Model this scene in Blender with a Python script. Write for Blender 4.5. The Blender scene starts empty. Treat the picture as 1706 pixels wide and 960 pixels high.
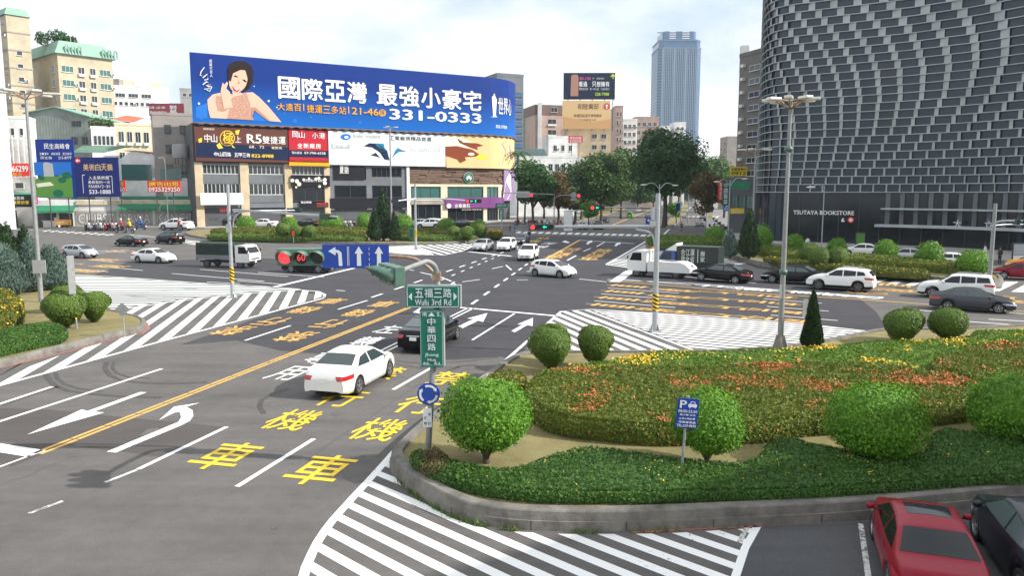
import bpy, bmesh, math, random
from mathutils import Vector, Matrix
from mathutils.bvhtree import BVHTree
from mathutils.geometry import tessellate_polygon
R = math.radians
rnd = random.Random(7)
scene = bpy.context.scene
COL = scene.collection
# ------------------------------------------------------------------ camera, sky, sun, exposure
CAM_H, FPX = 7.2, 1280.0
PITCH = math.atan(160 / FPX)
cam = bpy.data.cameras.new('camera')
cam.sensor_width = 36.0
cam.lens = 36.0 * FPX / 1706.0
cam.clip_start, cam.clip_end = 0.1, 6000
cam_o = bpy.data.objects.new('camera', cam)
COL.objects.link(cam_o)
cam_o.location = (0, 0, CAM_H)
cam_o.rotation_euler = (R(90) - PITCH, 0, 0)
scene.camera = cam_o
SUN_EL, SUN_AZ = 34.0, 101.0          # azimuth clockwise from +Y: the sun stands to the right, a little behind
sd = Vector((math.sin(R(SUN_AZ)) * math.cos(R(SUN_EL)), math.cos(R(SUN_AZ)) * math.cos(R(SUN_EL)), math.sin(R(SUN_EL))))
sun = bpy.data.lights.new('sun', 'SUN')
sun.energy = 5.0
sun.angle = R(0.5)
sun.color = (1.0, 0.955, 0.88)
sun_o = bpy.data.objects.new('sun', sun)
COL.objects.link(sun_o)
sun_o.rotation_euler = sd.to_track_quat('Z', 'Y').to_euler()
sun_o.location = (60, -20, 80)
w = bpy.data.worlds.new('World')
scene.world = w
w.use_nodes = True
nt = w.node_tree
nt.nodes.clear()
def N(t, **k):
 n = nt.nodes.new(t)
 for a, b in k.items():
  setattr(n, a, b)
 return n
out = N('ShaderNodeOutputWorld')
bg = N('ShaderNodeBackground')
bg.inputs[1].default_value = 0.078
sky = N('ShaderNodeTexSky', sky_type='NISHITA')
sky.sun_disc = False
sky.sun_elevation = R(SUN_EL)
sky.sun_rotation = R(SUN_AZ)
sky.air_density = 1.0
sky.dust_density = 2.2
tc = N('ShaderNodeTexCoord')
mp = N('ShaderNodeMapping')
mp.inputs['Scale'].default_value = (1.0, 1.0, 2.6)
mp.inputs['Location'].default_value = (0.35, 0.1, 0.0)
nz = N('ShaderNodeTexNoise')
nz.inputs['Scale'].default_value = 2.3
nz.inputs['Detail'].default_value = 7
nz.inputs['Roughness'].default_value = 0.55
rp = N('ShaderNodeValToRGB')
rp.color_ramp.elements[0].position = 0.36
rp.color_ramp.elements[1].position = 0.60
mx = N('ShaderNodeMix', data_type='RGBA')
mx.inputs[7].default_value = (13.0, 13.1, 13.2, 1)      # thin bright cloud
mb_ = N('ShaderNodeMix', data_type='RGBA')             # thin veil over all of it
mb_.inputs[0].default_value = 0.62
mb_.inputs[7].default_value = (8.2, 9.9, 11.4, 1)
nt.links.new(tc.outputs['Generated'], mp.inputs[0])
nt.links.new(mp.outputs[0], nz.inputs['Vector'])
nt.links.new(nz.outputs[0], rp.inputs[0])
nt.links.new(sky.outputs[0], mb_.inputs[6])
nt.links.new(mb_.outputs[2], mx.inputs[6])
nt.links.new(rp.outputs[0], mx.inputs[0])
nt.links.new(mx.outputs[2], bg.inputs[0])
nt.links.new(bg.outputs[0], out.inputs[0])
scene.view_settings.view_transform = 'Standard'
scene.view_settings.look = 'None'
scene.view_settings.gamma = 1.0
scene.view_settings.use_curve_mapping = False
scene.view_settings.exposure = 0.45
scene.cycles.max_bounces = 6
scene.cycles.diffuse_bounces = 3
scene.cycles.glossy_bounces = 3
scene.cycles.transmission_bounces = 3
scene.cycles.transparent_max_bounces = 6
scene.cycles.volume_bounces = 0
scene.cycles.use_denoising = True
# ------------------------------------------------------------------ measuring from the photograph (1706 x 960)
_cp, _sp = math.cos(PITCH), math.sin(PITCH)
def ray(px, py):
 u, v = (px - 853) / FPX, (480 - py) / FPX
 return Vector((u, _cp + v * _sp, -_sp + v * _cp))
def G(px, py, z=0.0):
 d = ray(px, py)
 return Vector((0, 0, CAM_H)) + d * ((z - CAM_H) / d.z)
def AT(px, py, Y):
 d = ray(px, py)
 return Vector((0, 0, CAM_H)) + d * (Y / d.y)
# ------------------------------------------------------------------ materials
MATS = {}
def mat(name, col, rough=0.6, metal=0.0, var=0.0, scale=3.0, emit=0.0, coat=0.0, spec=0.5, bump=0.0, col2=None, island=False, trans=0.0, dirt=None):
 if name in MATS:
  return MATS[name]
 m = bpy.data.materials.new(name)
 m.use_nodes = True
 t = m.node_tree
 b = t.nodes['Principled BSDF']
 c = (*col, 1)
 b.inputs['Base Color'].default_value = c
 b.inputs['Roughness'].default_value = rough
 b.inputs['Metallic'].default_value = metal
 b.inputs['Specular IOR Level'].default_value = spec
 b.inputs['Coat Weight'].default_value = coat
 b.inputs['Coat Roughness'].default_value = 0.06
 if emit:
  b.inputs['Emission Color'].default_value = c
  b.inputs['Emission Strength'].default_value = emit
 if var or col2 or island:
  lo = tuple(x * (1 - var) for x in col)
  hi = col2 if col2 else tuple(min(1, x * (1 + var)) for x in col)
  mixn = t.nodes.new('ShaderNodeMix')
  mixn.data_type = 'RGBA'
  mixn.inputs[6].default_value = (*lo, 1)
  mixn.inputs[7].default_value = (*hi, 1)
  geo = t.nodes.new('ShaderNodeNewGeometry')
  no = t.nodes.new('ShaderNodeTexNoise')
  no.inputs['Scale'].default_value = scale
  no.inputs['Detail'].default_value = 6
  no.inputs['Roughness'].default_value = 0.65
  t.links.new(geo.outputs['Position'], no.inputs['Vector'])
  if island:
   ad = t.nodes.new('ShaderNodeMath')
   ad.operation = 'MULTIPLY_ADD'
   ad.inputs[1].default_value = 0.55
   t.links.new(geo.outputs['Random Per Island'], ad.inputs[0])
   sb = t.nodes.new('ShaderNodeMapRange')
   sb.inputs[1].default_value, sb.inputs[2].default_value = 0.32, 0.68
   sb.inputs[3].default_value, sb.inputs[4].default_value = 0.0, 0.45
   t.links.new(no.outputs[0], sb.inputs[0])
   t.links.new(sb.outputs[0], ad.inputs[2])
   t.links.new(ad.outputs[0], mixn.inputs[0])
  else:
   mr = t.nodes.new('ShaderNodeMapRange')
   mr.inputs[1].default_value, mr.inputs[2].default_value = 0.33, 0.67
   t.links.new(no.outputs[0], mr.inputs[0])
   t.links.new(mr.outputs[0], mixn.inputs[0])
  t.links.new(mixn.outputs[2], b.inputs['Base Color'])
  if bump:
   bp = t.nodes.new('ShaderNodeBump')
   bp.inputs['Strength'].default_value = bump
   bp.inputs['Distance'].default_value = 0.02
   no2 = t.nodes.new('ShaderNodeTexNoise')
   no2.inputs['Scale'].default_value = scale * 12
   no2.inputs['Detail'].default_value = 3
   t.links.new(geo.outputs['Position'], no2.inputs['Vector'])
   t.links.new(no2.outputs[0], bp.inputs['Height'])
   t.links.new(bp.outputs[0], b.inputs['Normal'])
  if trans:
   tr = t.nodes.new('ShaderNodeBsdfTranslucent')
   ms = t.nodes.new('ShaderNodeMixShader')
   ms.inputs[0].default_value = trans
   hs = t.nodes.new('ShaderNodeHueSaturation')
   hs.inputs['Value'].default_value = 1.3
   hs.inputs['Saturation'].default_value = 1.1
   t.links.new(mixn.outputs[2], hs.inputs['Color'])
   t.links.new(hs.outputs[0], tr.inputs[0])
   t.links.new(b.outputs[0], ms.inputs[1])
   t.links.new(tr.outputs[0], ms.inputs[2])
   t.links.new(ms.outputs[0], t.nodes['Material Output'].inputs[0])
 MATS[name] = m
 return m
def leaf(name, c1, c2, scale=1.5):
 return mat(name, c1, rough=0.55, col2=c2, island=True, trans=0.14, scale=scale, spec=0.3)
def asphalt(name, c1, c2, speck=0.26, fine=60.0):
 """two scales of wear plus fine aggregate"""
 m = bpy.data.materials.new(name)
 m.use_nodes = True
 t = m.node_tree
 b = t.nodes['Principled BSDF']
 b.inputs['Roughness'].default_value = 0.85
 b.inputs['Specular IOR Level'].default_value = 0.25
 geo = t.nodes.new('ShaderNodeNewGeometry')
 def noise(sc, det, vec=None):
  n = t.nodes.new('ShaderNodeTexNoise')
  n.inputs['Scale'].default_value = sc
  n.inputs['Detail'].default_value = det
  t.links.new(vec if vec else geo.outputs['Position'], n.inputs['Vector'])
  return n.outputs[0]
 rot = t.nodes.new('ShaderNodeMapping')
 rot.inputs['Rotation'].default_value = (0, 0, R(-76))
 rot.inputs['Scale'].default_value = (0.10, 1.0, 1.0)
 t.links.new(geo.outputs['Position'], rot.inputs[0])
 big = noise(0.35, 5)
 streak = noise(1.3, 4, rot.outputs[0])
 fin = noise(fine, 2)
 def rng(s, a, c, d, e):
  r = t.nodes.new('ShaderNodeMapRange')
  for i, x in enumerate((a, c, d, e)):
   r.inputs[i + 1].default_value = x
  t.links.new(s, r.inputs[0])
  return r.outputs[0]
 def math_(op, a, c):
  n = t.nodes.new('ShaderNodeMath')
  n.operation = op
  for i, x in enumerate((a, c)):
   if isinstance(x, float):
    n.inputs[i].default_value = x
   else:
    t.links.new(x, n.inputs[i])
  return n.outputs[0]
 med = noise(2.6, 8)
 f = math_('ADD', math_('MULTIPLY', rng(big, .3, .7, 0, 1), .4), math_('ADD', math_('MULTIPLY', rng(streak, .3, .7, 0, 1), .4), math_('MULTIPLY', rng(med, .34, .66, 0, 1), .2)))
 mx = t.nodes.new('ShaderNodeMix')
 mx.data_type = 'RGBA'
 mx.inputs[6].default_value = (*c1, 1)
 mx.inputs[7].default_value = (*c2, 1)
 t.links.new(f, mx.inputs[0])
 mul = t.nodes.new('ShaderNodeMix')
 mul.data_type = 'RGBA'
 mul.blend_type = 'MULTIPLY'
 mul.inputs[0].default_value = 1.0
 g = rng(fin, .25, .75, 1 - speck, 1 + speck)
 comb = t.nodes.new('ShaderNodeCombineColor')
 for i in range(3):
  t.links.new(g, comb.inputs[i])
 t.links.new(mx.outputs[2], mul.inputs[6])
 t.links.new(comb.outputs[0], mul.inputs[7])
 t.links.new(mul.outputs[2], b.inputs['Base Color'])
 bp = t.nodes.new('ShaderNodeBump')
 bp.inputs['Strength'].default_value = 0.25
 bp.inputs['Distance'].default_value = 0.01
 t.links.new(fin, bp.inputs['Height'])
 t.links.new(bp.outputs[0], b.inputs['Normal'])
 MATS[name] = m
 return m
def worn_paint(name, col, under, wear=0.42):
 """road paint with patches worn through to the asphalt"""
 m = bpy.data.materials.new(name)
 m.use_nodes = True
 t = m.node_tree
 b = t.nodes['Principled BSDF']
 b.inputs['Roughness'].default_value = 0.7
 geo = t.nodes.new('ShaderNodeNewGeometry')
 n1 = t.nodes.new('ShaderNodeTexNoise')
 n1.inputs['Scale'].default_value = 9
 n1.inputs['Detail'].default_value = 9
 n1.inputs['Roughness'].default_value = 0.75
 n2 = t.nodes.new('ShaderNodeTexNoise')
 n2.inputs['Scale'].default_value = 0.45
 n2.inputs['Detail'].default_value = 3
 ad = t.nodes.new('ShaderNodeMath')
 ad.operation = 'MULTIPLY_ADD'
 ad.inputs[1].default_value = 0.35
 r = t.nodes.new('ShaderNodeMapRange')
 r.inputs[1].default_value, r.inputs[2].default_value = wear, wear + 0.10
 mx = t.nodes.new('ShaderNodeMix')
 mx.data_type = 'RGBA'
 mx.inputs[6].default_value = (*under, 1)
 mx.inputs[7].default_value = (*col, 1)
 for n in (n1, n2):
  t.links.new(geo.outputs['Position'], n.inputs['Vector'])
 t.links.new(n2.outputs[0], ad.inputs[0])
 t.links.new(n1.outputs[0], ad.inputs[2])
 t.links.new(ad.outputs[0], r.inputs[0])
 t.links.new(r.outputs[0], mx.inputs[0])
 t.links.new(mx.outputs[2], b.inputs['Base Color'])
 MATS[name] = m
 return m
# ------------------------------------------------------------------ mesh builder
class MB:
 def __init__(s):
  s.v, s.f, s.m, s.sm = [], [], [], []
 def add(s, vs, fs, mi=0, smooth=False):
  o = len(s.v)
  s.v.extend([tuple(x) for x in vs])
  for f in fs:
   s.f.append(tuple(i + o for i in f))
   s.m.append(mi)
   s.sm.append(smooth)
  return s
 def box(s, c, d, mi=0, rz=0.0, M=None):
  x, y, z = (k / 2 for k in d)
  vs = [Vector((a * x, b * y, e * z)) for a in (-1, 1) for b in (-1, 1) for e in (-1, 1)]
  if M is not None:
   vs = [M @ q for q in vs]
  elif rz:
   rm = Matrix.Rotation(rz, 3, 'Z')
   vs = [rm @ q for q in vs]
  vs = [q + Vector(c) for q in vs]
  return s.add(vs, [(0, 1, 3, 2), (4, 6, 7, 5), (0, 4, 5, 1), (2, 3, 7, 6), (0, 2, 6, 4), (1, 5, 7, 3)], mi)
 def span(s, a, b, mi=0):
  return s.box([(p + q) / 2 for p, q in zip(a, b)], [abs(p - q) for p, q in zip(a, b)], mi)
 def quad(s, a, b, c, d, mi=0):
  return s.add([a, b, c, d], [(0, 1, 2, 3)], mi)
 def poly(s, pts, mi=0):
  """flat polygon, may be concave"""
  pts = [Vector(p) for p in pts]
  tri = tessellate_polygon([pts])
  up = []
  for t in tri:
   n = (pts[t[1]] - pts[t[0]]).cross(pts[t[2]] - pts[t[0]])
   up.append(t if n.z >= 0 else (t[0], t[2], t[1]))
  return s.add(pts, up, mi)
 def prism(s, pts, z0, z1, mi=0, mtop=None):
  """vertical prism over an xy polygon"""
  n = len(pts)
  area = sum(pts[i][0] * pts[(i + 1) % n][1] - pts[(i + 1) % n][0] * pts[i][1] for i in range(n))
  if area < 0:
   pts = pts[::-1]
  lo = [(p[0], p[1], z0) for p in pts]
  hi = [(p[0], p[1], z1) for p in pts]
  s.add(lo + hi, [(i, (i + 1) % n, n + (i + 1) % n, n + i) for i in range(n)], mi)
  s.poly(hi, mi if mtop is None else mtop)
  return s
 def extrude(s, prof, axis_o, ux, uz, un, depth, mi=0):
  """profile (a,b) in the plane ux,uz at axis_o, given depth along un"""
  o, ux, uz, un = Vector(axis_o), Vector(ux), Vector(uz), Vector(un)
  A = [o + ux * a + uz * b for a, b in prof]
  B = [p + un * depth for p in A]
  n = len(A)
  s.add(A + B, [(i, (i + 1) % n, n + (i + 1) % n, n + i) for i in range(n)], mi)
  q = [Vector((a, b, 0)) for a, b in prof]
  tri = tessellate_polygon([q])
  s.add(A, [t for t in tri], mi)
  s.add(B, [tuple(reversed(t)) for t in tri], mi)
  return s
 def tube(s, path, rad, n=8, mi=0, cap=True):
  path = [Vector(p) for p in path]
  if not hasattr(rad, '__len__'):
   rad = [rad] * len(path)
  rings = []
  up = None
  for i, p in enumerate(path):
   d = (path[min(i + 1, len(path) - 1)] - path[max(i - 1, 0)]).normalized()
   if up is None:
    up = Vector((0, 0, 1)) if abs(d.z) < 0.9 else Vector((1, 0, 0))
   x = d.cross(up)
   if x.length < 1e-4:
    x = d.orthogonal()
   x.normalize()
   y = x.cross(d).normalized()
   up = y
   rings.append([p + (x * math.cos(2 * math.pi * k / n) + y * math.sin(2 * math.pi * k / n)) * rad[i] for k in range(n)])
  vs = [q for r in rings for q in r]
  fs = []
  for i in range(len(rings) - 1):
   for k in range(n):
    a, b = i * n + k, i * n + (k + 1) % n
    fs.append((a, b, b + n, a + n))
  s.add(vs, fs, mi, True)
  if cap:
   s.add(rings[0], [tuple(range(n))], mi)
   s.add(rings[-1], [tuple(reversed(range(n)))], mi)
  return s
 def lathe(s, prof, n=16, mi=0, M=None, smooth=True):
  """profile (r,z) about z, transformed by M"""
  vs = []
  for r, z in prof:
   for k in range(n):
    a = 2 * math.pi * k / n
    q = Vector((r * math.cos(a), r * math.sin(a), z))
    vs.append(M @ q if M is not None else q)
  fs = []
  for i in range(len(prof) - 1):
   for k in range(n):
    a, b = i * n + k, i * n + (k + 1) % n
    fs.append((a, b, b + n, a + n))
  return s.add(vs, fs, mi, smooth)
 def cyl(s, a, b, r, n=12, mi=0):
  return s.tube([a, b], r, n, mi)
 def ball(s, c, r, mi=0, nu=12, nv=8):
  r = r if hasattr(r, '__len__') else (r, r, r)
  c = Vector(c)
  vs = []
  for j in range(nv + 1):
   t = math.pi * j / nv
   for k in range(nu):
    a = 2 * math.pi * k / nu
    vs.append(c + Vector((r[0] * math.sin(t) * math.cos(a), r[1] * math.sin(t) * math.sin(a), -r[2] * math.cos(t))))
  fs = []
  for j in range(nv):
   for k in range(nu):
    a, b = j * nu + k, j * nu + (k + 1) % nu
    fs.append((a, b, b + nu, a + nu))
  return s.add(vs, fs, mi, True)
 def build(s, name, mats, parent=None, loc=None, bevel=0.0):
  me = bpy.data.meshes.new(name)
  me.from_pydata(s.v, [], s.f)
  for m in (mats if isinstance(mats, (list, tuple)) else [mats]):
   me.materials.append(m)
  me.polygons.foreach_set('material_index', s.m)
  me.polygons.foreach_set('use_smooth', s.sm)
  me.update()
  return link(name, me, parent, loc, bevel)
def link(name, me, parent=None, loc=None, bevel=0.0):
 o = bpy.data.objects.new(name, me)
 COL.objects.link(o)
 if parent is not None:
  o.parent = parent
 if loc is not None:
  o.location = loc
 if bevel:
  b = o.modifiers.new('bevel', 'BEVEL')
  b.width = bevel
  b.segments = 2
  b.limit_method = 'ANGLE'
 return o
def tag(o, label=None, cat=None, group=None, kind=None):
 if label:
  o['label'] = label
 if cat:
  o['category'] = cat
 if group:
  o['group'] = group
 if kind:
  o['kind'] = kind
 return o
def thing(name, label, cat, loc=(0, 0, 0), rz=0.0, group=None):
 o = bpy.data.objects.new(name, None)
 o.empty_display_size = 0.3
 COL.objects.link(o)
 o.location = loc
 o.rotation_euler = (0, 0, rz)
 return tag(o, label, cat, group)
def struct(mb, name, mats):
 return tag(mb.build(name, mats), kind='structure')
def copy_tree(o, loc=None, rz=None, label=None, scale=None, parent=None, group=None):
 c = o.copy()
 COL.objects.link(c)
 if parent is not None:
  c.parent = parent
 else:
  if loc is not None:
   c.location = loc
  if rz is not None:
   c.rotation_euler = (0, 0, rz)
  if scale is not None:
   c.scale = scale if hasattr(scale, '__len__') else (scale,) * 3
  if label:
   c['label'] = label
  if group:
   c['group'] = group
 for ch in list(o.children):
  copy_tree(ch, parent=c)
 return c
# ------------------------------------------------------------------ lettering (Blender's own font)
_gc = {}
def glyphs(text, bold=0.0):
 k = (text, bold)
 if k not in _gc:
  c = bpy.data.curves.new('lettering', 'FONT')
  c.body = text
  c.resolution_u = 2
  c.offset = bold
  o = bpy.data.objects.new('lettering', c)
  COL.objects.link(o)
  dg = bpy.context.evaluated_depsgraph_get()
  me = bpy.data.meshes.new_from_object(o.evaluated_get(dg))
  _gc[k] = ([(v.co.x, v.co.y) for v in me.vertices], [tuple(p.vertices) for p in me.polygons])
  bpy.data.objects.remove(o)
  bpy.data.curves.remove(c)
  bpy.data.meshes.remove(me)
 return _gc[k]
def text(mb, s, fn, u0, v0, u1, v1, mi=0, bold=0.0):
 """fit the string s into the box u0..u1, v0..v1 and map it through fn(u, v)"""
 vs, fs = glyphs(s, bold if bold <= .008 else 0.0)
 if not vs:
  return
 xa, xb = min(p[0] for p in vs), max(p[0] for p in vs)
 ya, yb = min(p[1] for p in vs), max(p[1] for p in vs)
 if s in '一-':
  ya, yb = ya - 0.35, yb + 0.35
 sx, sy = (u1 - u0) / max(xb - xa, 1e-4), (v1 - v0) / max(yb - ya, 1e-4)
 if bold > .008:                      # heavier strokes: the same glyph again, shifted and a hair prouder
  d = (u1 - u0) / max(xb - xa, 1e-4) * bold * .8
  dv = sy * bold * .5
  for i, (a, c) in enumerate(((-d, 0), (d, 0), (0, dv), (0, -dv))):
   mb.add([fn(u0 + (p[0] - xa) * sx + a, v0 + (p[1] - ya) * sy + c, .003 * (i + 1)) for p in vs], fs, mi)
 mb.add([fn(u0 + (p[0] - xa) * sx, v0 + (p[1] - ya) * sy, 0) for p in vs], fs, mi)
def texts(mb, s, fn, u0, v0, u1, v1, mi=0, bold=0.0, vertical=False, gap=0.12):
 """one box per character, evenly spaced"""
 n = len(s)
 for i, ch in enumerate(s):
  if ch == ' ':
   continue
  if vertical:
   h = (v1 - v0) / n
   text(mb, ch, fn, u0, v1 - (i + 1) * h + h * gap / 2, u1, v1 - i * h - h * gap / 2, mi, bold)
  else:
   wd = (u1 - u0) / n
   text(mb, ch, fn, u0 + i * wd + wd * gap / 2, v0, u0 + (i + 1) * wd - wd * gap / 2, v1, mi, bold)
def plane_fn(o, ux, uz, n, eps=0.01):
 o, ux, uz, n = Vector(o), Vector(ux), Vector(uz), Vector(n)
 return lambda u, v, e=0.0: o + ux * u + uz * v + n * (eps + e)
# ------------------------------------------------------------------ setting: ground, roads, kerbs, markings
asphalt('asphalt_old', (0.080, 0.076, 0.074), (0.148, 0.139, 0.133))
asphalt('asphalt_new', (0.036, 0.036, 0.042), (0.066, 0.065, 0.072), speck=0.25)
asphalt('asphalt_patch', (0.070, 0.062, 0.060), (0.095, 0.086, 0.083))
asphalt('asphalt_park', (0.060, 0.062, 0.066), (0.095, 0.095, 0.10))
mat('concrete', (0.30, 0.29, 0.27), rough=0.9, var=0.25, scale=1.4, bump=0.3)
mat('kerb_stone', (0.095, 0.088, 0.078), rough=0.95, col2=(0.23, 0.215, 0.19), scale=1.6, bump=0.5)
mat('paving', (0.36, 0.35, 0.33), rough=0.85, var=0.15, scale=0.6)
mat('city_ground', (0.20, 0.195, 0.19), rough=0.9, var=0.2, scale=0.3)
mat('dry_lawn', (0.155, 0.135, 0.055), rough=1.0, col2=(0.235, 0.20, 0.085), scale=1.1, bump=0.6)
worn_paint('paint_white', (0.80, 0.80, 0.79), (0.13, 0.13, 0.13), 0.445)
worn_paint('paint_grey', (0.62, 0.62, 0.60), (0.14, 0.13, 0.13), 0.60)
worn_paint('paint_yellow', (0.78, 0.52, 0.02), (0.12, 0.11, 0.10), 0.475)
worn_paint('paint_orange', (0.66, 0.38, 0.085), (0.09, 0.085, 0.08), 0.49)
worn_paint('paint_red', (0.42, 0.13, 0.11), (0.20, 0.19, 0.17), 0.52)
mat('tyre_mark', (0.058, 0.054, 0.053), rough=0.8, var=0.3, scale=3.0)
g = MB()
g.quad((-900, -150, 0), (900, -150, 0), (900, 1800, 0), (-900, 1800, 0))
struct(g, 'ground', MATS['city_ground'])
def px_poly(mb, pts, z, mi=0):
 mb.poly([G(x, y).xy.to_3d() + Vector((0, 0, z)) for x, y in pts], mi)
rd = MB()
rd.poly([(-140, -20, .004), (26, -20, .004), (90, 30, .004), (90, 80, .004), (40, 118, .004), (34, 150, .004),
  (4, 186, .004), (-10, 178, .004), (-62, 155, .004), (-140, 168, .004)])
px_poly(rd, [(948, 385), (985, 366), (1030, 350), (1085, 335), (1120, 327), (1150, 327), (1158, 334), (1166, 348), (1180, 372), (1184, 386)], .006)
struct(rd, 'road', MATS['asphalt_old'])
ra = MB()
px_poly(ra, [(395, 568), (470, 585), (560, 592), (652, 583), (745, 600), (835, 595), (860, 600), (925, 525), (985, 516), (1190, 528), (1340, 540),
   (1484, 557), (1460, 520), (1425, 492), (1437, 470), (1440, 461), (1250, 440), (1072, 414), (1072, 398), (940, 393), (838, 393), (785, 405),
   (700, 415), (620, 440), (430, 430), (215, 436), (155, 459), (385, 475), (540, 492), (300, 575)], .008)
struct(ra, 'road_new_asphalt', MATS['asphalt_new'])
rp_ = MB()
px_poly(rp_, [(-60, 679), (80, 683), (200, 695), (372, 712), (270, 762), (115, 742), (-60, 733)], .008)
px_poly(rp_, [(20, 778), (140, 730), (60, 727), (-40, 760)], .006)
struct(rp_, 'road_patch', MATS['asphalt_patch'])
pk = MB()
px_poly(pk, [(1262, 879), (1430, 872), (1760, 838), (2300, 900), (2300, 1200), (1190, 1200), (1222, 960)], .008)
struct(pk, 'car_park', MATS['asphalt_park'])
# pavements in front of the buildings (a real step)
pv = MB()
pv.prism([(-150, 168), (-62, 155), (-10, 178), (4, 186), (4, 400), (-150, 400)], 0, .13)
pv.prism([G(1183, 394).xy, G(1262, 404).xy, G(1400, 416).xy, G(1560, 428).xy, G(1760, 440).xy, (110, 90), (110, 160), (60, 190), (50, 175)], 0, .13)
struct(pv, 'pavement', MATS['paving'])
# ---- painted markings
W0 = .012
worn_paint('paint_pale', (0.72, 0.75, 0.72), (0.15, 0.155, 0.15), 0.40)
paint = {k: MB() for k in ('pale', 'white', 'grey', 'yellow', 'orange', 'red')}
def strip(mb, pts, wd, z=W0):
 """a painted line along ground points"""
 pts = [Vector((p[0], p[1], 0)) for p in pts]
 L, Rr = [], []
 for i, p in enumerate(pts):
  d = (pts[min(i + 1, len(pts) - 1)] - pts[max(i - 1, 0)]).normalized()
  n = Vector((-d.y, d.x, 0)) * wd / 2
  L.append(p + n + Vector((0, 0, z)))
  Rr.append(p - n + Vector((0, 0, z)))
 k = len(pts)
 mb.add(L + Rr, [(k + i, k + i + 1, i + 1, i) for i in range(k - 1)])
def line(col, a, b, wd, z=W0):
 strip(paint[col], [G(*a), G(*b)], wd, z)
def path(col, pts, wd, z=W0):
 strip(paint[col], [G(*p) for p in pts], wd, z)
def dashes(col, a, b, on, off, wd, z=W0):
 A, B = G(*a), G(*b)
 L = (B - A).length
 u = (B - A) / L
 t = 0
 while t < L:
  strip(paint[col], [A + u * t, A + u * min(t + on, L)], wd, z)
  t += on + off
def clip(poly, n, c):
 """keep the side n.p <= c"""
 o = []
 for i in range(len(poly)):
  a, b = poly[i], poly[(i + 1) % len(poly)]
  da, db = n.dot(a) - c, n.dot(b) - c
  if da <= 0:
   o.append(a)
  if da * db < 0:
   o.append(a + (b - a) * (da / (da - db)))
 return o
def hatch(col, pts, a, b, pitch, wd, z=W0 - .003, off=0.0):
 P = [G(*p).xy for p in pts]
 d = (G(*b).xy - G(*a).xy).normalized()
 n = Vector((-d.y, d.x))
 c0 = n.dot(G(*a).xy) + off
 lo = min(n.dot(p) for p in P)
 hi = max(n.dot(p) for p in P)
 k = math.ceil((lo - c0) / pitch) - 1
 while c0 + k * pitch < hi:
  c = c0 + k * pitch
  q = clip(clip(P, n, c + wd / 2), -n, -(c - wd / 2))
  if len(q) >= 3:
   paint[col].poly([(p.x, p.y, z) for p in q])
  k += 1
def char(col, ch, at, ang, wd, ln, z=W0 + .003, bold=.006):
 """a road character: ang is the reading direction's up vector, degrees from +X"""
 c = G(*at)
 up = Vector((math.cos(R(ang)), math.sin(R(ang)), 0))
 rt = Vector((up.y, -up.x, 0))
 text(paint[col], ch, lambda u, v, e=0: c + rt * u + up * v + Vector((0, 0, z + e)), -wd / 2, -ln / 2, wd / 2, ln / 2, 0, bold)
# near road
for a, b, wd in (((-40, 716), (270, 615), .16), ((-40, 687), (87, 645), .18), ((408, 568), (484, 543), .15), ((563, 516), (612, 501), .15),
    ((230, 783), (378, 712), .15), ((395, 812), (523, 732), .15), ((655, 650), (735, 604), .15), ((787, 567), (857, 523), .13),
    ((-30, 790), (50, 760), .09), ((770, 513), (930, 527), .32), ((694, 509), (770, 513), .32),
    ((632, 586), (781, 513), .12), ((638, 589), (789, 514), .12), ((-20, 744), (62, 757), .55)):
 line('white', a, b, wd)
line('grey', (45, 858), (105, 836), .12)
line('grey', (175, 805), (228, 784), .12)
path('white', [(-40, 656), (0, 643), (270, 569), (540, 497)], .20)
path('white', [(690, 727), (660, 750), (640, 773), (613, 803), (590, 828), (573, 847), (556, 866), (543, 883), (530, 903), (520, 923), (510, 946), (503, 972), (499, 1010)], .2)
path('white', [(735, 690), (830, 612), (935, 519)], .16)
for o in (-.11, .11):
 A, B = G(62, 757), G(694, 508)
 n = (B - A).normalized().cross(Vector((0, 0, 1))) * o
 u = (B - A)
 k = 22
 for i in range(k):
  strip(paint['orange'], [A + n + u * (i / k), A + n + u * ((i + .965) / k)], .13)
# direction arrows
Q = lambda x, y: (x / 3.967, 600 + y / 3.967)
for pts in ([(705, 610), (1180, 412), (1198, 380), (1188, 345), (1150, 352), (1052, 400), (1150, 312), (1322, 285), (1232, 312), (1272, 335), (1278, 372), (1255, 405), (1205, 432), (765, 616)],
   [(180, 496), (540, 330), (580, 340), (925, 215), (970, 216), (620, 345), (690, 350)]):
 px_poly(paint['white'], [Q(*p) for p in pts], W0)
Q5 = lambda x, y: (400 + x / 3.967, 420 + y / 3.967)
for pts in ([(1450, 490), (1545, 443), (1500, 442), (1635, 405), (1605, 465), (1575, 455), (1470, 505)],):
 px_poly(paint['white'], [Q5(*p) for p in pts], W0)
px_poly(paint['white'], [(852, 552), (871, 541), (862, 541), (888, 530), (887, 544), (879, 542), (858, 554)], W0)
px_poly(paint['white'], [(688, 521), (702, 512), (697, 521), (712, 516), (704, 524)], W0)
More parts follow.
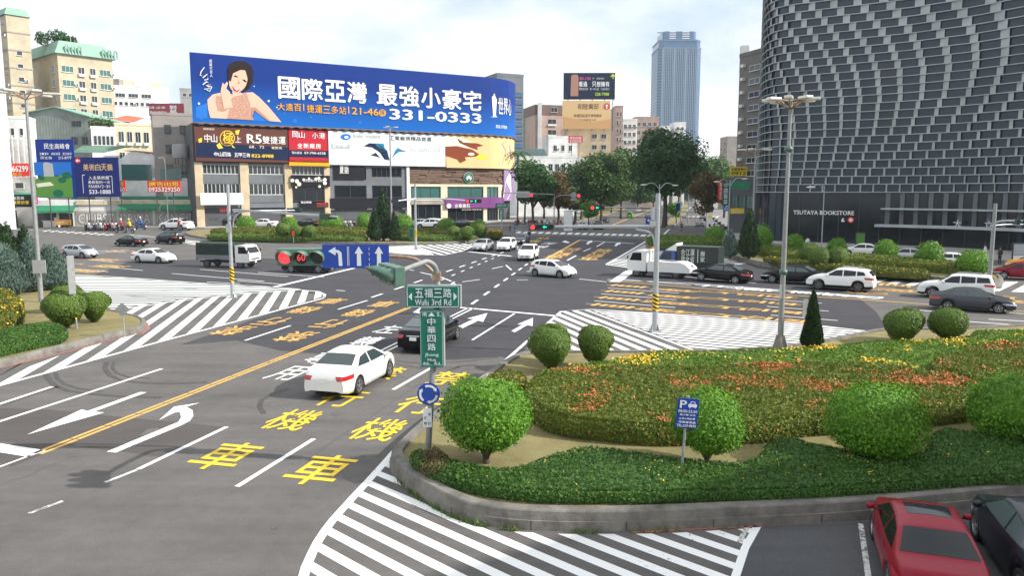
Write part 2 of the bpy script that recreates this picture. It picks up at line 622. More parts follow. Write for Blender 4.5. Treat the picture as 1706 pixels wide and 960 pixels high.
# yellow and orange lane characters
for ch, p in zip('車機行禁', [(535, 783), (632, 716), (698, 675), (748, 631)]):
 char('yellow', ch, p, 76, 1.42, 2.15)
for ch, p in zip('車機行禁', [(377, 760), (489, 700), (570, 664), (640, 622)]):
 char('yellow', ch, p, 76, 1.42, 2.15)
for ch, p in zip('禁行機車', [(388, 551), (453, 536), (507, 517), (553, 502)]):
 char('orange', ch, p, 256, 1.5, 2.7)
for ch, p in zip('禁行機車', [(493, 561), (549, 540), (597, 522), (639, 507)]):
 char('orange', ch, p, 256, 1.5, 2.7)
for ch, p in zip('用專轉左', [(482, 622), (538, 597), (611, 569), (649, 549)]):
 char('white', ch, p, 76, 1.15, 2.3, bold=.0)
# crossing road, right hand side
for i, row in enumerate([[(1045, 477), (1038, 487), (1029, 498), (1018, 510)], [(1124, 484), (1121, 494.5), (1114, 505), (1107, 518)],
      [(1202, 488), (1202, 499), (1202, 512), (1202, 526)], [(1283, 494), (1288, 505), (1294, 519), (1300, 533)]]):
 for p in row:
  char('orange', '車機行禁'[i], p, -33, 1.15, 3.6)
Q7 = lambda x, y: (980 + x / 3.967, 400 + y / 3.967)
for a, b in (((130, 318), (600, 352)), ((85, 357), (585, 397)), ((40, 403), (575, 448)), ((1160, 390), (1545, 420)), ((1180, 440), (1590, 472)), ((1205, 498), (1650, 534)),
   ((240, 262), (680, 300)), ((610, 240), (1110, 288))):
 line('white', Q7(*a), Q7(*b), .13)
path('white', [(1012, 466), (1150, 472.5), (1280, 482), (1410, 492.5), (1470, 497)], .18)
path('orange', [(1012, 468.5), (1030, 469), (1280, 490), (1410, 498), (1557, 508), (1706, 519.5), (1800, 527)], .2)
path('white', [(1024, 470), (1047, 454), (1052, 451)], .9)
for ch, p in zip('左轉專用', [(1196, 477.5), (1262, 483), (1356, 489), (1425, 494.5)]):
 char('white', ch, p, 147, 1.5, 3.6)
Q8 = lambda x, y: (1280 + x / 3.967, 400 + y / 3.967)
for a, b in (((1285, 595), (1760, 628)), ((1310, 540), (1760, 572)), ((1455, 525), (1800, 545)), ((1560, 590), (1800, 606)), ((1000, 465), (1090, 472)), ((1590, 482), (1800, 496))):
 line('white', Q8(*a), Q8(*b), .16)
for ch, p in zip('車機行禁', [(830, 300), (860, 335), (1480, 375), (1580, 405)]):
 char('orange', ch, Q8(*p), -33, 1.6, 3.0)
for p in ((700, 280), (700, 325), (640, 350)):
 char('orange', '行', Q8(*p), 147, 1.5, 3.0)
# crossing road, left hand side
for a, b in (((150, 433), (190, 437)), ((155, 423), (215, 417)), ((165, 444), (238, 451)), ((286, 456), (440, 469)), ((333, 449), (480, 461)), ((345, 470), (400, 473)),
   ((395, 468), (470, 474)), ((430, 454), (540, 462)), ((110, 447), (180, 453)), ((160, 418), (210, 421)), ((300, 400), (340, 404))):
 line('white', a, b, .15)
path('white', [(455, 479), (594, 446), (608, 441)], .45)
for p, c in zip([(176, 433), (108, 440), (181, 444), (143, 452), (200, 418)], '禁行機車行'):
 char('orange', c, p, 156, 2.0, 4.2)
for i in range(9):
 line('white', (72 + 13 * i, 386 + .8 * i), (84 + 13 * i, 383.6 + .8 * i), .5)
path('white', [(215, 391), (300, 399)], .3)
path('white', [(0, 381), (72, 384), (190, 392)], .25)
# far road
path('orange', [(906, 434), (966, 400)], .34)
path('orange', [(1005, 381), (1100, 343)], .4)
for ps in ([(924, 428), (935, 424), (945, 419.5), (955, 415.5)], [(982, 431), (991, 426), (999, 421.5), (1006, 417.5)]):
 for c, p in zip('車機行禁', ps):
  char('orange', c, p, 79, 2.1, 4.6)
for ps in ([(890, 402), (905, 397)],):
 for c, p in zip('禁行', ps):
  char('yellow', c, p, 259, 2.0, 4.2)
for ps in ([(915, 406), (902, 411)],):
 for c, p in zip('左轉', ps):
  char('white', c, p, 259, 2.0, 4.5)
for a, b, wd in (((966, 400.5), (1056, 406), .4), ((945, 434), (960, 426), .2), ((972, 419), (984, 414), .2), ((994, 411), (1008, 403), .2), ((780, 419.5), (852, 427), .5)):
 line('white', a, b, wd)
for x, y in ((980, 404), (1027, 407)):
 px_poly(paint['white'], [(x - 4, y + 3), (x, y), (x - 3, y), (x + 6, y - 3.5), (x + 7, y + .5), (x + 4, y), (x, y + 3.2)], W0)
px_poly(paint['white'], [(936, 403), (944, 400.5), (943, 402), (950, 404), (946, 405), (940, 404)], W0)
for i in range(19):
 x = 862 + i * 12.2
 y = 387 + .32 * i
 line('white', (x, y + 1.3), (x + 4.5, y - 1.3), .8)
for i in range(6):
 line('white', (1102 + i * 9, 393.5 + .55 * i), (1106 + i * 9, 392.5 + .55 * i), .8)
for i in range(7):
 line('white', (1145 + i * 8, 362), (1149 + i * 8, 360.5), .8)
path('white', [(1106, 391), (1151, 345)], .3)
dashes('white', (619, 496), (865, 411), 2.0, 2.4, .2)
dashes('white', (786, 507), (884, 436), 2.0, 2.4, .2)
dashes('white', (735, 467), (835, 425), 1.2, 2.2, .16)
for a, b in (((700, 454), (722, 459)), ((735, 462), (752, 469)), ((752, 474), (757, 470)), ((753, 477), (758, 473)), ((770, 470), (800, 466)), ((820, 448), (838, 444)), ((843, 442), (852, 450)),
   ((861, 467), (880, 466.5)), ((878, 452), (888, 454)), ((560, 484), (575, 485)), ((660, 447), (690, 451)), ((965, 465), (1010, 470))):
 line('white', a, b, .16)
# hatched areas
hatch('white', [(655, 757), (640, 775), (613, 805), (573, 849), (543, 885), (520, 925), (505, 960), (480, 1060), (1180, 1060), (1222, 960), (1258, 881),
    (1130, 889), (1050, 891), (939, 891), (852, 887), (789, 878), (747, 862), (706, 839), (672, 812)], (620, 808), (747, 862), .56, .25)
path('white', [(1262, 878), (1241, 915), (1226, 960), (1200, 1060)], .16)
hatch('white', [(-30, 640), (113, 588), (240, 553), (248, 541), (209, 525), (175, 519), (300, 500), (430, 487), (500, 483), (533, 487), (541, 493), (520, 500), (270, 568), (0, 642)],
 (212, 587), (325, 503), .98, .45)
path('white', [(175, 520), (300, 501), (430, 488), (500, 483.5), (530, 486), (541, 491), (540, 495)], .2)
hatch('pale', [(112, 459), (200, 463), (348, 474), (430, 478), (500, 483), (430, 486), (300, 499), (175, 518), (118, 470)], (150, 490), (400, 491), 1.0, .5)
path('white', [(100, 457), (200, 462), (348, 473), (430, 477), (500, 482)], .18)
hatch('white', [(975, 517), (1190, 597), (1013, 596), (870, 600), (925, 527), (935, 519)], (975, 517), (1190, 597), .72, .36)
path('white', [(935, 518), (975, 516.5), (1190, 597)], .18)
path('white', [(935, 518), (985, 516), (1190, 528), (1340, 540), (1483, 557)], .18)
hatch('white', [(985, 517), (1190, 529), (1340, 541), (1480, 557), (1370, 581), (1195, 596)], (1000, 520), (1470, 556), .66, .34)
hatch('white', [(1010, 441), (1072, 408), (1108, 412), (1180, 424), (1245, 440), (1190, 444), (1110, 452), (1050, 447)], (1030, 441), (1110, 452), 1.0, .4)
path('white', [(1010, 441), (1075, 403)], .25)
path('white', [(1010, 441), (1060, 448)], .25)
hatch('white', [(1445, 463), (1640, 481), (1680, 480), (1690, 478), (1640, 487), (1437, 469)], (1460, 470), (1472, 466), 1.3, .6)
hatch('white', [(1672, 470), (1760, 470), (1760, 490), (1640, 484), (1668, 481)], (1660, 482), (1690, 468), 1.5, .8)
hatch('white', [(692, 409), (786, 406), (790, 409), (768, 419), (735, 425), (722, 424)], (700, 409), (750, 423), 1.25, .6)
path('white', [(694, 409), (722, 425), (738, 425.5), (770, 419), (790, 409)], .22)
hatch('pale', [(620, 412), (690, 409), (720, 425), (690, 425), (635, 420)], (630, 414), (700, 417), .9, .6)
hatch('white', [(300, 399), (345, 404), (340, 411), (298, 403)], (300, 401), (340, 407), 1.2, .5)
# bays of the car park, red line along the kerb
for a, b in (((1434, 874), (1447, 965)), ((1245, 879), (1232, 905)), ((1447, 965), (1462, 1060))):
 line('grey', a, b, .11)
path('red', [(0, 614), (113, 586.5), (202, 563), (237, 556), (248, 548), (243, 537)], .14)
path('red', [(1050, 889), (1180, 881), (1270, 878)], .1)
for k, m_ in (('pale', 'paint_pale'), ('white', 'paint_white'), ('grey', 'paint_grey'), ('yellow', 'paint_yellow'), ('orange', 'paint_orange'), ('red', 'paint_red')):
 struct(paint[k], 'road_marking', MATS[m_])
tm = MB()
for pts, wd in (([(76, 622), (80, 632), (92, 643), (115, 652), (150, 657), (200, 661), (270, 663)], .22), ([(92, 622), (96, 632), (108, 641), (130, 648), (170, 653)], .16),
    ([(178, 603), (175, 614), (182, 625), (198, 633), (228, 638), (280, 640), (345, 638)], .2), ([(190, 603), (187, 614), (196, 623), (214, 629), (250, 631)], .14),
    ([(440, 690), (432, 678), (436, 667), (452, 657), (480, 648)], .18), ([(748, 618), (770, 610), (790, 609), (800, 612)], .25), ([(0, 676), (60, 655), (95, 645)], .3),
    ([(640, 600), (700, 606), (760, 604), (830, 596)], .12), ([(650, 606), (705, 614), (765, 612)], .1)):
 strip(tm, [G(*p) for p in pts], wd, .0095)
struct(tm, 'tyre_mark', MATS['tyre_mark'])
ck = MB()
r_ = random.Random(17)
for (x0, y0), (x1, y1), k in (((520, 760), (700, 640), 12), ((0, 810), (130, 760), 8), ((640, 590), (760, 640), 8), ((1290, 960), (1380, 885), 8)):
 A, B = G(x0, y0), G(x1, y1)
 n_ = Vector((-(B - A).y, (B - A).x, 0)).normalized()
 pts = [A + (B - A) * (i / k) + n_ * r_.gauss(0, .03) for i in range(k + 1)]
 strip(ck, pts, .012, .0105)
struct(ck, 'road_crack', MATS['tyre_mark'])
mat('oil_stain', (0.075, 0.069, 0.066), rough=0.7, col2=(0.125, 0.115, 0.108), scale=6)
st_ = MB()
for x, y, s_ in ((590, 720, .28), (250, 720, .3), (560, 690, .2), (690, 640, .3), (480, 760, .16)):
 c = G(x, y)
 n_ = 14
 st_.poly([(c.x + s_ * math.cos(a) * q * .7, c.y + s_ * math.sin(a) * q * 1.5, .0102) for a, q in [(2 * math.pi * i / n_, r_.uniform(.6, 1.1)) for i in range(n_)]])
struct(st_, 'road_stain', MATS['oil_stain'])
# ---- planted islands: kerb ring and lawn
def inset(P, d):
 n = len(P)
 ar = sum(P[i].x * P[(i + 1) % n].y - P[(i + 1) % n].x * P[i].y for i in range(n))
 s = 1 if ar > 0 else -1
 o = []
 for i in range(n):
  e1 = (P[i] - P[i - 1]).normalized()
  e2 = (P[(i + 1) % n] - P[i]).normalized()
  n1, n2 = Vector((-e1.y, e1.x)) * s, Vector((-e2.y, e2.x)) * s
  b = (n1 + n2)
  if b.length < 1e-4:
   b = n1
  b.normalize()
  o.append(P[i] + b * (d / max(.45, b.dot(n1))))
 return o
def smooth(P, k=2):
 for _ in range(k):
  q = []
  n = len(P)
  for i in range(n):
   a, b = P[i], P[(i + 1) % n]
   q += [a * .75 + b * .25, a * .25 + b * .75]
  P = q
 return P
def island(pts, ztop, wd, zl, kmat='kerb_stone', step=None, sm=2):
 P = smooth([G(*p).xy for p in pts], sm)
 kb = MB()
 rings = [(P, 0), (inset(P, .01), ztop * .48), (inset(P, .035), ztop * .50), (inset(P, .06), ztop - .03), (inset(P, .09), ztop), (inset(P, wd), ztop), (inset(P, wd + .02), zl - .1)]
 n = len(P)
 vs = [(p.x, p.y, z) for r, z in rings for p in r]
 fs = [(k * n + i, k * n + (i + 1) % n, (k + 1) * n + (i + 1) % n, (k + 1) * n + i) for k in range(len(rings) - 1) for i in range(n)]
 kb.add(vs, fs)
 struct(kb, 'kerb', MATS[kmat])
 lw = MB()
 lw.poly([(p.x, p.y, zl) for p in inset(P, wd - .02)])
 struct(lw, 'lawn', MATS['dry_lawn'])
 return P
isA = island([(654, 768), (646, 782), (669, 810), (706, 836), (747, 859), (789, 874), (852, 883), (939, 887), (1050, 887), (1270, 877), (1427, 870), (1706, 840), (1950, 812), (2100, 700),
   (1900, 540), (1706, 553), (1540, 561), (1482, 557), (1406, 572), (1371, 580), (1290, 592), (1180, 599), (980, 599), (885, 600), (850, 606), (760, 675), (695, 727)], .44, .34, .36)
jt = MB()
Pj = inset(isA, -.004)
acc = 0
for i in range(len(Pj)):
 a, c = Pj[i], Pj[(i + 1) % len(Pj)]
 acc += (c - a).length
 if acc > 1.9 and a.y < 30:
  acc = 0
  e = (c - a).normalized() * .012
  jt.add([(a.x - e.x, a.y - e.y, .01), (a.x + e.x, a.y + e.y, .01), (a.x + e.x, a.y + e.y, .21), (a.x - e.x, a.y - e.y, .21)], [(0, 1, 2, 3)])
struct(jt, 'kerb_joint', MATS['tyre_mark'])
isB = island([(-30, 622), (113, 584), (202, 561), (237, 554), (247, 546), (241, 536), (209, 528), (175, 520), (120, 470), (98, 457), (0, 440), (-250, 440), (-300, 690)], .30, .25, .26)
isC = island([(300, 391), (350, 401), (480, 405), (600, 408), (700, 408), (785, 405), (838, 396), (844, 390), (800, 384), (600, 382), (420, 382), (330, 384)], .3, .4, .26)
isD = island([(1070, 414), (1100, 417), (1200, 428), (1250, 440), (1280, 447), (1350, 454), (1441, 461), (1527, 467), (1638, 479), (1664, 480), (1675, 472), (1660, 462), (1600, 447), (1500, 437),
   (1400, 427), (1300, 415), (1200, 403), (1130, 397), (1085, 394)], .45, .35, .38)
isE = island([(1103, 386), (1124, 378), (1144, 355), (1149, 340), (1141, 340), (1120, 356)], .25, .4, .22)
isF = island([(955, 368), (985, 367), (1020, 356), (1062, 342), (1050, 340), (1000, 352), (960, 363)], .25, .4, .22)
# ------------------------------------------------------------------ plants
mat('bark', (0.085, 0.065, 0.045), rough=0.95, var=0.35, scale=8)
leaf('leaf_bright', (0.055, 0.160, 0.010), (0.150, 0.320, 0.022))
leaf('leaf_topiary', (0.055, 0.110, 0.016), (0.150, 0.230, 0.036))
leaf('leaf_dark', (0.026, 0.078, 0.012), (0.085, 0.180, 0.030), 3.0)
leaf('leaf_ixora', (0.058, 0.100, 0.013), (0.185, 0.215, 0.028), 2.5)
leaf('leaf_bed', (0.055, 0.130, 0.014), (0.140, 0.230, 0.026))
leaf('leaf_gold', (0.065, 0.100, 0.014), (0.165, 0.170, 0.024))
leaf('leaf_conifer', (0.012, 0.034, 0.012), (0.036, 0.070, 0.022))
leaf('leaf_juniper', (0.060, 0.105, 0.085), (0.120, 0.175, 0.145))
leaf('leaf_tree', (0.028, 0.075, 0.014), (0.080, 0.150, 0.028))
leaf('leaf_tree_deep', (0.015, 0.060, 0.011), (0.046, 0.128, 0.022))
leaf('leaf_rust', (0.050, 0.055, 0.016), (0.180, 0.110, 0.035))
leaf('leaf_dry', (0.100, 0.075, 0.030), (0.200, 0.140, 0.070))
mat('petal_orange', (0.42, 0.085, 0.018), rough=0.6, island=True, col2=(0.62, 0.20, 0.05))
mat('petal_yellow', (0.75, 0.42, 0.015), rough=0.6, island=True, col2=(0.85, 0.60, 0.05))
def rdir(r):
 while True:
  v = Vector((r.uniform(-1, 1), r.uniform(-1, 1), r.uniform(-1, 1)))
  if .05 < v.length < 1:
   return v.normalized()
def put_leaf(mb, p, n, size, r, mi=0, asp=.55):
 """one folded leaf: two triangles about a midrib"""
 t = n.cross(rdir(r))
 if t.length < .01:
  t = n.orthogonal()
 t.normalize()
 b = n.cross(t)
 L = size * r.uniform(.5, 1.5)
 h = L * asp * .5
 o = len(mb.v)
 mb.v += [tuple(p - t * L * .5), tuple(p + b * h + n * h * .25), tuple(p + t * L * .5), tuple(p - b * h + n * h * .25)]
 mb.f += [(o, o + 1, o + 2), (o, o + 2, o + 3)]
 mb.m += [mi, mi]
 mb.sm += [False, False]
def ground_z(base, x, y):
 return base
def crown_mesh(r, radius_fn, count, size, core=.86, rough=.06, zsquash=1.0, out_bias=1.6):
 """leaves spread over a shell whose radius is radius_fn(direction), with a leafy core under them"""
 mb = MB()
 lump = [(rdir(r), r.uniform(-.11, .10)) for _ in range(34)]
 def rad(d):
  k = 1.0
  for l, a in lump:
   q = d.dot(l)
   if q > .86:
    k += a * (q - .86) / .14
  return radius_fn(d) * k
 # core
 nu, nv = 18, 12
 vs = []
 for j in range(nv + 1):
  t = math.pi * j / nv
  for k in range(nu):
   a = 2 * math.pi * k / nu
   d = Vector((math.sin(t) * math.cos(a), math.sin(t) * math.sin(a), -math.cos(t)))
   vs.append(d * rad(d) * core)
 fs = [(j * nu + k, j * nu + (k + 1) % nu, (j + 1) * nu + (k + 1) % nu, (j + 1) * nu + k) for j in range(nv) for k in range(nu)]
 mb.add(vs, fs, 0, False)
 for _ in range(count):
  d = rdir(r)
  R0 = rad(d)
  p = d * R0 * (1 - abs(r.gauss(0, rough)) + r.random() ** 6 * rough * 1.6)
  n = (d * out_bias + rdir(r)).normalized()
  put_leaf(mb, p, n, size, r)
 return mb
def dome_fn(rx, rz_up, rz_dn):
 """broad dome: rounded above, flatter below"""
 def f(d):
  rz = rz_up if d.z > 0 else rz_dn
  h = math.sqrt(d.x * d.x + d.y * d.y)
  p = 2.15 if d.z > 0 else 1.7
  return 1.0 / ((h / rx) ** p + (abs(d.z) / rz) ** p) ** (1 / p)
 return f
def stem_mb(r, h, spread, n=7, rad=.09):
 mb = MB()
 mb.tube([(0, 0, -.1), (.02, .01, h * .4), (.0, .03, h)], [rad * 1.4, rad, rad * .6], 8)
 for i in range(n):
  a = 2 * math.pi * (i + r.random() * .6) / n
  s = spread * r.uniform(.6, 1.0)
  mb.tube([(0, 0, h * .12), (math.cos(a) * s * .5, math.sin(a) * s * .5, h * .6), (math.cos(a) * s, math.sin(a) * s, h * 1.15)], [rad * .55, rad * .4, rad * .22], 6)
 return mb
_shrub_cache = {}
def shrub_px(x0, x1, ytop, ybase, z, label, kind, stem=.35, group=None, lf='leaf_bright', count=4200, size=.085, cx=None):
 p = G((x0 + x1) / 2, ybase, z)
 wd = (AT(x1, (ytop + ybase) / 2, p.y).x - AT(x0, (ytop + ybase) / 2, p.y).x) * .97
 return shrub((x0 + x1) / 2 if cx is None else cx, ybase, z, label, kind, wd, ZA(ytop, p.y + wd * .1) - z, stem, group, lf, count, size)
def ZA(py, Y):
 v = (480 - py) / FPX
 return CAM_H + Y * (-_sp + v * _cp) / (_cp + v * _sp)
def shrub(px, py, z, label, kind, wd, ht, stem=.35, group=None, lf='leaf_bright', count=4200, size=.085, name='round_shrub'):
 """wd: crown width; ht: whole height; the crown starts at stem"""
 loc = G(px, py, z)
 t = thing(name, label, 'shrub', loc, rnd.uniform(0, 6.28), group)
 key = (kind, lf, count, size, round(wd / ht, 2))
 ch = ht - stem
 if key not in _shrub_cache:
  r = random.Random(len(_shrub_cache) + 11)
  if kind == 'dome':
   mb = crown_mesh(r, dome_fn(wd / 2, ch * .60, ch * .46), count, size, core=.82, rough=.085)
   zc = stem + ch * .42
  elif kind == 'drop':       # clipped, wide at two thirds, narrowing to the ground
   def f(d):
    h = math.sqrt(d.x * d.x + d.y * d.y)
    rz = ch * .39 if d.z > 0 else ch * .61
    p = 2.4 if d.z > 0 else 1.3
    return 1.0 / ((h / (wd / 2)) ** p + (abs(d.z) / rz) ** p) ** (1 / p)
   mb = crown_mesh(r, f, count, size, core=.93, rough=.025, out_bias=2.2)
   zc = stem + ch * .61
  else:                       # ball
   mb = crown_mesh(r, dome_fn(wd / 2, ch / 2, ch / 2), count, size, core=.92, rough=.03, out_bias=2)
   zc = stem + ch * .5
  for v in range(len(mb.v)):
   x, y, zz = mb.v[v]
   mb.v[v] = (x, y, zz + zc)
  me = mb.build('crown', MATS[lf], t).data
  st = stem_mb(r, max(stem, .15) + ch * .3, wd * .33, rad=.05 + .012 * wd).build('trunk', MATS['bark'], t).data
  _shrub_cache[key] = (me, st, ht)
 else:
  me, st, h0 = _shrub_cache[key]
  k = ht / h0
  for nme, m_ in (('crown', me), ('trunk', st)):
   o = link(nme, m_, t)
   o.scale = (k, k, k)
 return t
def conifer(px, py, z, label, wd, ht, lf='leaf_conifer', count=2600, size=.16, group=None, kind='cone', base=.05):
 t = thing('conifer', label, 'tree', G(px, py, z), rnd.uniform(0, 6), group)
 r = random.Random(int(px * 7 + py))
 mb = MB()
 sp = [(r.uniform(0, 6.28), r.uniform(.25, .9), r.uniform(.75, 1.25)) for _ in range(14)]
 def rad(zn, a):
  if kind == 'cone':
   k = (1 - zn) ** .75 * min(1, .45 + zn * 4.0)
  else:                       # spreading juniper, several plumes
   k = (1 - zn) ** .55 * min(1, .55 + zn * 3.0)
  for a0, z0, s in sp:
   dd = math.cos(a - a0) - .6
   if dd > 0:
    k *= 1 + (s - 1) * dd * 1.2 * max(0, 1 - abs(zn - z0) * 2.5)
  return k * wd / 2
 nu, nv = 12, 10
 vs = [Vector((math.cos(2 * math.pi * k / nu) * rad(j / nv, 2 * math.pi * k / nu) * .8, math.sin(2 * math.pi * k / nu) * rad(j / nv, 2 * math.pi * k / nu) * .8,
    ht * (base + (1 - base) * j / nv * .96))) for j in range(nv + 1) for k in range(nu)]
 mb.add(vs, [(j * nu + k, j * nu + (k + 1) % nu, (j + 1) * nu + (k + 1) % nu, (j + 1) * nu + k) for j in range(nv) for k in range(nu)])
 for _ in range(count):
  zn = 1 - math.sqrt(r.random())
  a = r.uniform(0, 6.283)
  q = rad(zn, a) * (1 - abs(r.gauss(0, .10)) + .08 * r.random())
  p = Vector((math.cos(a) * q, math.sin(a) * q, ht * (base + (1 - base) * zn)))
  n = (Vector((math.cos(a), math.sin(a), .1)) * 1.2 + rdir(r)).normalized()
  tdir = (Vector((math.cos(a) * .5, math.sin(a) * .5, 1)) + rdir(r) * .5).normalized()
  L = size * r.uniform(.7, 1.5)
  b = tdir.cross(n).normalized() * L * .22
  o = len(mb.v)
  mb.v += [tuple(p - tdir * L * .4), tuple(p + b), tuple(p + tdir * L * .6), tuple(p - b)]
  mb.f += [(o, o + 1, o + 2), (o, o + 2, o + 3)]
  mb.m += [0, 0]
  mb.sm += [False, False]
 mb.build('crown', MATS[lf], t)
 tr = MB()
 tr.tube([(0, 0, -.15), (0, 0, ht * .35)], [wd * .06 + .03, wd * .03], 8)
 tr.build('trunk', MATS['bark'], t)
 return t
def inside(p, P):
 c = False
 n = len(P)
 j = n - 1
 for i in range(n):
  if (P[i].y > p[1]) != (P[j].y > p[1]) and p[0] < (P[j].x - P[i].x) * (p[1] - P[i].y) / (P[j].y - P[i].y) + P[i].x:
   c = not c
  j = i
 return c
def edge_dist(p, P):
 m = 1e9
 q = Vector(p)
 n = len(P)
 for i in range(n):
  a, b = P[i], P[(i + 1) % n]
  ab = b - a
  t = max(0, min(1, (q - a).dot(ab) / max(ab.length_squared, 1e-9)))
  m = min(m, (a + ab * t - q).length)
 return m
from mathutils import noise as mnoise
def hedge(name, label, pts, z0, h, lf, density, size, flowers=None, group=None, rnd_edge=.35, lump=.10, side_density=None, sm=1, raw=None, cat='hedge', seed=1, max_leaves=60000):
 """clipped hedge over an outline: leafy core and leaves over its top and sides; pts are pixels at its base"""
 P = raw if raw else [G(*p[:2], z0).xy for p in pts]
 P = smooth(P, sm)
 cx = sum(p.x for p in P) / len(P)
 cy = sum(p.y for p in P) / len(P)
 C = Vector((cx, cy, z0))
 P = [p - C.xy for p in P]
 r = random.Random(seed)
 t = thing(name, label, cat, C, 0, group)
 def top(x, y, d=None):
  d = edge_dist((x, y), P) if d is None else d
  k = min(1, d / rnd_edge)
  e = math.sqrt(max(0, 1 - (1 - k) ** 2))
  nn = mnoise.noise(Vector((x * .9 + seed * 3.1, y * .9, 1.7))) + .5 * mnoise.noise(Vector((x * 2.3, y * 2.3 + seed, 4.2)))
  n3 = mnoise.noise(Vector((x * 7.5, y * 7.5, 2.2 + seed))) if size < .12 else 0
  return h * (.76 + .24 * e) + lump * nn * (.4 + .6 * k) + .055 * n3 - (.9 * max(0, mnoise.noise(Vector((x * 1.7, y * 1.7, 9.1 + seed))) - .36) if h > .7 else 0)
 mb = MB()
 core = smooth(P, 0)
 ins = inset(core, min(.08, rnd_edge * .3))
 mb.prism([(p.x, p.y) for p in ins], -.05, h * .64)
 ins2 = inset(core, rnd_edge * .75)
 mb.prism([(p.x, p.y) for p in ins2], h * .6, h * .80)
 x0, x1 = min(p.x for p in P), max(p.x for p in P)
 y0, y1 = min(p.y for p in P), max(p.y for p in P)
 per = sum((P[i] - P[i - 1]).length for i in range(len(P)))
 n_top = min(max_leaves, int((x1 - x0) * (y1 - y0) * density))
 fl = MB()
 for _ in range(n_top):
  x, y = r.uniform(x0, x1), r.uniform(y0, y1)
  if not inside((x, y), P):
   continue
  z = top(x, y) - abs(r.gauss(0, .05))
  nn = mnoise.noise(Vector((x * .55 + 9 * seed, y * .55, 8.8))) + .6 * mnoise.noise(Vector((x * 2.1, y * 2.1, 3.1 * seed)))
  isf = flowers and r.random() < flowers[1] * 1.7 * max(0, nn + flowers[2] - .02)
  p = Vector((x, y, z))
  if isf:
   for _k in range(flowers[4]):
    put_leaf(fl, p + rdir(r) * size * .5 + Vector((0, 0, size * .35)), (Vector((0, 0, 1)) + rdir(r) * .8).normalized(), flowers[3], r, 0, .8)
  else:
   put_leaf(mb, p, (Vector((0, 0, .75)) + rdir(r)).normalized(), size, r)
 sdn = side_density or density
 n_s = min(max_leaves, int(per * h * sdn))
 cum = []
 L = 0
 for i in range(len(P)):
  L += (P[(i + 1) % len(P)] - P[i]).length
  cum.append(L)
 ar = sum(P[i].x * P[(i + 1) % len(P)].y - P[(i + 1) % len(P)].x * P[i].y for i in range(len(P)))
 sg = 1 if ar > 0 else -1
 import bisect
 for _ in range(n_s):
  q = r.uniform(0, L)
  i = bisect.bisect_left(cum, q)
  a, b = P[i], P[(i + 1) % len(P)]
  k = 1 - (cum[i] - q) / max((b - a).length, 1e-6)
  p = a + (b - a) * k
  e = (b - a).normalized()
  n = Vector((e.y, -e.x, 0)) * sg
  z = r.uniform(0.0, h * .80)
  bulge = .10 * math.sin(math.pi * z / h) - .04 + .06 * mnoise.noise(Vector((p.x * 1.3, p.y * 1.3, z * 2)))
  pp = Vector((p.x, p.y, z)) + n * (bulge - abs(r.gauss(0, .03)))
  if flowers and len(flowers) > 5 and r.random() < flowers[5]:
   put_leaf(fl, pp + n * .04, (n + rdir(r) * .7).normalized(), flowers[3], r, 0, .8)
  else:
   put_leaf(mb, pp, (n * 1.2 + Vector((0, 0, .4)) + rdir(r)).normalized(), size, r)
 mb.build('foliage', MATS[lf], t)
 if flowers and fl.v:
  fl.build('blossom', MATS[flowers[0]], t)
 return t
# ---- foreground island
hedge('hedge', 'low dark green hedge along the curved grey kerb in the foreground',
 [(686, 785), (690, 768), (712, 770), (747, 786), (807, 799), (862, 801), (903, 783), (942, 770), (995, 763), (1061, 775), (1122, 782), (1182, 790), (1255, 790), (1280, 754), (1322, 747), (1345, 756),
 (1394, 766), (1427, 774), (1514, 777), (1547, 766), (1551, 742), (1572, 730), (1607, 735), (1664, 746), (1720, 752), (1850, 762), (1880, 795), (1706, 812), (1607, 817), (1480, 828), (1350, 836), (1147, 841), (1050, 842), (901, 841),
 (826, 834), (744, 814), (706, 796)], .36, .38, 'leaf_dark', 1150, .068, ('petal_yellow', .02, .1, .035, 2), rnd_edge=.22, lump=.07, sm=1, seed=3, side_density=900)
hedge('hedge', 'broad clipped hedge with orange red blossoms in the middle of the foreground island',
 [(872, 690), (885, 706), (920, 727), (1021, 740), (1096, 746), (1245, 742), (1293, 737), (1356, 728), (1450, 722), (1540, 714), (1630, 703), (1640, 690), (1625, 668), (1560, 650), (1480, 638), (1400, 634), (1300, 634),
 (1200, 638), (1100, 642), (1000, 640), (915, 645), (880, 662)], .36, .74, 'leaf_ixora', 540, .085, ('petal_orange', .24, .02, .058, 3, .012), rnd_edge=.38, lump=.15, sm=1, seed=5, side_density=520)
hedge('flower_bed', 'low green bed sprinkled with yellow flowers behind the orange blossomed hedge',
 [(900, 640), (940, 626), (1000, 617), (1053, 608), (1090, 598), (1156, 600), (1282, 596), (1333, 592), (1410, 587), (1444, 581), (1507, 580), (1570, 578), (1618, 572), (1622, 562), (1706, 562), (1900, 560),
 (1900, 575), (1706, 581), (1608, 600), (1550, 614), (1545, 634), (1480, 631), (1400, 627), (1300, 627), (1200, 631), (1100, 635), (1000, 633), (915, 643)], .36, .42, 'leaf_bed', 300, .10,
 ('petal_yellow', .30, .05, .08, 2, .04), rnd_edge=.3, lump=.06, sm=1, seed=8, side_density=300, cat='flower bed')
hedge('hedge', 'second orange blossomed hedge at the right edge behind the shaded round shrub',
 [(1548, 636), (1560, 618), (1612, 604), (1706, 588), (1900, 580), (1950, 640), (1800, 690), (1706, 682), (1645, 668), (1590, 650)], .36, .70, 'leaf_ixora', 400, .09, ('petal_orange', .22, -.05, .075, 3, .01),
 rnd_edge=.5, lump=.12, seed=9)
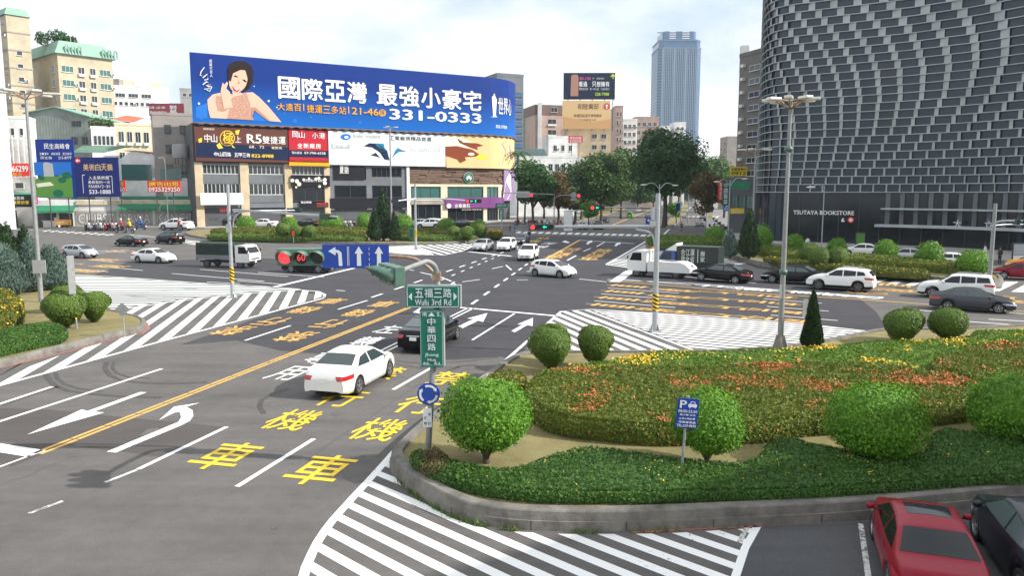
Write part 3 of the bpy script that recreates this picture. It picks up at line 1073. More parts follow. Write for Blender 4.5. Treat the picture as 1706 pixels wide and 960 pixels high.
hedge('hedge', 'small yellow green hedge tuft beside the brightest round shrub and the road edge',
 [(808, 655), (815, 640), (842, 632), (868, 634), (880, 648), (868, 664), (835, 668)], .36, .45, 'leaf_gold', 420, .08, ('petal_yellow', .1, .1, .06, 2), seed=12)
hedge('dry_bush', 'small dry brownish bush at the foot of the street name pole',
 [(700, 795), (705, 775), (728, 770), (750, 782), (748, 802), (722, 806)], .36, .42, 'leaf_dry', 900, .06, lump=.15, seed=14, cat='bush')
gs = 'round shrubs of the foreground island'
shrub_px(732, 889, 628, 772, .36, 'bright yellow green round shrub standing nearest the street name pole', 'dome', .40, gs, count=12000, size=.075)
shrub_px(1116, 1240, 649, 776, .36, 'bright green round shrub behind the blue parking sign', 'dome', .42, gs, count=9000, size=.07)
shrub_px(1370, 1540, 640, 770, .36, 'large half shaded round shrub above the red parked car', 'dome', .22, gs, count=12000, size=.075)
shrub_px(1607, 1762, 627, 738, .36, 'round shrub cut by the right edge of the photo', 'dome', .12, gs, count=11500, size=.0751)
gt = 'clipped tapering shrubs at the back of the foreground island'
shrub_px(880, 953, 543, 621, .36, 'taller clipped shrub tapering to the lawn beside the zebra hatching, left of a pair', 'drop', .02, gt, 'leaf_topiary', 6000, .075)
shrub_px(893, 949, 539, 604, .36, 'clipped shrub half hidden behind the taller tapering shrub', 'drop', .02, gt, 'leaf_topiary', 5000, .08)
shrub_px(962, 1022, 542, 613, .36, 'smaller clipped shrub on the lawn right of the taller tapering one', 'drop', .02, gt, 'leaf_topiary', 5000, .08)
shrub_px(1471, 1535, 517, 573, .36, 'clipped tapering shrub beside the crossing road, left of two', 'drop', .02, gt, 'leaf_topiary', 5000, .085)
shrub_px(1488, 1537, 513, 568, .36, 'clipped shrub peeping out behind the left one of two by the crossing road', 'drop', .02, gt, 'leaf_topiary', 5000, .085)
shrub_px(1548, 1608, 513, 573, .36, 'clipped tapering shrub beside the crossing road, right of two', 'drop', .02, gt, 'leaf_topiary', 5000, .085)
conifer(1351, 588, .36, 'slim dark cone shaped conifer beside the tall lamp post on the foreground island', 1.02, 2.75, count=4200, size=.12)
# ---- left island
gl = 'clipped shrubs of the left island'
shrub_px(75, 145, 487, 547, .26, 'clipped round shrub in front of the striped sign post, left island', 'drop', .02, gl, 'leaf_topiary', 6000, .10)
shrub_px(134, 184, 485, 537, .26, 'clipped round shrub nearest the kerb tip of the left island', 'drop', .02, gl, 'leaf_topiary', 6000, .10)
shrub_px(88, 138, 475, 520, .26, 'clipped shrub mostly hidden behind the two front ones on the left island', 'drop', .02, gl, 'leaf_topiary', 5000, .11)
hedge('hedge', 'dark green low hedge along the kerb of the left island',
 [(-40, 575), (30, 560), (75, 552), (108, 556), (112, 572), (60, 582), (-40, 606)], .26, .55, 'leaf_dark', 500, .09, ('petal_yellow', .01, .0, .05, 2), seed=21)
hedge('flower_bush', 'yellow flowering bush at the left edge of the left island',
 [(-40, 560), (-40, 520), (5, 512), (38, 522), (42, 545), (10, 555)], .26, 1.15, 'leaf_gold', 330, .11, ('petal_yellow', .22, .0, .08, 2, .03), seed=22, lump=.3, cat='bush')
conifer(-8, 482, .26, 'dark conifer at the very left edge behind the yellow flowering bush', 3.2, 5.6, count=3600, size=.22, kind='plume')
conifer(18, 480, .26, 'tall dark green conifer left of the lamp post on the left island', 2.7, 4.9, count=3600, size=.2)
conifer(46, 478, .26, 'second tall dark green conifer just left of the lamp post', 2.5, 4.6, count=3600, size=.2)
gj = 'blue green junipers of the left island'
conifer(10, 492, .26, 'broad blue green juniper at the left edge in front of dark conifers', 3.4, 3.6, 'leaf_juniper', 3800, .2, gj, 'plume')
conifer(56, 486, .26, 'blue green juniper with tall tip between dark conifer and lamp post', 2.2, 4.0, 'leaf_juniper', 3000, .2, gj, 'plume')
conifer(87, 482, .26, 'blue green juniper just right of the lamp post and grey box', 2.7, 3.4, 'leaf_juniper', 3400, .2, gj, 'plume')
# ---- far left island (before the billboard building)
hedge('hedge', 'long yellowish hedge row at the back of the island below the big billboard',
 [(352, 390), (420, 387), (520, 387), (612, 388), (612, 393), (500, 394), (420, 394), (352, 394)], .26, 1.0, 'leaf_gold', 30, .28, rnd_edge=.6, lump=.2, seed=31, side_density=60)
hedge('hedge', 'olive front hedge row below the big billboard, left of the conifer trio',
 [(348, 397), (420, 397), (520, 399), (612, 400), (612, 403.5), (520, 403), (420, 401), (345, 400)], .26, .75, 'leaf_topiary', 40, .25, rnd_edge=.5, lump=.15, seed=32, side_density=60)
hedge('hedge', 'hedge row right of the conifer trio below the cafe front',
 [(664, 389), (740, 388), (798, 389), (800, 394), (740, 395), (664, 395)], .26, .9, 'leaf_gold', 30, .28, rnd_edge=.6, lump=.2, seed=33, side_density=60)
hedge('hedge', 'green front hedge right of the conifer trio below the cafe front',
 [(664, 398), (740, 398), (790, 397), (792, 401), (740, 403), (664, 402)], .26, .7, 'leaf_topiary', 40, .25, rnd_edge=.5, lump=.15, seed=34, side_density=60)
hedge('flower_bush', 'low yellow flowering bush at the pointed end of the island near the street signs',
 [(808, 396), (815, 391), (834, 391), (838, 395), (828, 398)], .26, .9, 'leaf_gold', 60, .22, ('petal_yellow', .2, .2, .2, 2), rnd_edge=.4, seed=35, cat='bush')
gm = 'large dome shrubs behind the hedge under the big billboard'
for x, y, wd, ht, lb in ((411, 386, 3.4, 2.9, 'dome shrub beside the striped signal pole under the big billboard'), (482, 386, 3.1, 2.6, 'dome shrub under the bubble patterned shop sign'),
      (551, 386, 4.6, 3.2, 'broad dome shrub under the signal arm tip'), (608, 386, 3.1, 3.4, 'tall dome shrub left of the conifer trio'),
      (672, 387, 3.7, 3.1, 'dome shrub right of the conifer trio'), (743, 388, 3.2, 2.6, 'dome shrub beside the striped pole before the cafe'),
      (797, 389, 2.8, 2.3, 'dome shrub before the purple shop sign')):
 shrub(x, y, .26, lb, 'dome', wd, ht, .1, gm, 'leaf_bright', 1500, .24)
gb = 'clipped balls in front of the far left island hedge'
for x, y, wd, ht, lb in ((473, 401, 2.3, 2.6, 'clipped ball shrub, left one of the three in front of the hedge'), (495, 402, 1.9, 2.2, 'clipped ball shrub beside the small red sign, middle of three'),
      (516, 402, 1.9, 2.25, 'clipped ball shrub, right one of the three in front of the hedge'), (756, 401, 1.8, 2.1, 'clipped ball shrub nearest the green street cabinet'),
      (779, 402, 2.1, 2.1, 'clipped ball shrub in front of the hedge near the silver sedan'), (800, 398, 2.0, 2.2, 'clipped ball shrub behind the silver sedan')):
 shrub(x, y, .26, lb, 'drop', wd, ht, .02, gb, 'leaf_topiary', 1200, .2)
gc3 = 'conifer trio of the far left island'
conifer(626, 402, .26, 'short dark conifer, left one of the trio before the grey building', 2.7, 4.9, count=1500, size=.34, group=gc3)
conifer(639, 401, .26, 'tallest dark conifer of the trio before the grey building', 3.4, 7.6, count=2000, size=.36, group=gc3)
conifer(657, 402, .26, 'greyish conifer by the tall lamp post, right one of the trio', 2.1, 4.3, 'leaf_conifer', 1300, .32, gc3)
# ---- far right island (before the curved facade)
hedge('hedge', 'dark hedge row at the left end of the far right island',
 [(1076, 408), (1082, 403), (1130, 403), (1200, 408), (1202, 413), (1140, 414), (1090, 413)], .38, 1.0, 'leaf_topiary', 40, .25, rnd_edge=.6, lump=.15, seed=41, side_density=60)
hedge('hedge', 'yellowish front hedge before the dark conifers of the far right island',
 [(1130, 416), (1200, 418), (1206, 423), (1165, 424), (1128, 420)], .38, .6, 'leaf_gold', 50, .22, rnd_edge=.4, lump=.12, seed=42, side_density=70)
hedge('hedge', 'long dark hedge behind the clipped balls of the far right island',
 [(1262, 421), (1300, 422), (1350, 429), (1420, 435), (1500, 441), (1600, 451), (1640, 457), (1630, 462), (1540, 453), (1420, 444), (1330, 437), (1262, 428)], .38, .85, 'leaf_ixora', 50, .22, rnd_edge=.5, lump=.15, seed=43, side_density=70)
hedge('hedge', 'yellow blossomed front hedge between the clipped balls and the kerb',
 [(1265, 434), (1330, 443), (1420, 451), (1540, 460), (1552, 465), (1500, 463), (1400, 455), (1290, 443)], .38, .6, 'leaf_gold', 70, .2, ('petal_yellow', .10, .0, .12, 2), rnd_edge=.4, lump=.12, seed=44, side_density=90)
gd = 'dome shrubs of the far right island'
for x, y, wd, ht, lb in ((1190, 403, 2.9, 2.2, 'small dome shrub beside the white information pillar'), (1269, 417, 2.6, 3.0, 'dark dome shrub just right of the tall dark conifer'), (1324, 421, 2.1, 2.1, 'small dome shrub behind the clipped balls'),
      (1394, 426, 2.2, 1.9, 'dome shrub left of the parked white car roofs'), (1475, 434, 2.35, 2.1, 'dome shrub between parked white cars before the dark shop front'),
      (1547, 447, 2.55, 2.35, 'tall dome shrub above the white estate car'), (1620, 459, 2.75, 2.1, 'broad dome shrub at the rounded kerb end')):
 shrub(x, y, .38, lb, 'dome', wd, ht, .08, gd, 'leaf_bright', 1600, .19)
ge = 'clipped balls of the far right island'
for x, y, wd, ht, lb in ((1349, 440, 1.9, 2.0, 'clipped ball half hidden behind its neighbour above the white off road car'), (1363, 449, 1.85, 2.05, 'clipped ball, front one of three on the far right island'), (1395, 449, 1.9, 2.0, 'clipped ball, right one of three on the far right island')):
 shrub(x, y, .38, lb, 'ball', wd, ht, .02, ge, 'leaf_topiary', 1800, .15)
conifer(1216, 429, .38, 'blue grey conifer left of the tall dark one', 2.0, 3.1, 'leaf_juniper', 1500, .26)
conifer(1247, 432, .38, 'tall dark conifer before the curved facade corner', 2.5, 5.4, count=2200, size=.28)
# ---- street trees
def tree(px, py, z, label, ht, wd, trunk_h, lf='leaf_tree', count=5000, size=.45, seed=1, group=None, clumps=26, name='street_tree', flat=.75, rad=.28):
 t = thing(name, label, 'tree', G(px, py, z), 0, group)
 r = random.Random(seed)
 mb = MB()
 tr = MB()
 tr.tube([(0, 0, -.2), (.1, 0, trunk_h * .5), (0, .1, trunk_h * 1.15)], [rad * 1.35, rad, rad * .8], 9)
 ch = ht - trunk_h
 cl = []
 for i in range(clumps):
  d = rdir(r)
  k = r.random() ** .4
  c = Vector((d.x * wd * .38 * k, d.y * wd * .38 * k, trunk_h + ch * (.46 + d.z * .36 * k)))
  s = r.uniform(.16, .25) * wd
  cl.append((c, s))
  if i % 2 == 0:
   tr.tube([(0, 0, trunk_h * .9), tuple(Vector((c.x * .45, c.y * .45, trunk_h + (c.z - trunk_h) * .45))), tuple(c)], [rad * .55, rad * .33, rad * .12], 6)
 for c, s in cl:
  nb = int(count * 2.2 / clumps)
  for _ in range(nb):
   d = rdir(r)
   p = c + Vector((d.x, d.y, d.z * flat)) * s * (r.random() ** .35)
   put_leaf(mb, p, (d * .8 + Vector((0, 0, .6)) + rdir(r)).normalized(), size, r, 0, .6)
 mb.build('crown', MATS[lf], t)
 tr.build('trunk', MATS['bark'], t)
 return t
r_ = random.Random(31)
wd_ = MB()
for i in range(900):
 k = r_.random()
 P_ = [(662, 803), (684, 822), (706, 838), (747, 862), (789, 877), (852, 887), (939, 891), (1050, 891), (1270, 881)]
 q = k * (len(P_) - 1)
 j = min(int(q), len(P_) - 2)
 if mnoise.noise(Vector((q * 2.3, 0, 0))) + .35 * (1 if j < 3 else 0) < .02:
  continue
 c = G(P_[j][0] + (P_[j + 1][0] - P_[j][0]) * (q - j), P_[j][1] + (P_[j + 1][1] - P_[j][1]) * (q - j)) + Vector((r_.gauss(0, .05), abs(r_.gauss(0, .05)), 0))
 L = r_.uniform(.05, .2)
 a = r_.uniform(0, 6.28)
 tip = c + Vector((math.cos(a) * L * .5, math.sin(a) * L * .5, L))
 n = Vector((-math.sin(a), math.cos(a), 0)) * .012
 wd_.add([c - n, c + n, tip], [(0, 1, 2)])
tag(wd_.build('weeds', MATS['leaf_topiary']), kind='stuff')
lt = MB()
for i in range(420):
 c = G(r_.uniform(640, 1300), r_.uniform(800, 905))
 if r_.random() < .5:
  c = G(r_.uniform(300, 900), r_.uniform(560, 900))
 put_leaf(lt, c + Vector((0, 0, .03)), (Vector((0, 0, 1)) + rdir(r_) * .3).normalized(), .05, r_)
tag(lt.build('leaf_litter', MATS['leaf_dry']), kind='stuff')
# ------------------------------------------------------------------ vehicles
mat('glass_dark', (0.010, 0.012, 0.015), rough=0.06, spec=0.4)
mat('glass_tint', (0.030, 0.045, 0.050), rough=0.08, spec=0.45)
mat('glass_pale', (0.085, 0.11, 0.12), rough=0.08, spec=0.45)  # grey-teal reflection put into the base colour, for windows of dark cars
mat('tyre', (0.022, 0.022, 0.022), rough=0.85)
mat('alloy', (0.52, 0.53, 0.55), rough=0.28, metal=0.85)
mat('alloy_dark', (0.20, 0.20, 0.22), rough=0.35, metal=0.8)
mat('black_trim', (0.018, 0.018, 0.020), rough=0.5)
mat('chrome', (0.70, 0.71, 0.73), rough=0.15, metal=1.0)
mat('lamp_clear', (0.62, 0.66, 0.70), rough=0.08, spec=0.9)
mat('lamp_red', (0.42, 0.012, 0.016), rough=0.12, spec=0.8)
mat('plate', (0.78, 0.79, 0.78), rough=0.45)
mat('ink', (0.02, 0.02, 0.025), rough=0.6)
def paint_mat(name, col, metal=0.0, rough=0.32):
 return mat('paint_' + name, col, rough=rough, metal=metal, coat=0.25, spec=0.4)
paint_mat('car_white', (0.80, 0.80, 0.79))
paint_mat('car_silver', (0.46, 0.47, 0.49), .5)
mat('paint_car_black', (0.008, 0.008, 0.010), rough=.2, coat=.05, spec=.25)
paint_mat('car_grey', (0.060, 0.064, 0.072), .3)
mat('paint_car_red', (0.24, 0.006, 0.020), rough=.3, coat=.06, spec=.25)
paint_mat('car_navy', (0.016, 0.018, 0.030), .2)
paint_mat('car_orange', (0.66, 0.30, 0.02))
paint_mat('car_green', (0.10, 0.36, 0.05))
paint_mat('cab_white', (0.74, 0.74, 0.72), rough=.4)
paint_mat('cab_blue', (0.025, 0.075, 0.30))
mat('canvas_green', (0.020, 0.036, 0.030), rough=0.85, var=.25, scale=3)
mat('box_dark', (0.016, 0.026, 0.022), rough=0.5)
mat('steel_grey', (0.22, 0.23, 0.24), rough=0.5, metal=0.5)
def interp(pts, x):
 if x <= pts[0][0]:
  return pts[0][1]
 for (a, b), (c, d) in zip(pts, pts[1:]):
  if x <= c:
   t = (x - a) / (c - a)
   return b + (d - b) * t
 return pts[-1][1]
def sinterp(pts, x):
 """interp, smoothed a little"""
 return (interp(pts, x - .05) + 2 * interp(pts, x) + interp(pts, x + .05)) / 4
# side profile from tail (x<0) to nose: roofline, belt, windows as quads in x,z
SPECS = {
 'saloon': dict(L=4.72, W=1.80, wb=2.74, fo=.93, wr=.325, roof=[(-2.36, .66), (-2.33, .86), (-2.27, 1.04), (-1.75, 1.08), (-1.62, 1.10), (-.92, 1.40), (-.45, 1.46), (.05, 1.47), (.42, 1.42), (1.28, 1.00), (1.85, .90), (2.18, .78), (2.30, .68), (2.36, .56)],
 belt=[(-2.36, .66), (-2.2, .92), (-1.0, .95), (1.2, .90), (1.9, .76), (2.25, .62), (2.36, .5)],
 win=[[(-1.34, 1.02), (-.92, 1.28), (-.34, 1.35), (-.36, .99)], [(-.28, .99), (-.26, 1.355), (.40, 1.33), (1.02, .985)]], shield=(.48, 1.22), back=(-1.60, -.95), sf=.60),
 'hatch': dict(L=4.02, W=1.70, wb=2.55, fo=.83, wr=.31, roof=[(-2.01, .62), (-1.99, .92), (-1.93, 1.08), (-1.72, 1.34), (-1.55, 1.40), (-.5, 1.46), (.0, 1.45), (.35, 1.38), (1.28, .96), (1.65, .84), (1.88, .70), (1.97, .60), (2.01, .50)],
 belt=[(-2.01, .62), (-1.9, .98), (-1.0, .97), (1.1, .88), (1.6, .74), (1.9, .58), (2.01, .45)],
 win=[[(-1.50, 1.07), (-1.32, 1.27), (-1.02, 1.31), (-1.02, 1.03)], [(-.94, 1.02), (-.94, 1.32), (-.20, 1.35), (-.20, .97)], [(-.12, .97), (-.12, 1.35), (.32, 1.30), (.98, .95)]], shield=(.40, 1.22), back=(-1.95, -1.72), sf=.58),
 'suv': dict(L=4.62, W=1.87, wb=2.70, fo=.92, wr=.36, roof=[(-2.31, .70), (-2.29, 1.02), (-2.22, 1.16), (-1.95, 1.52), (-1.80, 1.60), (-.6, 1.68), (-.1, 1.67), (.25, 1.60), (1.12, 1.12), (1.75, 1.04), (2.10, .92), (2.25, .78), (2.31, .60)],
 belt=[(-2.31, .68), (-2.2, 1.08), (-1.0, 1.10), (1.0, 1.04), (1.8, .92), (2.2, .74), (2.31, .55)],
 win=[[(-1.78, 1.22), (-1.62, 1.44), (-1.20, 1.48), (-1.20, 1.17)], [(-1.12, 1.16), (-1.12, 1.49), (-.30, 1.53), (-.30, 1.11)], [(-.22, 1.11), (-.22, 1.53), (.22, 1.50), (.90, 1.10)]], shield=(.30, 1.06), back=(-2.22, -1.96), sf=.64, clad=True),
 'van': dict(L=4.80, W=1.82, wb=2.85, fo=.90, wr=.33, roof=[(-2.40, .70), (-2.38, 1.05), (-2.33, 1.2), (-2.20, 1.70), (-2.08, 1.78), (-.6, 1.84), (.2, 1.82), (.6, 1.72), (1.55, 1.12), (2.0, .98), (2.25, .84), (2.36, .70), (2.40, .55)],
 belt=[(-2.40, .70), (-2.3, 1.10), (-1.0, 1.08), (1.2, 1.00), (1.9, .86), (2.3, .68), (2.40, .5)],
 win=[[(-2.12, 1.22), (-2.02, 1.60), (-1.25, 1.64), (-1.25, 1.17)], [(-1.17, 1.17), (-1.17, 1.65), (-.10, 1.67), (-.10, 1.12)], [(-.02, 1.12), (-.02, 1.67), (.50, 1.62), (1.25, 1.06)]], shield=(.66, 1.48), back=(-2.33, -2.21), sf=.62),
}
SPECS['estate'] = dict(SPECS['suv'], L=4.55, W=1.80, roof=[(-2.27, .70), (-2.26, 1.05), (-2.22, 1.18), (-2.05, 1.60), (-1.95, 1.66), (-.6, 1.70), (.0, 1.68), (.30, 1.60), (1.05, 1.12), (1.75, 1.04), (2.08, .94), (2.22, .80), (2.27, .60)],
 belt=[(-2.27, .68), (-2.2, 1.08), (-1.0, 1.10), (1.0, 1.04), (1.8, .92), (2.2, .74), (2.27, .55)],
 win=[[(-2.02, 1.20), (-1.90, 1.52), (-1.22, 1.53), (-1.22, 1.17)], [(-1.14, 1.16), (-1.14, 1.53), (-.32, 1.56), (-.32, 1.11)], [(-.24, 1.11), (-.24, 1.56), (.24, 1.50), (.86, 1.10)]], shield=(.36, 1.0), back=(-2.21, -2.06))
SPECS['coupe_suv'] = dict(SPECS['suv'], roof=[(-2.31, .70), (-2.29, 1.02), (-2.20, 1.14), (-1.85, 1.22), (-.9, 1.58), (-.4, 1.63), (-.05, 1.62), (.3, 1.55), (1.14, 1.10), (1.75, 1.02), (2.10, .90), (2.25, .76), (2.31, .60)],
 win=[[(-1.62, 1.19), (-1.15, 1.40), (-.98, 1.43), (-.98, 1.15)], [(-.92, 1.14), (-.92, 1.44), (-.24, 1.50), (-.24, 1.10)], [(-.16, 1.10), (-.16, 1.50), (.26, 1.46), (.90, 1.09)]], back=(-1.80, -.98))
SPECS['big_saloon'] = dict(SPECS['saloon'])
SPECS['sunroof_saloon'] = dict(SPECS['saloon'])
_wheel = {}
def wheel_meshes(r, dark=False):
 k = (r, dark)
 if k not in _wheel:
  M = Matrix.Rotation(R(90), 4, 'X')
  ty = MB()
  w2 = .105
  ty.lathe([(r * .66, -w2 * .8), (r * .90, -w2), (r * .985, -w2 * .8), (r, -w2 * .4), (r, w2 * .4), (r * .985, w2 * .8), (r * .90, w2), (r * .66, w2 * .8)], 24, 0, M)
  rm = MB()
  for sgn in (-1, 1):
   y = sgn * w2 * .78
   Mt = M
   rm.lathe([(.001, y * .55), (r * .60, y * .5)], 20, 1, Mt, False)
   rm.lathe([(r * .58, y * .5), (r * .60, y), (r * .68, y), (r * .69, y * .7)], 20, 0, Mt)
   rm.lathe([(.001, y * 1.02), (r * .13, y * 1.0), (r * .15, y * .7)], 10, 0, Mt)
   for s in range(5):
    a = 2 * math.pi * s / 5 + .3
    for da in (-.16, .16):
     c, sn = math.cos(a + da), math.sin(a + da)
     c0, s0 = math.cos(a + da * .5), math.sin(a + da * .5)
     p0, p1 = Vector((c0 * r * .1, y * .95, s0 * r * .1)), Vector((c * r * .62, y * .93, s * 0 + sn * r * .62))
     q = Vector((-sn, 0, c)) * r * .045
     rm.add([p0 - q, p0 + q, p1 + q, p1 - q], [(0, 1, 2, 3)], 0)
  a = bpy.data.meshes.new('tyre')
  a.from_pydata(ty.v, [], ty.f)
  a.materials.append(MATS['tyre'])
  a.polygons.foreach_set('use_smooth', ty.sm)
  b = bpy.data.meshes.new('rim')
  b.from_pydata(rm.v, [], rm.f)
  b.materials.append(MATS['alloy_dark' if dark else 'alloy'])
  b.materials.append(MATS['black_trim'])
  b.polygons.foreach_set('material_index', rm.m)
  _wheel[k] = (a, b)
 return _wheel[k]
def add_wheel(parent, pos, r, dark=False, small=False):
 a, b = wheel_meshes(r, dark)
 wh = bpy.data.objects.new('wheel', None)
 COL.objects.link(wh)
 wh.parent = parent
 wh.location = pos
 link('tyre', a, wh)
 link('rim', b, wh)
 return wh
_car_mesh = {}
def car_meshes(spec):
 """all panel meshes for one body style, made once; returns list of (part name, mesh data, material key, subparts)"""
 if spec in _car_mesh:
  return _car_mesh[spec]
 S = SPECS[spec]
 L, W, wb, fo, wr = S['L'], S['W'], S['wb'], S['fo'], S['wr']
 xf = L / 2 - fo
 xr = xf - wb
 sill = .21
 xs = []
 x = -L / 2
 while x < L / 2 - 1e-6:
  near = min(abs(x - xf), abs(x - xr)) < wr + .12
  end = L / 2 - abs(x)
  xs.append(x)
  x += .025 if end < .14 else (.045 if near else .075)
 xs.append(L / 2)
 rows = []
 for x in xs:
  k = abs(x) / (L / 2)
  sgn = 1 if x > 0 else -1
  plan = 1 - (.26 if sgn > 0 else .16) * k ** (4.5 if sgn > 0 else 7) - .02 * k * k
  yw = W / 2 * plan
  zt = sinterp(S['roof'], x)
  zb = min(sinterp(S['belt'], x), zt - .035)
  zf = sill + .02 + .10 * max(0, (k - .9) / .1)
  zl = sill + .07 * max(0, (k - .88) / .12)
  for xc in (xf, xr):
   d = abs(x - xc)
   ra = wr + .065
   if d < ra:
    zl = max(zl, wr * .98 + math.sqrt(ra * ra - d * d))
  zl = min(zl, zb - .05)
  h = zt - zb
  yr = yw * .955 - .40 * h
  hh = zb - zl
  rows.append([(0, zf), (yw - .30, zf), (yw - .27, max(zf, zl - .01)), (yw * .965, zl), (yw * 1.0, zl + hh * .25), (yw * 1.005, zl + hh * .50), (yw * .995, zl + hh * .74), (yw * .985, zl + hh * .80),
     (yw * .958, zb), (yw * .955 - .06 * h, zb + h * .16), (yr + .03 * h, zb + h * .74), (yr - .035, zb + h * .90), (yr - .12, zb + h * .965), (yr * .5, zt - .004), (0, zt)])
 n = len(rows[0])
 bm = MB()
 ring = lambda row: [(-y, z) for y, z in row] + [(y, z) for y, z in row[-2:0:-1]]
 vs = []
 for x, row in zip(xs, rows):
  vs += [(x, y, z) for y, z in ring(row)]
 m = 2 * n - 2
 for i in range(len(xs) - 1):
  for j in range(m):
   a, b = i * m + j, i * m + (j + 1) % m
   jj = j if j < n - 1 else m - 1 - j
   low = jj <= 2
   clad = S.get('clad') and jj == 3
   bm.f.append((a, a + m, b + m, b))
   bm.m.append(1 if (low or clad) else 0)
   bm.sm.append(True)
 bm.v = vs
 bm.add([vs[j] for j in range(m)], [tuple(range(m))], 0)
 e = (len(xs) - 1) * m
 bm.add([vs[e + j] for j in range(m)], [tuple(reversed(range(m)))], 0)
 tree_ = BVHTree.FromPolygons(bm.v, bm.f)
 out = []
 def mk(name, b, mats, smooth_=None):
  me = bpy.data.meshes.new(name)
  me.from_pydata(b.v, [], b.f)
  me.polygons.foreach_set('material_index', b.m)
  me.polygons.foreach_set('use_smooth', b.sm)
  me.update()
  out.append((name, me, mats))
 mk('body', bm, ['PAINT', 'black_trim'])
 def patch(mb, quad, d, nu=8, nv=5, off=.006, mi=0, thick=True):
  """bilinear quad projected along d on to the body"""
  d = Vector(d).normalized()
  q = [Vector(p) for p in quad]
  g = []
  for j in range(nv + 1):
   for i in range(nu + 1):
    u, v = i / nu, j / nv
    p = (q[0] * (1 - u) + q[1] * u) * (1 - v) + (q[3] * (1 - u) + q[2] * u) * v
    hit = tree_.ray_cast(p - d * 1.5, d)
    if hit[0] is None:
     hit = tree_.find_nearest(p)
    nn = hit[1]
    if nn.dot(d) > 0:
     nn = -nn
    g.append(hit[0] + (nn * .6 - d * .4) * off)
  w_ = nu + 1
  mb.add(g, [(j * w_ + i, j * w_ + i + 1, (j + 1) * w_ + i + 1, (j + 1) * w_ + i) for j in range(nv) for i in range(nu)], mi, True)
 zt = lambda x: sinterp(S['roof'], x)
 zb = lambda x: sinterp(S['belt'], x)
 x0, x1 = S['shield']
 b = MB()
 sf = S['sf']
 patch(b, [(x1, -sf * 1.19, zt(x1) + .02), (x1, sf * 1.19, zt(x1) + .02), (x0, sf * .90, zt(x0) + .02), (x0, -sf * .90, zt(x0) + .02)], (-.35, 0, -1), 10, 7)
 mk('windscreen', b, ['glass_dark'])
 b0, b1 = S['back']
 b = MB()
 patch(b, [(b0, -sf * 1.19, zt(b0)), (b0, sf * 1.19, zt(b0)), (b1, sf * .95, zt(b1)), (b1, -sf * .95, zt(b1))], (.55, 0, -.8) if spec in ('saloon', 'big_saloon', 'sunroof_saloon', 'coupe_suv') else (1, 0, -.2), 10, 6)
 mk('rear_window', b, ['GLASS'])
 for s in (-1, 1):
  for qd in S['win']:
   b = MB()
   patch(b, [(px_, s * 1.2, pz) for px_, pz in (qd[0], qd[3], qd[2], qd[1])], (0, -s, 0), 6, 4)
   mk('side_window', b, ['GLASS'])
 for s in (-1, 1):
  # headlights wrap the nose corners
  z1 = zb(L / 2 - .35)
  b = MB()
  patch(b, [(L / 2 + .3, s * .70, .60 * z1 + .10), (L / 2 - .25, s * 1.15, .72 * z1 + .06), (L / 2 - .45, s * 1.2, z1 - .015), (L / 2 + .2, s * .66, z1 - .12)], (-.75, -.6 * s, -.08), 18, 6, .014)
  mk('headlight', b, ['lamp_clear'])
  zz = zb(-L / 2 + .12)
  b = MB()
  patch(b, [(-L / 2 - .3, s * .74, zz - .15), (-L / 2 + .16, s * 1.2, zz - .13), (-L / 2 + .22, s * 1.2, zz + .02), (-L / 2 - .3, s * .70, zz + .0)], (.75, -.6 * s, 0), 20, 4, .016)
  mk('taillight', b, ['lamp_red'])
  b = MB()
  mxp = x1 - .30
  b.ball((mxp, s * (W / 2 + .085), zb(mxp) + .10), (.07, .10, .075), 0, 10, 6)
  b.box((mxp + .02, s * (W / 2 + .01), zb(mxp) + .05), (.06, .16, .03), 1)
  mk('wing_mirror', b, ['PAINT', 'black_trim'])
  for xd in (-.75, .12):
   b = MB()
   patch(b, [(xd, s * 1.2, zb(xd) - .11), (xd + .2, s * 1.2, zb(xd) - .11), (xd + .2, s * 1.2, zb(xd) - .075), (xd, s * 1.2, zb(xd) - .075)], (0, -s, 0), 3, 1, .02)
   mk('door_handle', b, ['PAINT'])
  for xd in (-.31, xf - wr - .16, xr + wr + .10):
   b = MB()
   patch(b, [(xd, s * 1.2, sill + .10), (xd + .014, s * 1.2, sill + .10), (xd + .014 - .02, s * 1.2, zb(xd) - .01), (xd - .02, s * 1.2, zb(xd) - .01)], (0, -s, 0), 1, 8, .003)
   mk('door_seam', b, ['black_trim'])
 b = MB()
 patch(b, [(L / 2 + .3, -.36, .47), (L / 2 + .3, .36, .47), (L / 2 + .3, .42, .60 * zb(L / 2 - .3) + .09), (L / 2 + .3, -.42, .60 * zb(L / 2 - .3) + .09)], (-1, 0, 0), 8, 3, .006)
 patch(b, [(L / 2 + .3, -.58, .27), (L / 2 + .3, .58, .27), (L / 2 + .3, .52, .40), (L / 2 + .3, -.52, .40)], (-1, 0, 0), 8, 3, .006)
 mk('grille', b, ['black_trim'])
 for sgn, zp in ((1, .46), (-1, zb(-L / 2 + .12) - .17 if spec != 'suv' else .86)):
  b = MB()
  q = [(sgn * (L / 2 + .3), -.165 * sgn, zp - .08), (sgn * (L / 2 + .3), .165 * sgn, zp - .08), (sgn * (L / 2 + .3), .165 * sgn, zp + .08), (sgn * (L / 2 + .3), -.165 * sgn, zp + .08)]
  patch(b, q, (-sgn, 0, 0), 2, 1, .02)
  mk('licence_plate', b, ['plate'])
 if spec == 'sunroof_saloon':
  b = MB()
  patch(b, [(-.42, -.42, 2), (-.42, .42, 2), (.22, .44, 2), (.22, -.44, 2)], (0, 0, -1), 6, 5, .006)
  mk('sunroof', b, ['glass_dark'])
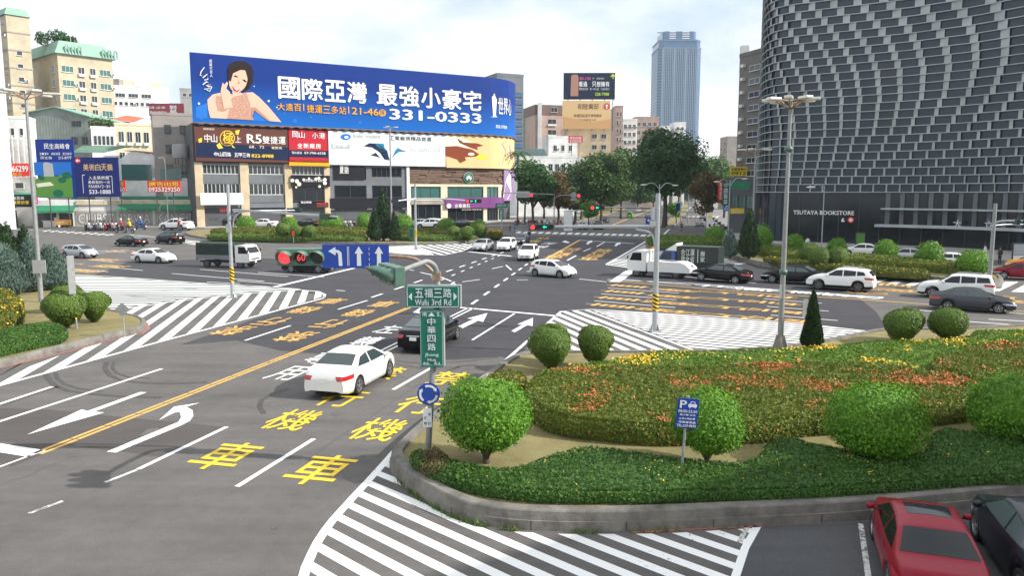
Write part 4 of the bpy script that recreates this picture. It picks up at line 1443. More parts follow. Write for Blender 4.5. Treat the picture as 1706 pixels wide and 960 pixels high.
 if spec in ('suv', 'estate'):
  for s in (-1, 1):
   b = MB()
   b.tube([(-1.5, s * .62, zt(-1.5) + .0), (-1.4, s * .62, zt(-1.4) + .05), (-.1, s * .62, zt(-.1) + .05), (0, s * .62, zt(0))], .018, 6)
   mk('roof_rail', b, ['alloy'])
 b = MB()
 patch(b, [(-L / 2 - .3, -.30, zb(-L / 2 + .12) - .055), (-L / 2 - .3, .30, zb(-L / 2 + .12) - .055), (-L / 2 - .3, .30, zb(-L / 2 + .12) - .03), (-L / 2 - .3, -.30, zb(-L / 2 + .12) - .03)], (1, 0, 0), 6, 1, .012)
 mk('trim_strip', b, ['chrome'])
 _car_mesh[spec] = (out, S, xf, xr)
 return _car_mesh[spec]
_variant = {}
def car(name, spec, paintk, label, loc, heading, glass='glass_dark', dark_rims=False, cat='car', group=None, scale=1.0, skip=(), tilt=0.0):
 parts, S, xf, xr = car_meshes(spec)
 if paintk in ('car_black', 'car_grey', 'car_navy') and glass == 'glass_dark':
  glass = 'glass_pale'
 t = thing(name, label, cat, loc, R(heading), group)
 t.rotation_euler = (0, R(tilt), R(heading))
 t.scale = (scale,) * 3
 if Vector(loc).length > 60:
  skip = tuple(skip) + ('door_handle', 'door_seam', 'trim_strip')
 for nm, me, mats in parts:
  if nm in skip:
   continue
  key = (me.name, paintk, glass)
  if key not in _variant:
   mm = me.copy()
   for q in mats:
    mm.materials.append(MATS[{'PAINT': 'paint_' + paintk, 'GLASS': glass}.get(q, q)])
   _variant[key] = mm
  link(nm, _variant[key], t)
 W, wr = S['W'], S['wr']
 for x in (xf, xr):
  for s in (-1, 1):
   add_wheel(t, (x, s * (W / 2 - .125), wr), wr, dark_rims)
 return t
def at_wheel(spec, wheel, px, py, heading, z=0.0, scale=1.0):
 """car position from the pixel where one wheel meets the ground; wheel like 'FR'"""
 S = SPECS[spec]
 xf = S['L'] / 2 - S['fo']
 x = xf if wheel[0] == 'F' else xf - S['wb']
 y = (S['W'] / 2 - .06) * (1 if wheel[1] == 'L' else -1)
 a = R(heading)
 off = Vector((x * math.cos(a) - y * math.sin(a), x * math.sin(a) + y * math.cos(a), 0)) * scale
 return G(px, py, z) - off + Vector((0, 0, .012))
def hd(a, b):
 d = G(*b) - G(*a)
 return math.degrees(math.atan2(d.y, d.x))
# near road
c_main = car('car', 'saloon', 'car_white', 'white saloon driving away from the viewer beside the yellow centre lines', at_wheel('saloon', 'RR', 599, 658, 76), 76, 'glass_tint')
car('car', 'saloon', 'car_black', 'black saloon stopped partly behind the green vertical street name sign', at_wheel('saloon', 'FR', 762, 566, 76), 76)
car('car', 'sunroof_saloon', 'car_red', 'red saloon parked nose in against the grey kerb', Vector((7.52, 15.3, .012)) - .88 * Vector((1.45 * math.cos(R(71)) - .85 * math.sin(R(71)), 1.45 * math.sin(R(71)) + .85 * math.cos(R(71)), 0)), 71, scale=.88)
car('car', 'saloon', 'car_navy', 'dark navy saloon parked at the right edge beside the red one', Vector((9.62, 15.35, .012)) - Vector((1.45 * math.cos(R(74)) - .85 * math.sin(R(74)), 1.45 * math.sin(R(74)) + .85 * math.cos(R(74)), 0)), 74, scale=.95)
h = hd((902, 459), (932, 463.5))
car('car', 'hatch', 'car_white', 'white hatchback turning in the middle of the crossing', at_wheel('hatch', 'FR', 932, 464, -38), -38)
go = 'cars waiting at the far stop line'
def front_at(spec, px, py, heading, scale=1.0):
 L = SPECS[spec]['L'] / 2 * scale
 return G(px, py) - Vector((math.cos(R(heading)) * L, math.sin(R(heading)) * L, -.012))
car('car', 'suv', 'car_white', 'white off road car coming towards the viewer behind the turning hatchback', front_at('suv', 874, 436, -101), -101)
car('car', 'saloon', 'car_silver', 'silver saloon leftmost in the row at the far stop line', front_at('saloon', 796, 420, -104), -104, group=go)
car('car', 'suv', 'car_white', 'white crossover right of the silver saloon at the far stop line', front_at('suv', 836, 420, -104), -104, group=go, scale=.97)
car('car', 'hatch', 'car_grey', 'dark grey hatchback behind the white ones at the far stop line', front_at('hatch', 864, 408, -103), -103, group=go)
# left arm of the crossing
car('car', 'hatch', 'car_silver', 'silver hatchback leftmost on the left hand road', at_wheel('hatch', 'FR', 137, 431, -20), -20, group='cars on the left hand road')
car('car', 'saloon', 'car_white', 'white saloon between the silver hatchback and the canvas truck', at_wheel('saloon', 'FR', 264, 439.5, -21), -21, group='cars on the left hand road')
car('car', 'saloon', 'car_black', 'black saloon passing behind the white saloon on the left hand road', at_wheel('saloon', 'FL', 196.5, 410.5, 158), 158, group='cars on the left hand road')
car('car', 'van', 'car_black', 'black people carrier just right of the black saloon, left hand road', at_wheel('van', 'RL', 284, 407.5, 150), 150, group='cars on the left hand road')
car('car', 'coupe_suv', 'car_white', 'white sloping back car parked before the graffiti shutters', at_wheel('coupe_suv', 'FL', 272, 384, 165, scale=1.4), 165, scale=1.4)
car('car', 'suv', 'car_black', 'black off road car behind the hanging red traffic light', at_wheel('suv', 'FR', 530.5, 456, -14), -14)
# right arm
car('car', 'big_saloon', 'car_black', 'black saloon towed with raised nose behind the white tow truck', at_wheel('saloon', 'RL', 1224, 473, 149) + Vector((0, 0, .02)), 149, tilt=-2.5)
car('car', 'saloon', 'car_black', 'second black saloon between the towed one and the white crossover', at_wheel('saloon', 'FL', 1286, 472, 149), 149)
car('car', 'suv', 'car_white', 'white crossover following the black saloons on the right hand road', at_wheel('suv', 'FL', 1363, 483, 147), 147, dark_rims=True)
car('car', 'estate', 'car_white', 'boxy white estate car with roof rails half behind the grey saloon', at_wheel('estate', 'FL', 1552, 496.5, 147), 147)
car('car', 'saloon', 'car_grey', 'dark grey saloon heading right along the right hand road', at_wheel('saloon', 'FR', 1663, 523.5, -29, scale=.96), -29, scale=.96)
car('car', 'hatch', 'car_red', 'red hatchback at the right edge beyond the rounded kerb', at_wheel('hatch', 'FL', 1672, 465.5, 150), 150)
car('taxi', 'saloon', 'car_orange', 'orange taxi behind the red hatchback at the right edge', at_wheel('saloon', 'FL', 1694, 451, 150), 150, cat='taxi')
gp = 'parked cars behind the far right island'
for px, py, pk_, lb in ((1437, 437, 'car_white', 'white parked car showing its roof between two dome shrubs, left one of the row'), (1510, 446, 'car_silver', 'pale parked car half hidden behind the second dome shrub'),
      (1580, 456, 'car_white', 'white parked car between the two rightmost dome shrubs')):
 car('car', 'saloon', pk_, lb, G(px, py - 10) + Vector((0, 0, .012)), 152, group=gp)
car('car', 'saloon', 'car_black', 'black parked car low behind the hedge, between the pale and white ones', G(1530, 435) + Vector((0, 0, .012)), 152, group=gp)
# beyond the far left island
gq = 'parked cars under the billboard building'
for px, py, sp_, pk_, a_, lb in ((440, 379, 'saloon', 'car_white', 170, 'white parked car right of the leftmost dome shrub under the billboards'), (512, 379, 'saloon', 'car_black', 168, 'black parked car beside the second dome shrub under the billboards'),
        (700, 379, 'saloon', 'car_silver', 168, 'silver parked car partly behind the dome shrub under the wooden slat facade'), (716, 381, 'suv', 'car_white', 168, 'white parked off road car before the cafe windows'),
        (768, 381, 'saloon', 'car_black', 168, 'black parked car below the purple shop sign'), (385, 377.5, 'suv', 'car_black', 170, 'black parked off road car under the white shop sign')):
 car('car', sp_, pk_, lb, G(px, py) + Vector((0, 0, .012)), a_, group=gq, scale=1.22)
# far road
gf = 'cars on the far road'
for px, py, sp_, pk_, a_, lb in ((971, 382, 'saloon', 'car_silver', -101, 'silver car waiting behind the far crosswalk'), (997, 382, 'suv', 'car_black', -101, 'dark car waiting behind the far crosswalk, right of the silver one'),
        (1008, 371, 'saloon', 'car_navy', -101, 'dark blue car under the far trees, left of the green van'), (1080, 362, 'saloon', 'car_silver', 77, 'silver car driving away right of the green van'),
        (1064, 354, 'saloon', 'car_white', 77, 'white car far away between the green van and the silver car'), (1094, 366, 'suv', 'car_black', 77, 'dark off road car close to the median strip'),
        (1166, 377, 'saloon', 'car_silver', 75, 'grey car parked along the right hand side street'), (1171, 369, 'saloon', 'car_black', 75, 'dark car farther along the right hand side street'),
        (1048, 345, 'saloon', 'car_red', 77, 'small red car at the far end of the road')):
 car('car', sp_, pk_, lb, G(px, py) + Vector((0, 0, .012)), a_, group=gf)
car('van', 'van', 'car_green', 'bright green van driving away on the far road', G(1050, 364) + Vector((0, 0, .012)), 77, cat='van')
# ---- trucks
def cab(t, x0, L, W, z0, H, pk, glass='glass_dark'):
 """cab-over lorry cab; x0 is its rear, nose towards +x"""
 prof = [(x0, z0), (x0, z0 + H), (x0 + L * .55, z0 + H + .02), (x0 + L * .72, z0 + H - .06), (x0 + L * .98, z0 + H * .52), (x0 + L, z0 + H * .40), (x0 + L, z0 + .08), (x0 + L - .06, z0)]
 b = MB()
 b.extrude(prof, (0, W / 2, 0), (1, 0, 0), (0, 0, 1), (0, -1, 0), W)
 b.build('cab', MATS['paint_' + pk], t, bevel=.07)
 b = MB()
 A, B_ = Vector((x0 + L * .735, 0, z0 + H - .13)), Vector((x0 + L * .965, 0, z0 + H * .55))
 n = Vector((.87, 0, .5)) * .012
 y = Vector((0, W / 2 - .10, 0))
 b.quad(B_ - y + n, B_ + y + n, A + y + n, A - y + n)
 b.build('windscreen', MATS[glass], t)
 for s in (-1, 1):
  b = MB()
  yy = s * (W / 2 + .004)
  q = [(x0 + L * .22, yy, z0 + H * .52), (x0 + L * .86, yy, z0 + H * .52), (x0 + L * .70, yy, z0 + H * .90), (x0 + L * .24, yy, z0 + H * .92)]
  b.add(q, [(0, 1, 2, 3)])
  b.build('side_window', MATS[glass], t)
  b = MB()
  b.box((x0 + L * .93, s * (W / 2 + .16), z0 + H * .68), (.06, .16, .26))
  b.tube([(x0 + L * .9, s * (W / 2 - .02), z0 + H * .80), (x0 + L * .93, s * (W / 2 + .15), z0 + H * .80)], .015, 6)
  b.build('wing_mirror', MATS['black_trim'], t)
  b = MB()
  b.box((x0 + L + .005, s * (W / 2 - .22), z0 + .24), (.03, .30, .16))
  b.build('headlight', MATS['lamp_clear'], t)
 b = MB()
 b.box((x0 + L + .01, 0, z0 + .05), (.08, W + .02, .22))
 b.build('bumper', MATS['black_trim'], t)
 b = MB()
 b.box((x0 + L + .055, 0, z0 + .05), (.012, .32, .14))
 b.build('licence_plate', MATS['plate'], t)
 b = MB()
 b.box((x0 + L + .003, 0, z0 + .33), (.012, W - .5, .12))
 b.build('grille', MATS['black_trim'], t)
def chassis(t, x0, x1, W=.9, z=.55):
 b = MB()
 for s in (-1, 1):
  b.box(((x0 + x1) / 2, s * W / 2, z), (x1 - x0, .08, .16))
 for k in range(5):
  b.box((x0 + (x1 - x0) * k / 4, 0, z), (.08, W, .1))
 b.build('chassis', MATS['black_trim'], t)
# canvas covered truck
lo = G(344, 446)
ha = -14
d_ = Vector((math.cos(R(ha)), math.sin(R(ha)), 0))
nrm = Vector((-d_.y, d_.x, 0))
t = thing('truck', 'white cab truck with dark green canvas cover on the left hand road', 'truck', lo + d_ * 1.6 + nrm * .95 + Vector((0, 0, .012)), R(ha))
cab(t, 1.55, 1.55, 1.90, .55, 1.62, 'cab_white')
chassis(t, -2.6, 2.6)
b = MB()
b.box((-.65, 0, .86), (4.05, 1.98, .08))
for s in (-1, 1):
 b.box((-.65, s * .97, 1.05), (4.05, .05, .34))
b.box((-2.65, 0, 1.05), (.05, 1.9, .34))
b.build('cargo_bed', MATS['steel_grey'], t, bevel=.01)
b = MB()
b.extrude([(-.98, 1.22), (-.98, 2.25), (-.9, 2.36), (0, 2.42), (.9, 2.36), (.98, 2.25), (.98, 1.22)], (-2.66, 0, 0), (0, 1, 0), (0, 0, 1), (1, 0, 0), 4.02)
for k in range(4):
 b.box((-2.6 + k * 1.31, 0, 1.8), (.04, 2.0, 1.16))
b.build('canvas_cover', MATS['canvas_green'], t, bevel=.02)
for x in (-1.6, 2.05):
 for s in (-1, 1):
  add_wheel(t, (x, s * .82, .38), .38, True)
b = MB()
for s in (-1, 1):
 b.box((-2.70, s * .75, .78), (.04, .3, .1))
b.build('taillight', MATS['lamp_red'], t)
# tow truck
ha = 149
d_ = Vector((math.cos(R(ha)), math.sin(R(ha)), 0))
nrm = Vector((-d_.y, d_.x, 0))
t = thing('tow_truck', 'white tow truck at the stop line of the right hand road', 'tow truck', G(1060, 461) - d_ * 1.95 - nrm * .92 + Vector((0, 0, .012)), R(ha))
cab(t, 1.1, 1.7, 1.95, .50, 1.72, 'cab_white')
chassis(t, -2.5, 2.4)
b = MB()
b.extrude([(.95, .50), (.95, 1.36), (-.6, 1.36), (-1.9, 1.36), (-2.35, 1.2), (-2.75, .85), (-2.75, .50)], (0, .97, 0), (1, 0, 0), (0, 0, 1), (0, -1, 0), 1.94)
b.build('service_body', MATS['paint_cab_white'], t, bevel=.05)
b = MB()
for s in (-1, 1):
 b.box((.80, s * .80, 1.75), (.22, .22, 1.2))
b.box((.80, 0, 2.32), (.2, 1.6, .14))
b.build('headboard', MATS['paint_cab_white'], t, bevel=.03)
b = MB()
b.tube([(.2, 0, 1.3), (-1.0, 0, 1.42), (-2.7, 0, 1.0)], .09, 8)
b.tube([(-2.5, 0, .5), (-3.3, 0, .42)], .07, 8)
b.box((-3.35, 0, .42), (.14, 1.6, .1))
b.build('lifting_boom', MATS['steel_grey'], t)
b = MB()
b.box((.80, 0, 2.45), (.22, 1.1, .14))
b.build('light_bar', MATS['petal_orange'], t)
for x in (-1.55, 1.95):
 for s in (-1, 1):
  add_wheel(t, (x, s * .84, .38), .38, True)
# blue box truck behind it
ha = 149
t = thing('box_truck', 'blue cab truck with dark lettered box behind the tow truck', 'truck', G(1150, 461) + Vector((.6, 2.0, .012)), R(ha))
cab(t, 1.25, 1.55, 1.75, .50, 1.55, 'cab_blue', 'glass_tint')
chassis(t, -2.3, 2.2)
b = MB()
b.box((-.70, 0, 1.62), (3.7, 1.85, 1.75))
b.box((-.70, 0, .70), (3.7, 1.80, .12))
b.build('cargo_box', MATS['box_dark'], t, bevel=.03)
b = MB()
b.extrude([(1.18, 2.02), (1.18, 2.75), (1.35, 2.62), (2.25, 2.05)], (0, .82, 0), (1, 0, 0), (0, 0, 1), (0, -1, 0), 1.64)
b.build('wind_deflector', MATS['paint_cab_white'], t, bevel=.04)
b = MB()
fn = plane_fn((1.0, .927, .75), (-1, 0, 0), (0, 0, 1), (0, 1, 0), .006)
texts(b, '合江運', fn, .25, .95, 1.5, 1.5)
texts(b, '貨全省', fn, .25, .35, 1.5, .9)
text(b, '|', fn, 1.75, .35, 1.8, 1.5)
texts(b, '搬家', fn, 2.0, .4, 2.4, 1.4, vertical=True)
b.build('lettering', MATS['plate'], t)
for x in (-1.4, 1.85):
 for s in (-1, 1):
  add_wheel(t, (x, s * .76, .33), .33, True)
# ---- scooters and people
mat('skin', (0.42, 0.25, 0.17), rough=0.55)
mat('hair', (0.015, 0.012, 0.010), rough=0.6)
mat('seat_black', (0.02, 0.02, 0.02), rough=0.6)
for k, c in dict(red=(.42, .03, .03), yellow=(.62, .45, .03), blue=(.05, .12, .36), white=(.74, .74, .74), black=(.02, .02, .024), grey=(.25, .25, .27), dark=(.05, .055, .07), pink=(.6, .25, .3), teal=(.04, .25, .25)).items():
 mat('cloth_' + k, c, rough=0.75)
 mat('scooter_' + k, c, rough=0.25, coat=.4)
_sc = {}
def scooter(label, loc, heading, colour, group=None, lean=0.0):
 t = thing('scooter', label, 'scooter', loc, R(heading), group)
 if loc.x < -30:
  t.scale = (1.45,) * 3
 t.rotation_euler = (R(lean), 0, R(heading))
 if 'parts' not in _sc:
  P = []
  b = MB()
  b.extrude([(-.75, .55), (-.80, .70), (-.35, .72), (-.12, .62), (-.05, .34), (.28, .32), (.40, .50), (.52, .92), (.60, .90), (.50, .40), (.34, .24), (-.25, .24), (-.45, .42)], (0, .15, 0), (1, 0, 0), (0, 0, 1), (0, -1, 0), .30)
  b.ball((.53, 0, .94), (.12, .17, .12))
  P.append(('fairing', b, 'BODY'))
  b = MB()
  b.extrude([(-.82, .72), (-.78, .80), (-.35, .82), (-.10, .74), (-.10, .66), (-.40, .71)], (0, .14, 0), (1, 0, 0), (0, 0, 1), (0, -1, 0), .28)
  P.append(('seat', b, 'seat_black'))
  b = MB()
  b.tube([(.45, -.34, 1.03), (.50, 0, 1.0), (.45, .34, 1.03)], .022, 6)
  b.tube([(.48, 0, 1.0), (.66, 0, .30)], .03, 6)
  P.append(('handlebar', b, 'seat_black'))
  for s in (-1, 1):
   b = MB()
   b.tube([(.46, s * .25, 1.03), (.48, s * .36, 1.22)], .01, 5)
   b.ball((.48, s * .38, 1.26), (.02, .07, .05), 0, 8, 5)
   P.append(('mirror', b, 'seat_black'))
  b = MB()
  b.ball((.63, 0, .90), (.04, .10, .07), 0, 8, 6)
  P.append(('headlight', b, 'lamp_clear'))
  b = MB()
  b.box((-.84, 0, .62), (.04, .18, .08))
  P.append(('taillight', b, 'lamp_red'))
  b = MB()
  b.box((-.86, 0, .48), (.01, .22, .13))
  P.append(('licence_plate', b, 'plate'))
  M = Matrix.Rotation(R(90), 4, 'X')
  for x in (-.58, .68):
   b = MB()
   b.lathe([(.12, -.05), (.21, -.055), (.24, -.03), (.24, .03), (.21, .055), (.12, .05)], 16, 0, Matrix.Translation((x, 0, .24)) @ M)
   b.lathe([(.001, -.03), (.12, -.04)], 12, 1, Matrix.Translation((x, 0, .24)) @ M)
   b.lathe([(.12, .04), (.001, .03)], 12, 1, Matrix.Translation((x, 0, .24)) @ M)
   P.append(('wheel', b, 'tyre'))
  _sc['parts'] = P
 for i, (nm, b, mk_) in enumerate(_sc['parts']):
  mm = 'scooter_' + colour if mk_ == 'BODY' else mk_
  key = (i, mm)
  if key not in _sc:
   o = b.build(nm, [MATS[mm], MATS['alloy']] if nm == 'wheel' else MATS[mm], t, bevel=.02 if nm in ('fairing', 'seat') else 0)
   _sc[key] = o
  else:
   o = _sc[key].copy()
   COL.objects.link(o)
   o.parent = t
 return t
def person(label, loc, facing, shirt='dark', legs='black', pose='stand', helmet=None, group=None, arms=None, h=1.68):
 """one continuous skinned body; clothes, hair are colour regions and children"""
 t = thing('person', label, 'person', loc, R(facing), group)
 if loc.x < -30:
  t.scale = (1.45,) * 3
 k = h / 1.70
 if pose == 'ride':
  J = dict(pel=(-.25, 0, .86), ch=(-.16, 0, 1.22), nk=(-.10, 0, 1.42), hd=(-.05, 0, 1.60))
  LEG = lambda s: [(-.20, s * .09, .84), (.18, s * .17, .80), (.14, s * .14, .36), (.28, s * .14, .34)]
  ARM = lambda s: [(-.13, s * .19, 1.36), (.05, s * .27, 1.12), (.38, s * .30, 1.06)]
 elif pose == 'walk':
  J = dict(pel=(0, 0, .90), ch=(.02, 0, 1.22), nk=(.02, 0, 1.44), hd=(.04, 0, 1.60))
  LEG = lambda s: [(0, s * .09, .86), (s * .16, s * .09, .48), (s * .24 - .05, s * .09, .08), (s * .24 + .10, s * .09, .05)]
  ARM = lambda s: [(0, s * .18, 1.38), (-s * .10, s * .23, 1.12), (-s * .16 + .06, s * .22, .86)]
 else:
  J = dict(pel=(0, 0, .90), ch=(0, 0, 1.22), nk=(0, 0, 1.44), hd=(.02, 0, 1.60))
  LEG = lambda s: [(0, s * .09, .86), (.02, s * .10, .48), (-.01, s * .10, .08), (.14, s * .11, .05)]
  ARM = lambda s: [(0, s * .18, 1.38), (-.02, s * .24, 1.12), (.08, s * .22, .87)]
 vs = [J['pel'], J['ch'], J['nk'], J['hd'], tuple(a + b for a, b in zip(J['hd'], (0, 0, .07)))]
 es = [(0, 1), (1, 2), (2, 3), (3, 4)]
 rad = [.145, .16, .06, .095, .075]
 for s in (-1, 1):
  i = len(vs)
  vs += LEG(s)
  rad += [.10, .072, .05, .045]
  es += [(0, i), (i, i + 1), (i + 1, i + 2), (i + 2, i + 3)]
  i = len(vs)
  vs += ARM(s)
  rad += [.065, .048, .036]
  es += [(1, i), (i, i + 1), (i + 1, i + 2)]
 me = bpy.data.meshes.new('body')
 me.from_pydata([tuple(c * k for c in v) for v in vs], es, [])
 o = bpy.data.objects.new('body', me)
 COL.objects.link(o)
 sk = o.modifiers.new('skin', 'SKIN')
 sv = me.skin_vertices[0].data
 for i, q in enumerate(rad):
  sv[i].radius = (q * k, q * k * (1.0 if i not in (0, 1) else 1.15))
 sv[0].use_root = True
 o.modifiers.new('sub', 'SUBSURF').levels = 1
 dg = bpy.context.evaluated_depsgraph_get()
 m2 = bpy.data.meshes.new_from_object(o.evaluated_get(dg))
 bpy.data.objects.remove(o)
 for mn in ('skin', 'cloth_' + shirt, 'cloth_' + legs):
  m2.materials.append(MATS[mn])
 zw = J['pel'][2] * k
 for p in m2.polygons:
  c = p.center
  p.use_smooth = True
  if c.z > J['nk'][2] * k - .01 or (abs(c.y) > .20 * k and c.z < .98 * k and pose != 'ride'):
   p.material_index = 0
  elif c.z > zw + .06 or (pose == 'ride' and c.z > zw + .04):
   p.material_index = 1
  else:
   p.material_index = 2
 link('body', m2, t)
 b = MB()
 hx = Vector(J['hd']) * k + Vector((0, 0, .04))
 if helmet:
  b.ball(hx + Vector((-.005, 0, .03)), (.135, .125, .125), 0, 12, 8)
  b.build('helmet', MATS['scooter_' + helmet], t)
 else:
  b.ball(hx + Vector((-.025, 0, .025)), (.105, .098, .108), 0, 10, 7)
  b.build('hair', MATS['hair'], t)
 return t
gs_ = 'scooters parked in a row before the graffiti shutters'
cols = ['black', 'white', 'black', 'grey', 'white', 'red', 'black', 'pink', 'white']
for i, c in enumerate(cols):
 q = G(144 + i * 6.4, 384.3 + (i % 3) * .3)
 scooter(f"{dict(black='black', white='white', grey='grey', red='red', pink='pink')[c]} scooter in the row before the graffiti shutters, " + ['leftmost', 'second from left', 'third from left', 'fourth from left', 'middle one', 'fourth from right', 'third from right', 'second from right', 'rightmost'][i],
   q, -70 + rnd.uniform(-8, 8), c, gs_)
for i in range(8):
 scooter('dark scooter packed between others in the row before the graffiti shutters', G(147 + i * 6.4, 382.6 + (i % 2) * .8), -75 + rnd.uniform(-12, 12), 'black' if i % 3 else 'grey', gs_)
q = G(202, 388)
scooter('black scooter ridden by the person in red', q, 165, 'black')
person('person in a red top riding a scooter on the left hand road', q, 165, 'red', 'dark', 'ride', 'white')
q = G(215, 388.5)
scooter('dark grey scooter ridden by the person in yellow', q, 165, 'grey')
person('person in a yellow top riding a scooter on the left hand road', q, 165, 'yellow', 'black', 'ride', 'yellow')
q = G(234, 383)
scooter('blue scooter behind the riders, near the graffiti shutters', q, 170, 'blue')
person('person in blue on a scooter near the graffiti shutters', q, 170, 'blue', 'dark', 'ride', 'white')
q = G(881, 402)
scooter('black scooter weaving between cars at the far stop line', q, -103, 'black')
person('person in dark clothes riding a scooter at the far stop line', q, -103, 'black', 'black', 'ride', 'black')
q = G(1135, 385)
scooter('dark scooter alone on the right hand side street', q, 77, 'black')
person('person in dark clothes riding a scooter up the side street', q, 77, 'dark', 'black', 'ride', 'black')
ga = 'scooters parked under the dark arcade'
for i in range(9):
 c = ['white', 'black', 'red', 'white', 'grey', 'white', 'black', 'pink', 'white'][i]
 scooter(f"{c} scooter parked under the dark arcade, number {['one', 'two', 'three', 'four', 'five', 'six', 'seven', 'eight', 'nine'][i]} from the left",
   G(564 + i * 4.6, 380.6), -95 + rnd.uniform(-10, 10), c, ga)
gz = 'scooters parked on the pavement beside the cafe'
for i in range(8):
 c = ['red', 'white', 'red', 'black', 'red', 'white', 'grey', 'red'][i]
 scooter(f"{c} scooter on the pavement beyond the cafe corner, {['first', 'second', 'third', 'fourth', 'fifth', 'sixth', 'seventh', 'last'][i]} from the left",
   G(862 + i * 10.2, 373.5), -60 + rnd.uniform(-15, 15), c, gz)
gy = 'scooters on the right hand pavement'
for i in range(5):
 c = ['black', 'grey', 'black', 'blue', 'black'][i]
 scooter(f"{c} scooter parked on the right hand pavement, {['nearest', 'second', 'third', 'fourth', 'farthest'][i]} of five",
   G(1205 - i * 5, 386 - i * 4.5) + Vector((0, 0, .13)), 165, c, gy)
for px, py, a_, sh, lg, ps, lb in ((299, 386, 200, 'red', 'dark', 'walk', 'person in red walking beside the black people carrier'), (1640, 434, 170, 'white', 'black', 'stand', 'person in a white shirt standing before the dark shop front'),
       (1345, 417, 240, 'white', 'grey', 'walk', 'person in white walking behind the small dome shrub'), (955, 381, 250, 'dark', 'black', 'stand', 'person in dark clothes standing at the white booth'),
       (1665, 440, 200, 'black', 'black', 'stand', 'person in black beside the orange taxi'), (850, 386, 280, 'grey', 'dark', 'walk', 'person walking near the green street name sign'),
       (1205, 391, 300, 'dark', 'dark', 'walk', 'person in dark clothes on the right hand pavement'),
       (858, 384, 90, 'blue', 'dark', 'walk', 'person in a blue top walking by the steel railing at the far corner'), (912, 382, 200, 'white', 'black', 'stand', 'person in a white top waiting at the far crosswalk'),
       (928, 383, 230, 'red', 'dark', 'walk', 'person in a red top near the forked signal pole')):
 person(lb, G(px, py, .13) if px in (1640, 1205) else G(px, py), a_, sh, lg, ps)
# ------------------------------------------------------------------ buildings
def XA(px, Y, py=300):
 v = (480 - py) / FPX
 return (px - 853) / FPX * Y / (_cp + v * _sp)
for nm, c, kw in (('wall_beige', (.44, .375, .265), {}), ('wall_cream', (.62, .55, .40), {}), ('wall_white', (.70, .70, .69), {}), ('wall_grey', (.27, .27, .27), {}), ('wall_stone', (.30, .27, .25), {}),
    ('wall_dark', (.075, .078, .085), {}), ('wall_slate', (.135, .145, .16), {}), ('wall_pink', (.42, .29, .24), {}), ('wall_brown', (.16, .10, .085), {}), ('wall_green', (.16, .36, .27), {}),
    ('wall_tan', (.52, .42, .28), {}), ('sheet_grey', (.20, .235, .22), {}), ('sheet_green', (.035, .24, .13), {}), ('roof_mint', (.22, .37, .29), {}), ('roof_red', (.42, .11, .06), {}),
    ('roof_rust', (.17, .075, .06), {}), ('awning_green', (.015, .20, .10), {}), ('wood_brown', (.10, .060, .040), {}), ('purple', (.16, .035, .18), {}), ('shutter', (.40, .39, .36), {}),
    ('panel_alu', (.40, .44, .44), {}), ('ledge_alu', (.38, .42, .425), {}), ('wall_taupe', (.15, .135, .125), {})):
 mat(nm, c, rough=.8, var=.16, scale=.35)
mat('glass_city', (.030, .038, .045), rough=.12, spec=.7)
mat('glass_green', (.05, .13, .12), rough=.12, spec=.7)
mat('glass_facade', (.026, .042, .060), rough=.16, spec=.4)
mat('glass_shop', (.010, .013, .018), rough=.12, spec=.5)
mat('glass_tower', (.035, .11, .23), rough=.12, spec=.8)
mat('frame_white', (.66, .66, .64), rough=.6)
mat('frame_dark', (.05, .05, .055), rough=.6)
for nm, c in dict(blue=(.010, .035, .24), blue_deep=(.012, .022, .14), blue_lit=(.02, .16, .55), white=(.82, .82, .82), orange=(.80, .36, .02), red=(.46, .02, .035), redb=(.68, .05, .04), yellow=(.85, .62, .05), black=(.015, .015, .02),
    brown=(.12, .045, .035), tan=(.62, .36, .17), sand=(.72, .50, .25), skin=(.70, .44, .33), rose=(.45, .23, .17), hair=(.02, .012, .010), lip=(.50, .03, .06), teal=(.02, .20, .34), navy=(.01, .02, .06), lilac=(.30, .20, .36),
    cream=(.78, .72, .58), green=(.01, .13, .075), leafy=(.10, .26, .05), night=(.015, .022, .05), pink=(.70, .12, .35), greyl=(.42, .44, .46), lime=(.55, .75, .05), rust=(.22, .05, .02), mist=(.62, .66, .70)).items():
 mat('print_' + nm, c, rough=.5, spec=.12)
PR = lambda *k: [MATS['print_' + x] for x in k]
_wc = {}
def window(t, loc, ang, wd, ht, mull=2, glass='glass_city', frame='frame_white', sill=True, name='window', box=False):
 key = (round(wd, 2), round(ht, 2), mull, glass, frame, sill, box)
 if key not in _wc:
  b = MB()
  f = .07
  b.quad((0, -.03, 0), (wd, -.03, 0), (wd, -.03, ht), (0, -.03, ht), 1)
  b.span((-f, -.09, -f), (wd + f, 0, 0)); b.span((-f, -.09, ht), (wd + f, 0, ht + f))
  b.span((-f, -.088, 0), (0, 0, ht)); b.span((wd, -.088, 0), (wd + f, 0, ht))
  for k in range(1, mull):
   b.span((wd * k / mull - .03, -.07, 0), (wd * k / mull + .03, -.02, ht))
  if sill:
   b.span((-.15, -.25, -f - .08), (wd + .15, 0, -f))
  if box:
   b.span((-.05, -.55, -.75), (wd + .05, -.02, -.2))
  o = b.build(name, [MATS[frame], MATS[glass]], t)
  _wc[key] = o.data
 else:
  o = link(name, _wc[key], t)
 o.location = Vector(loc) - t.location
 o.rotation_euler = (0, 0, ang)
 return o
_ac = []
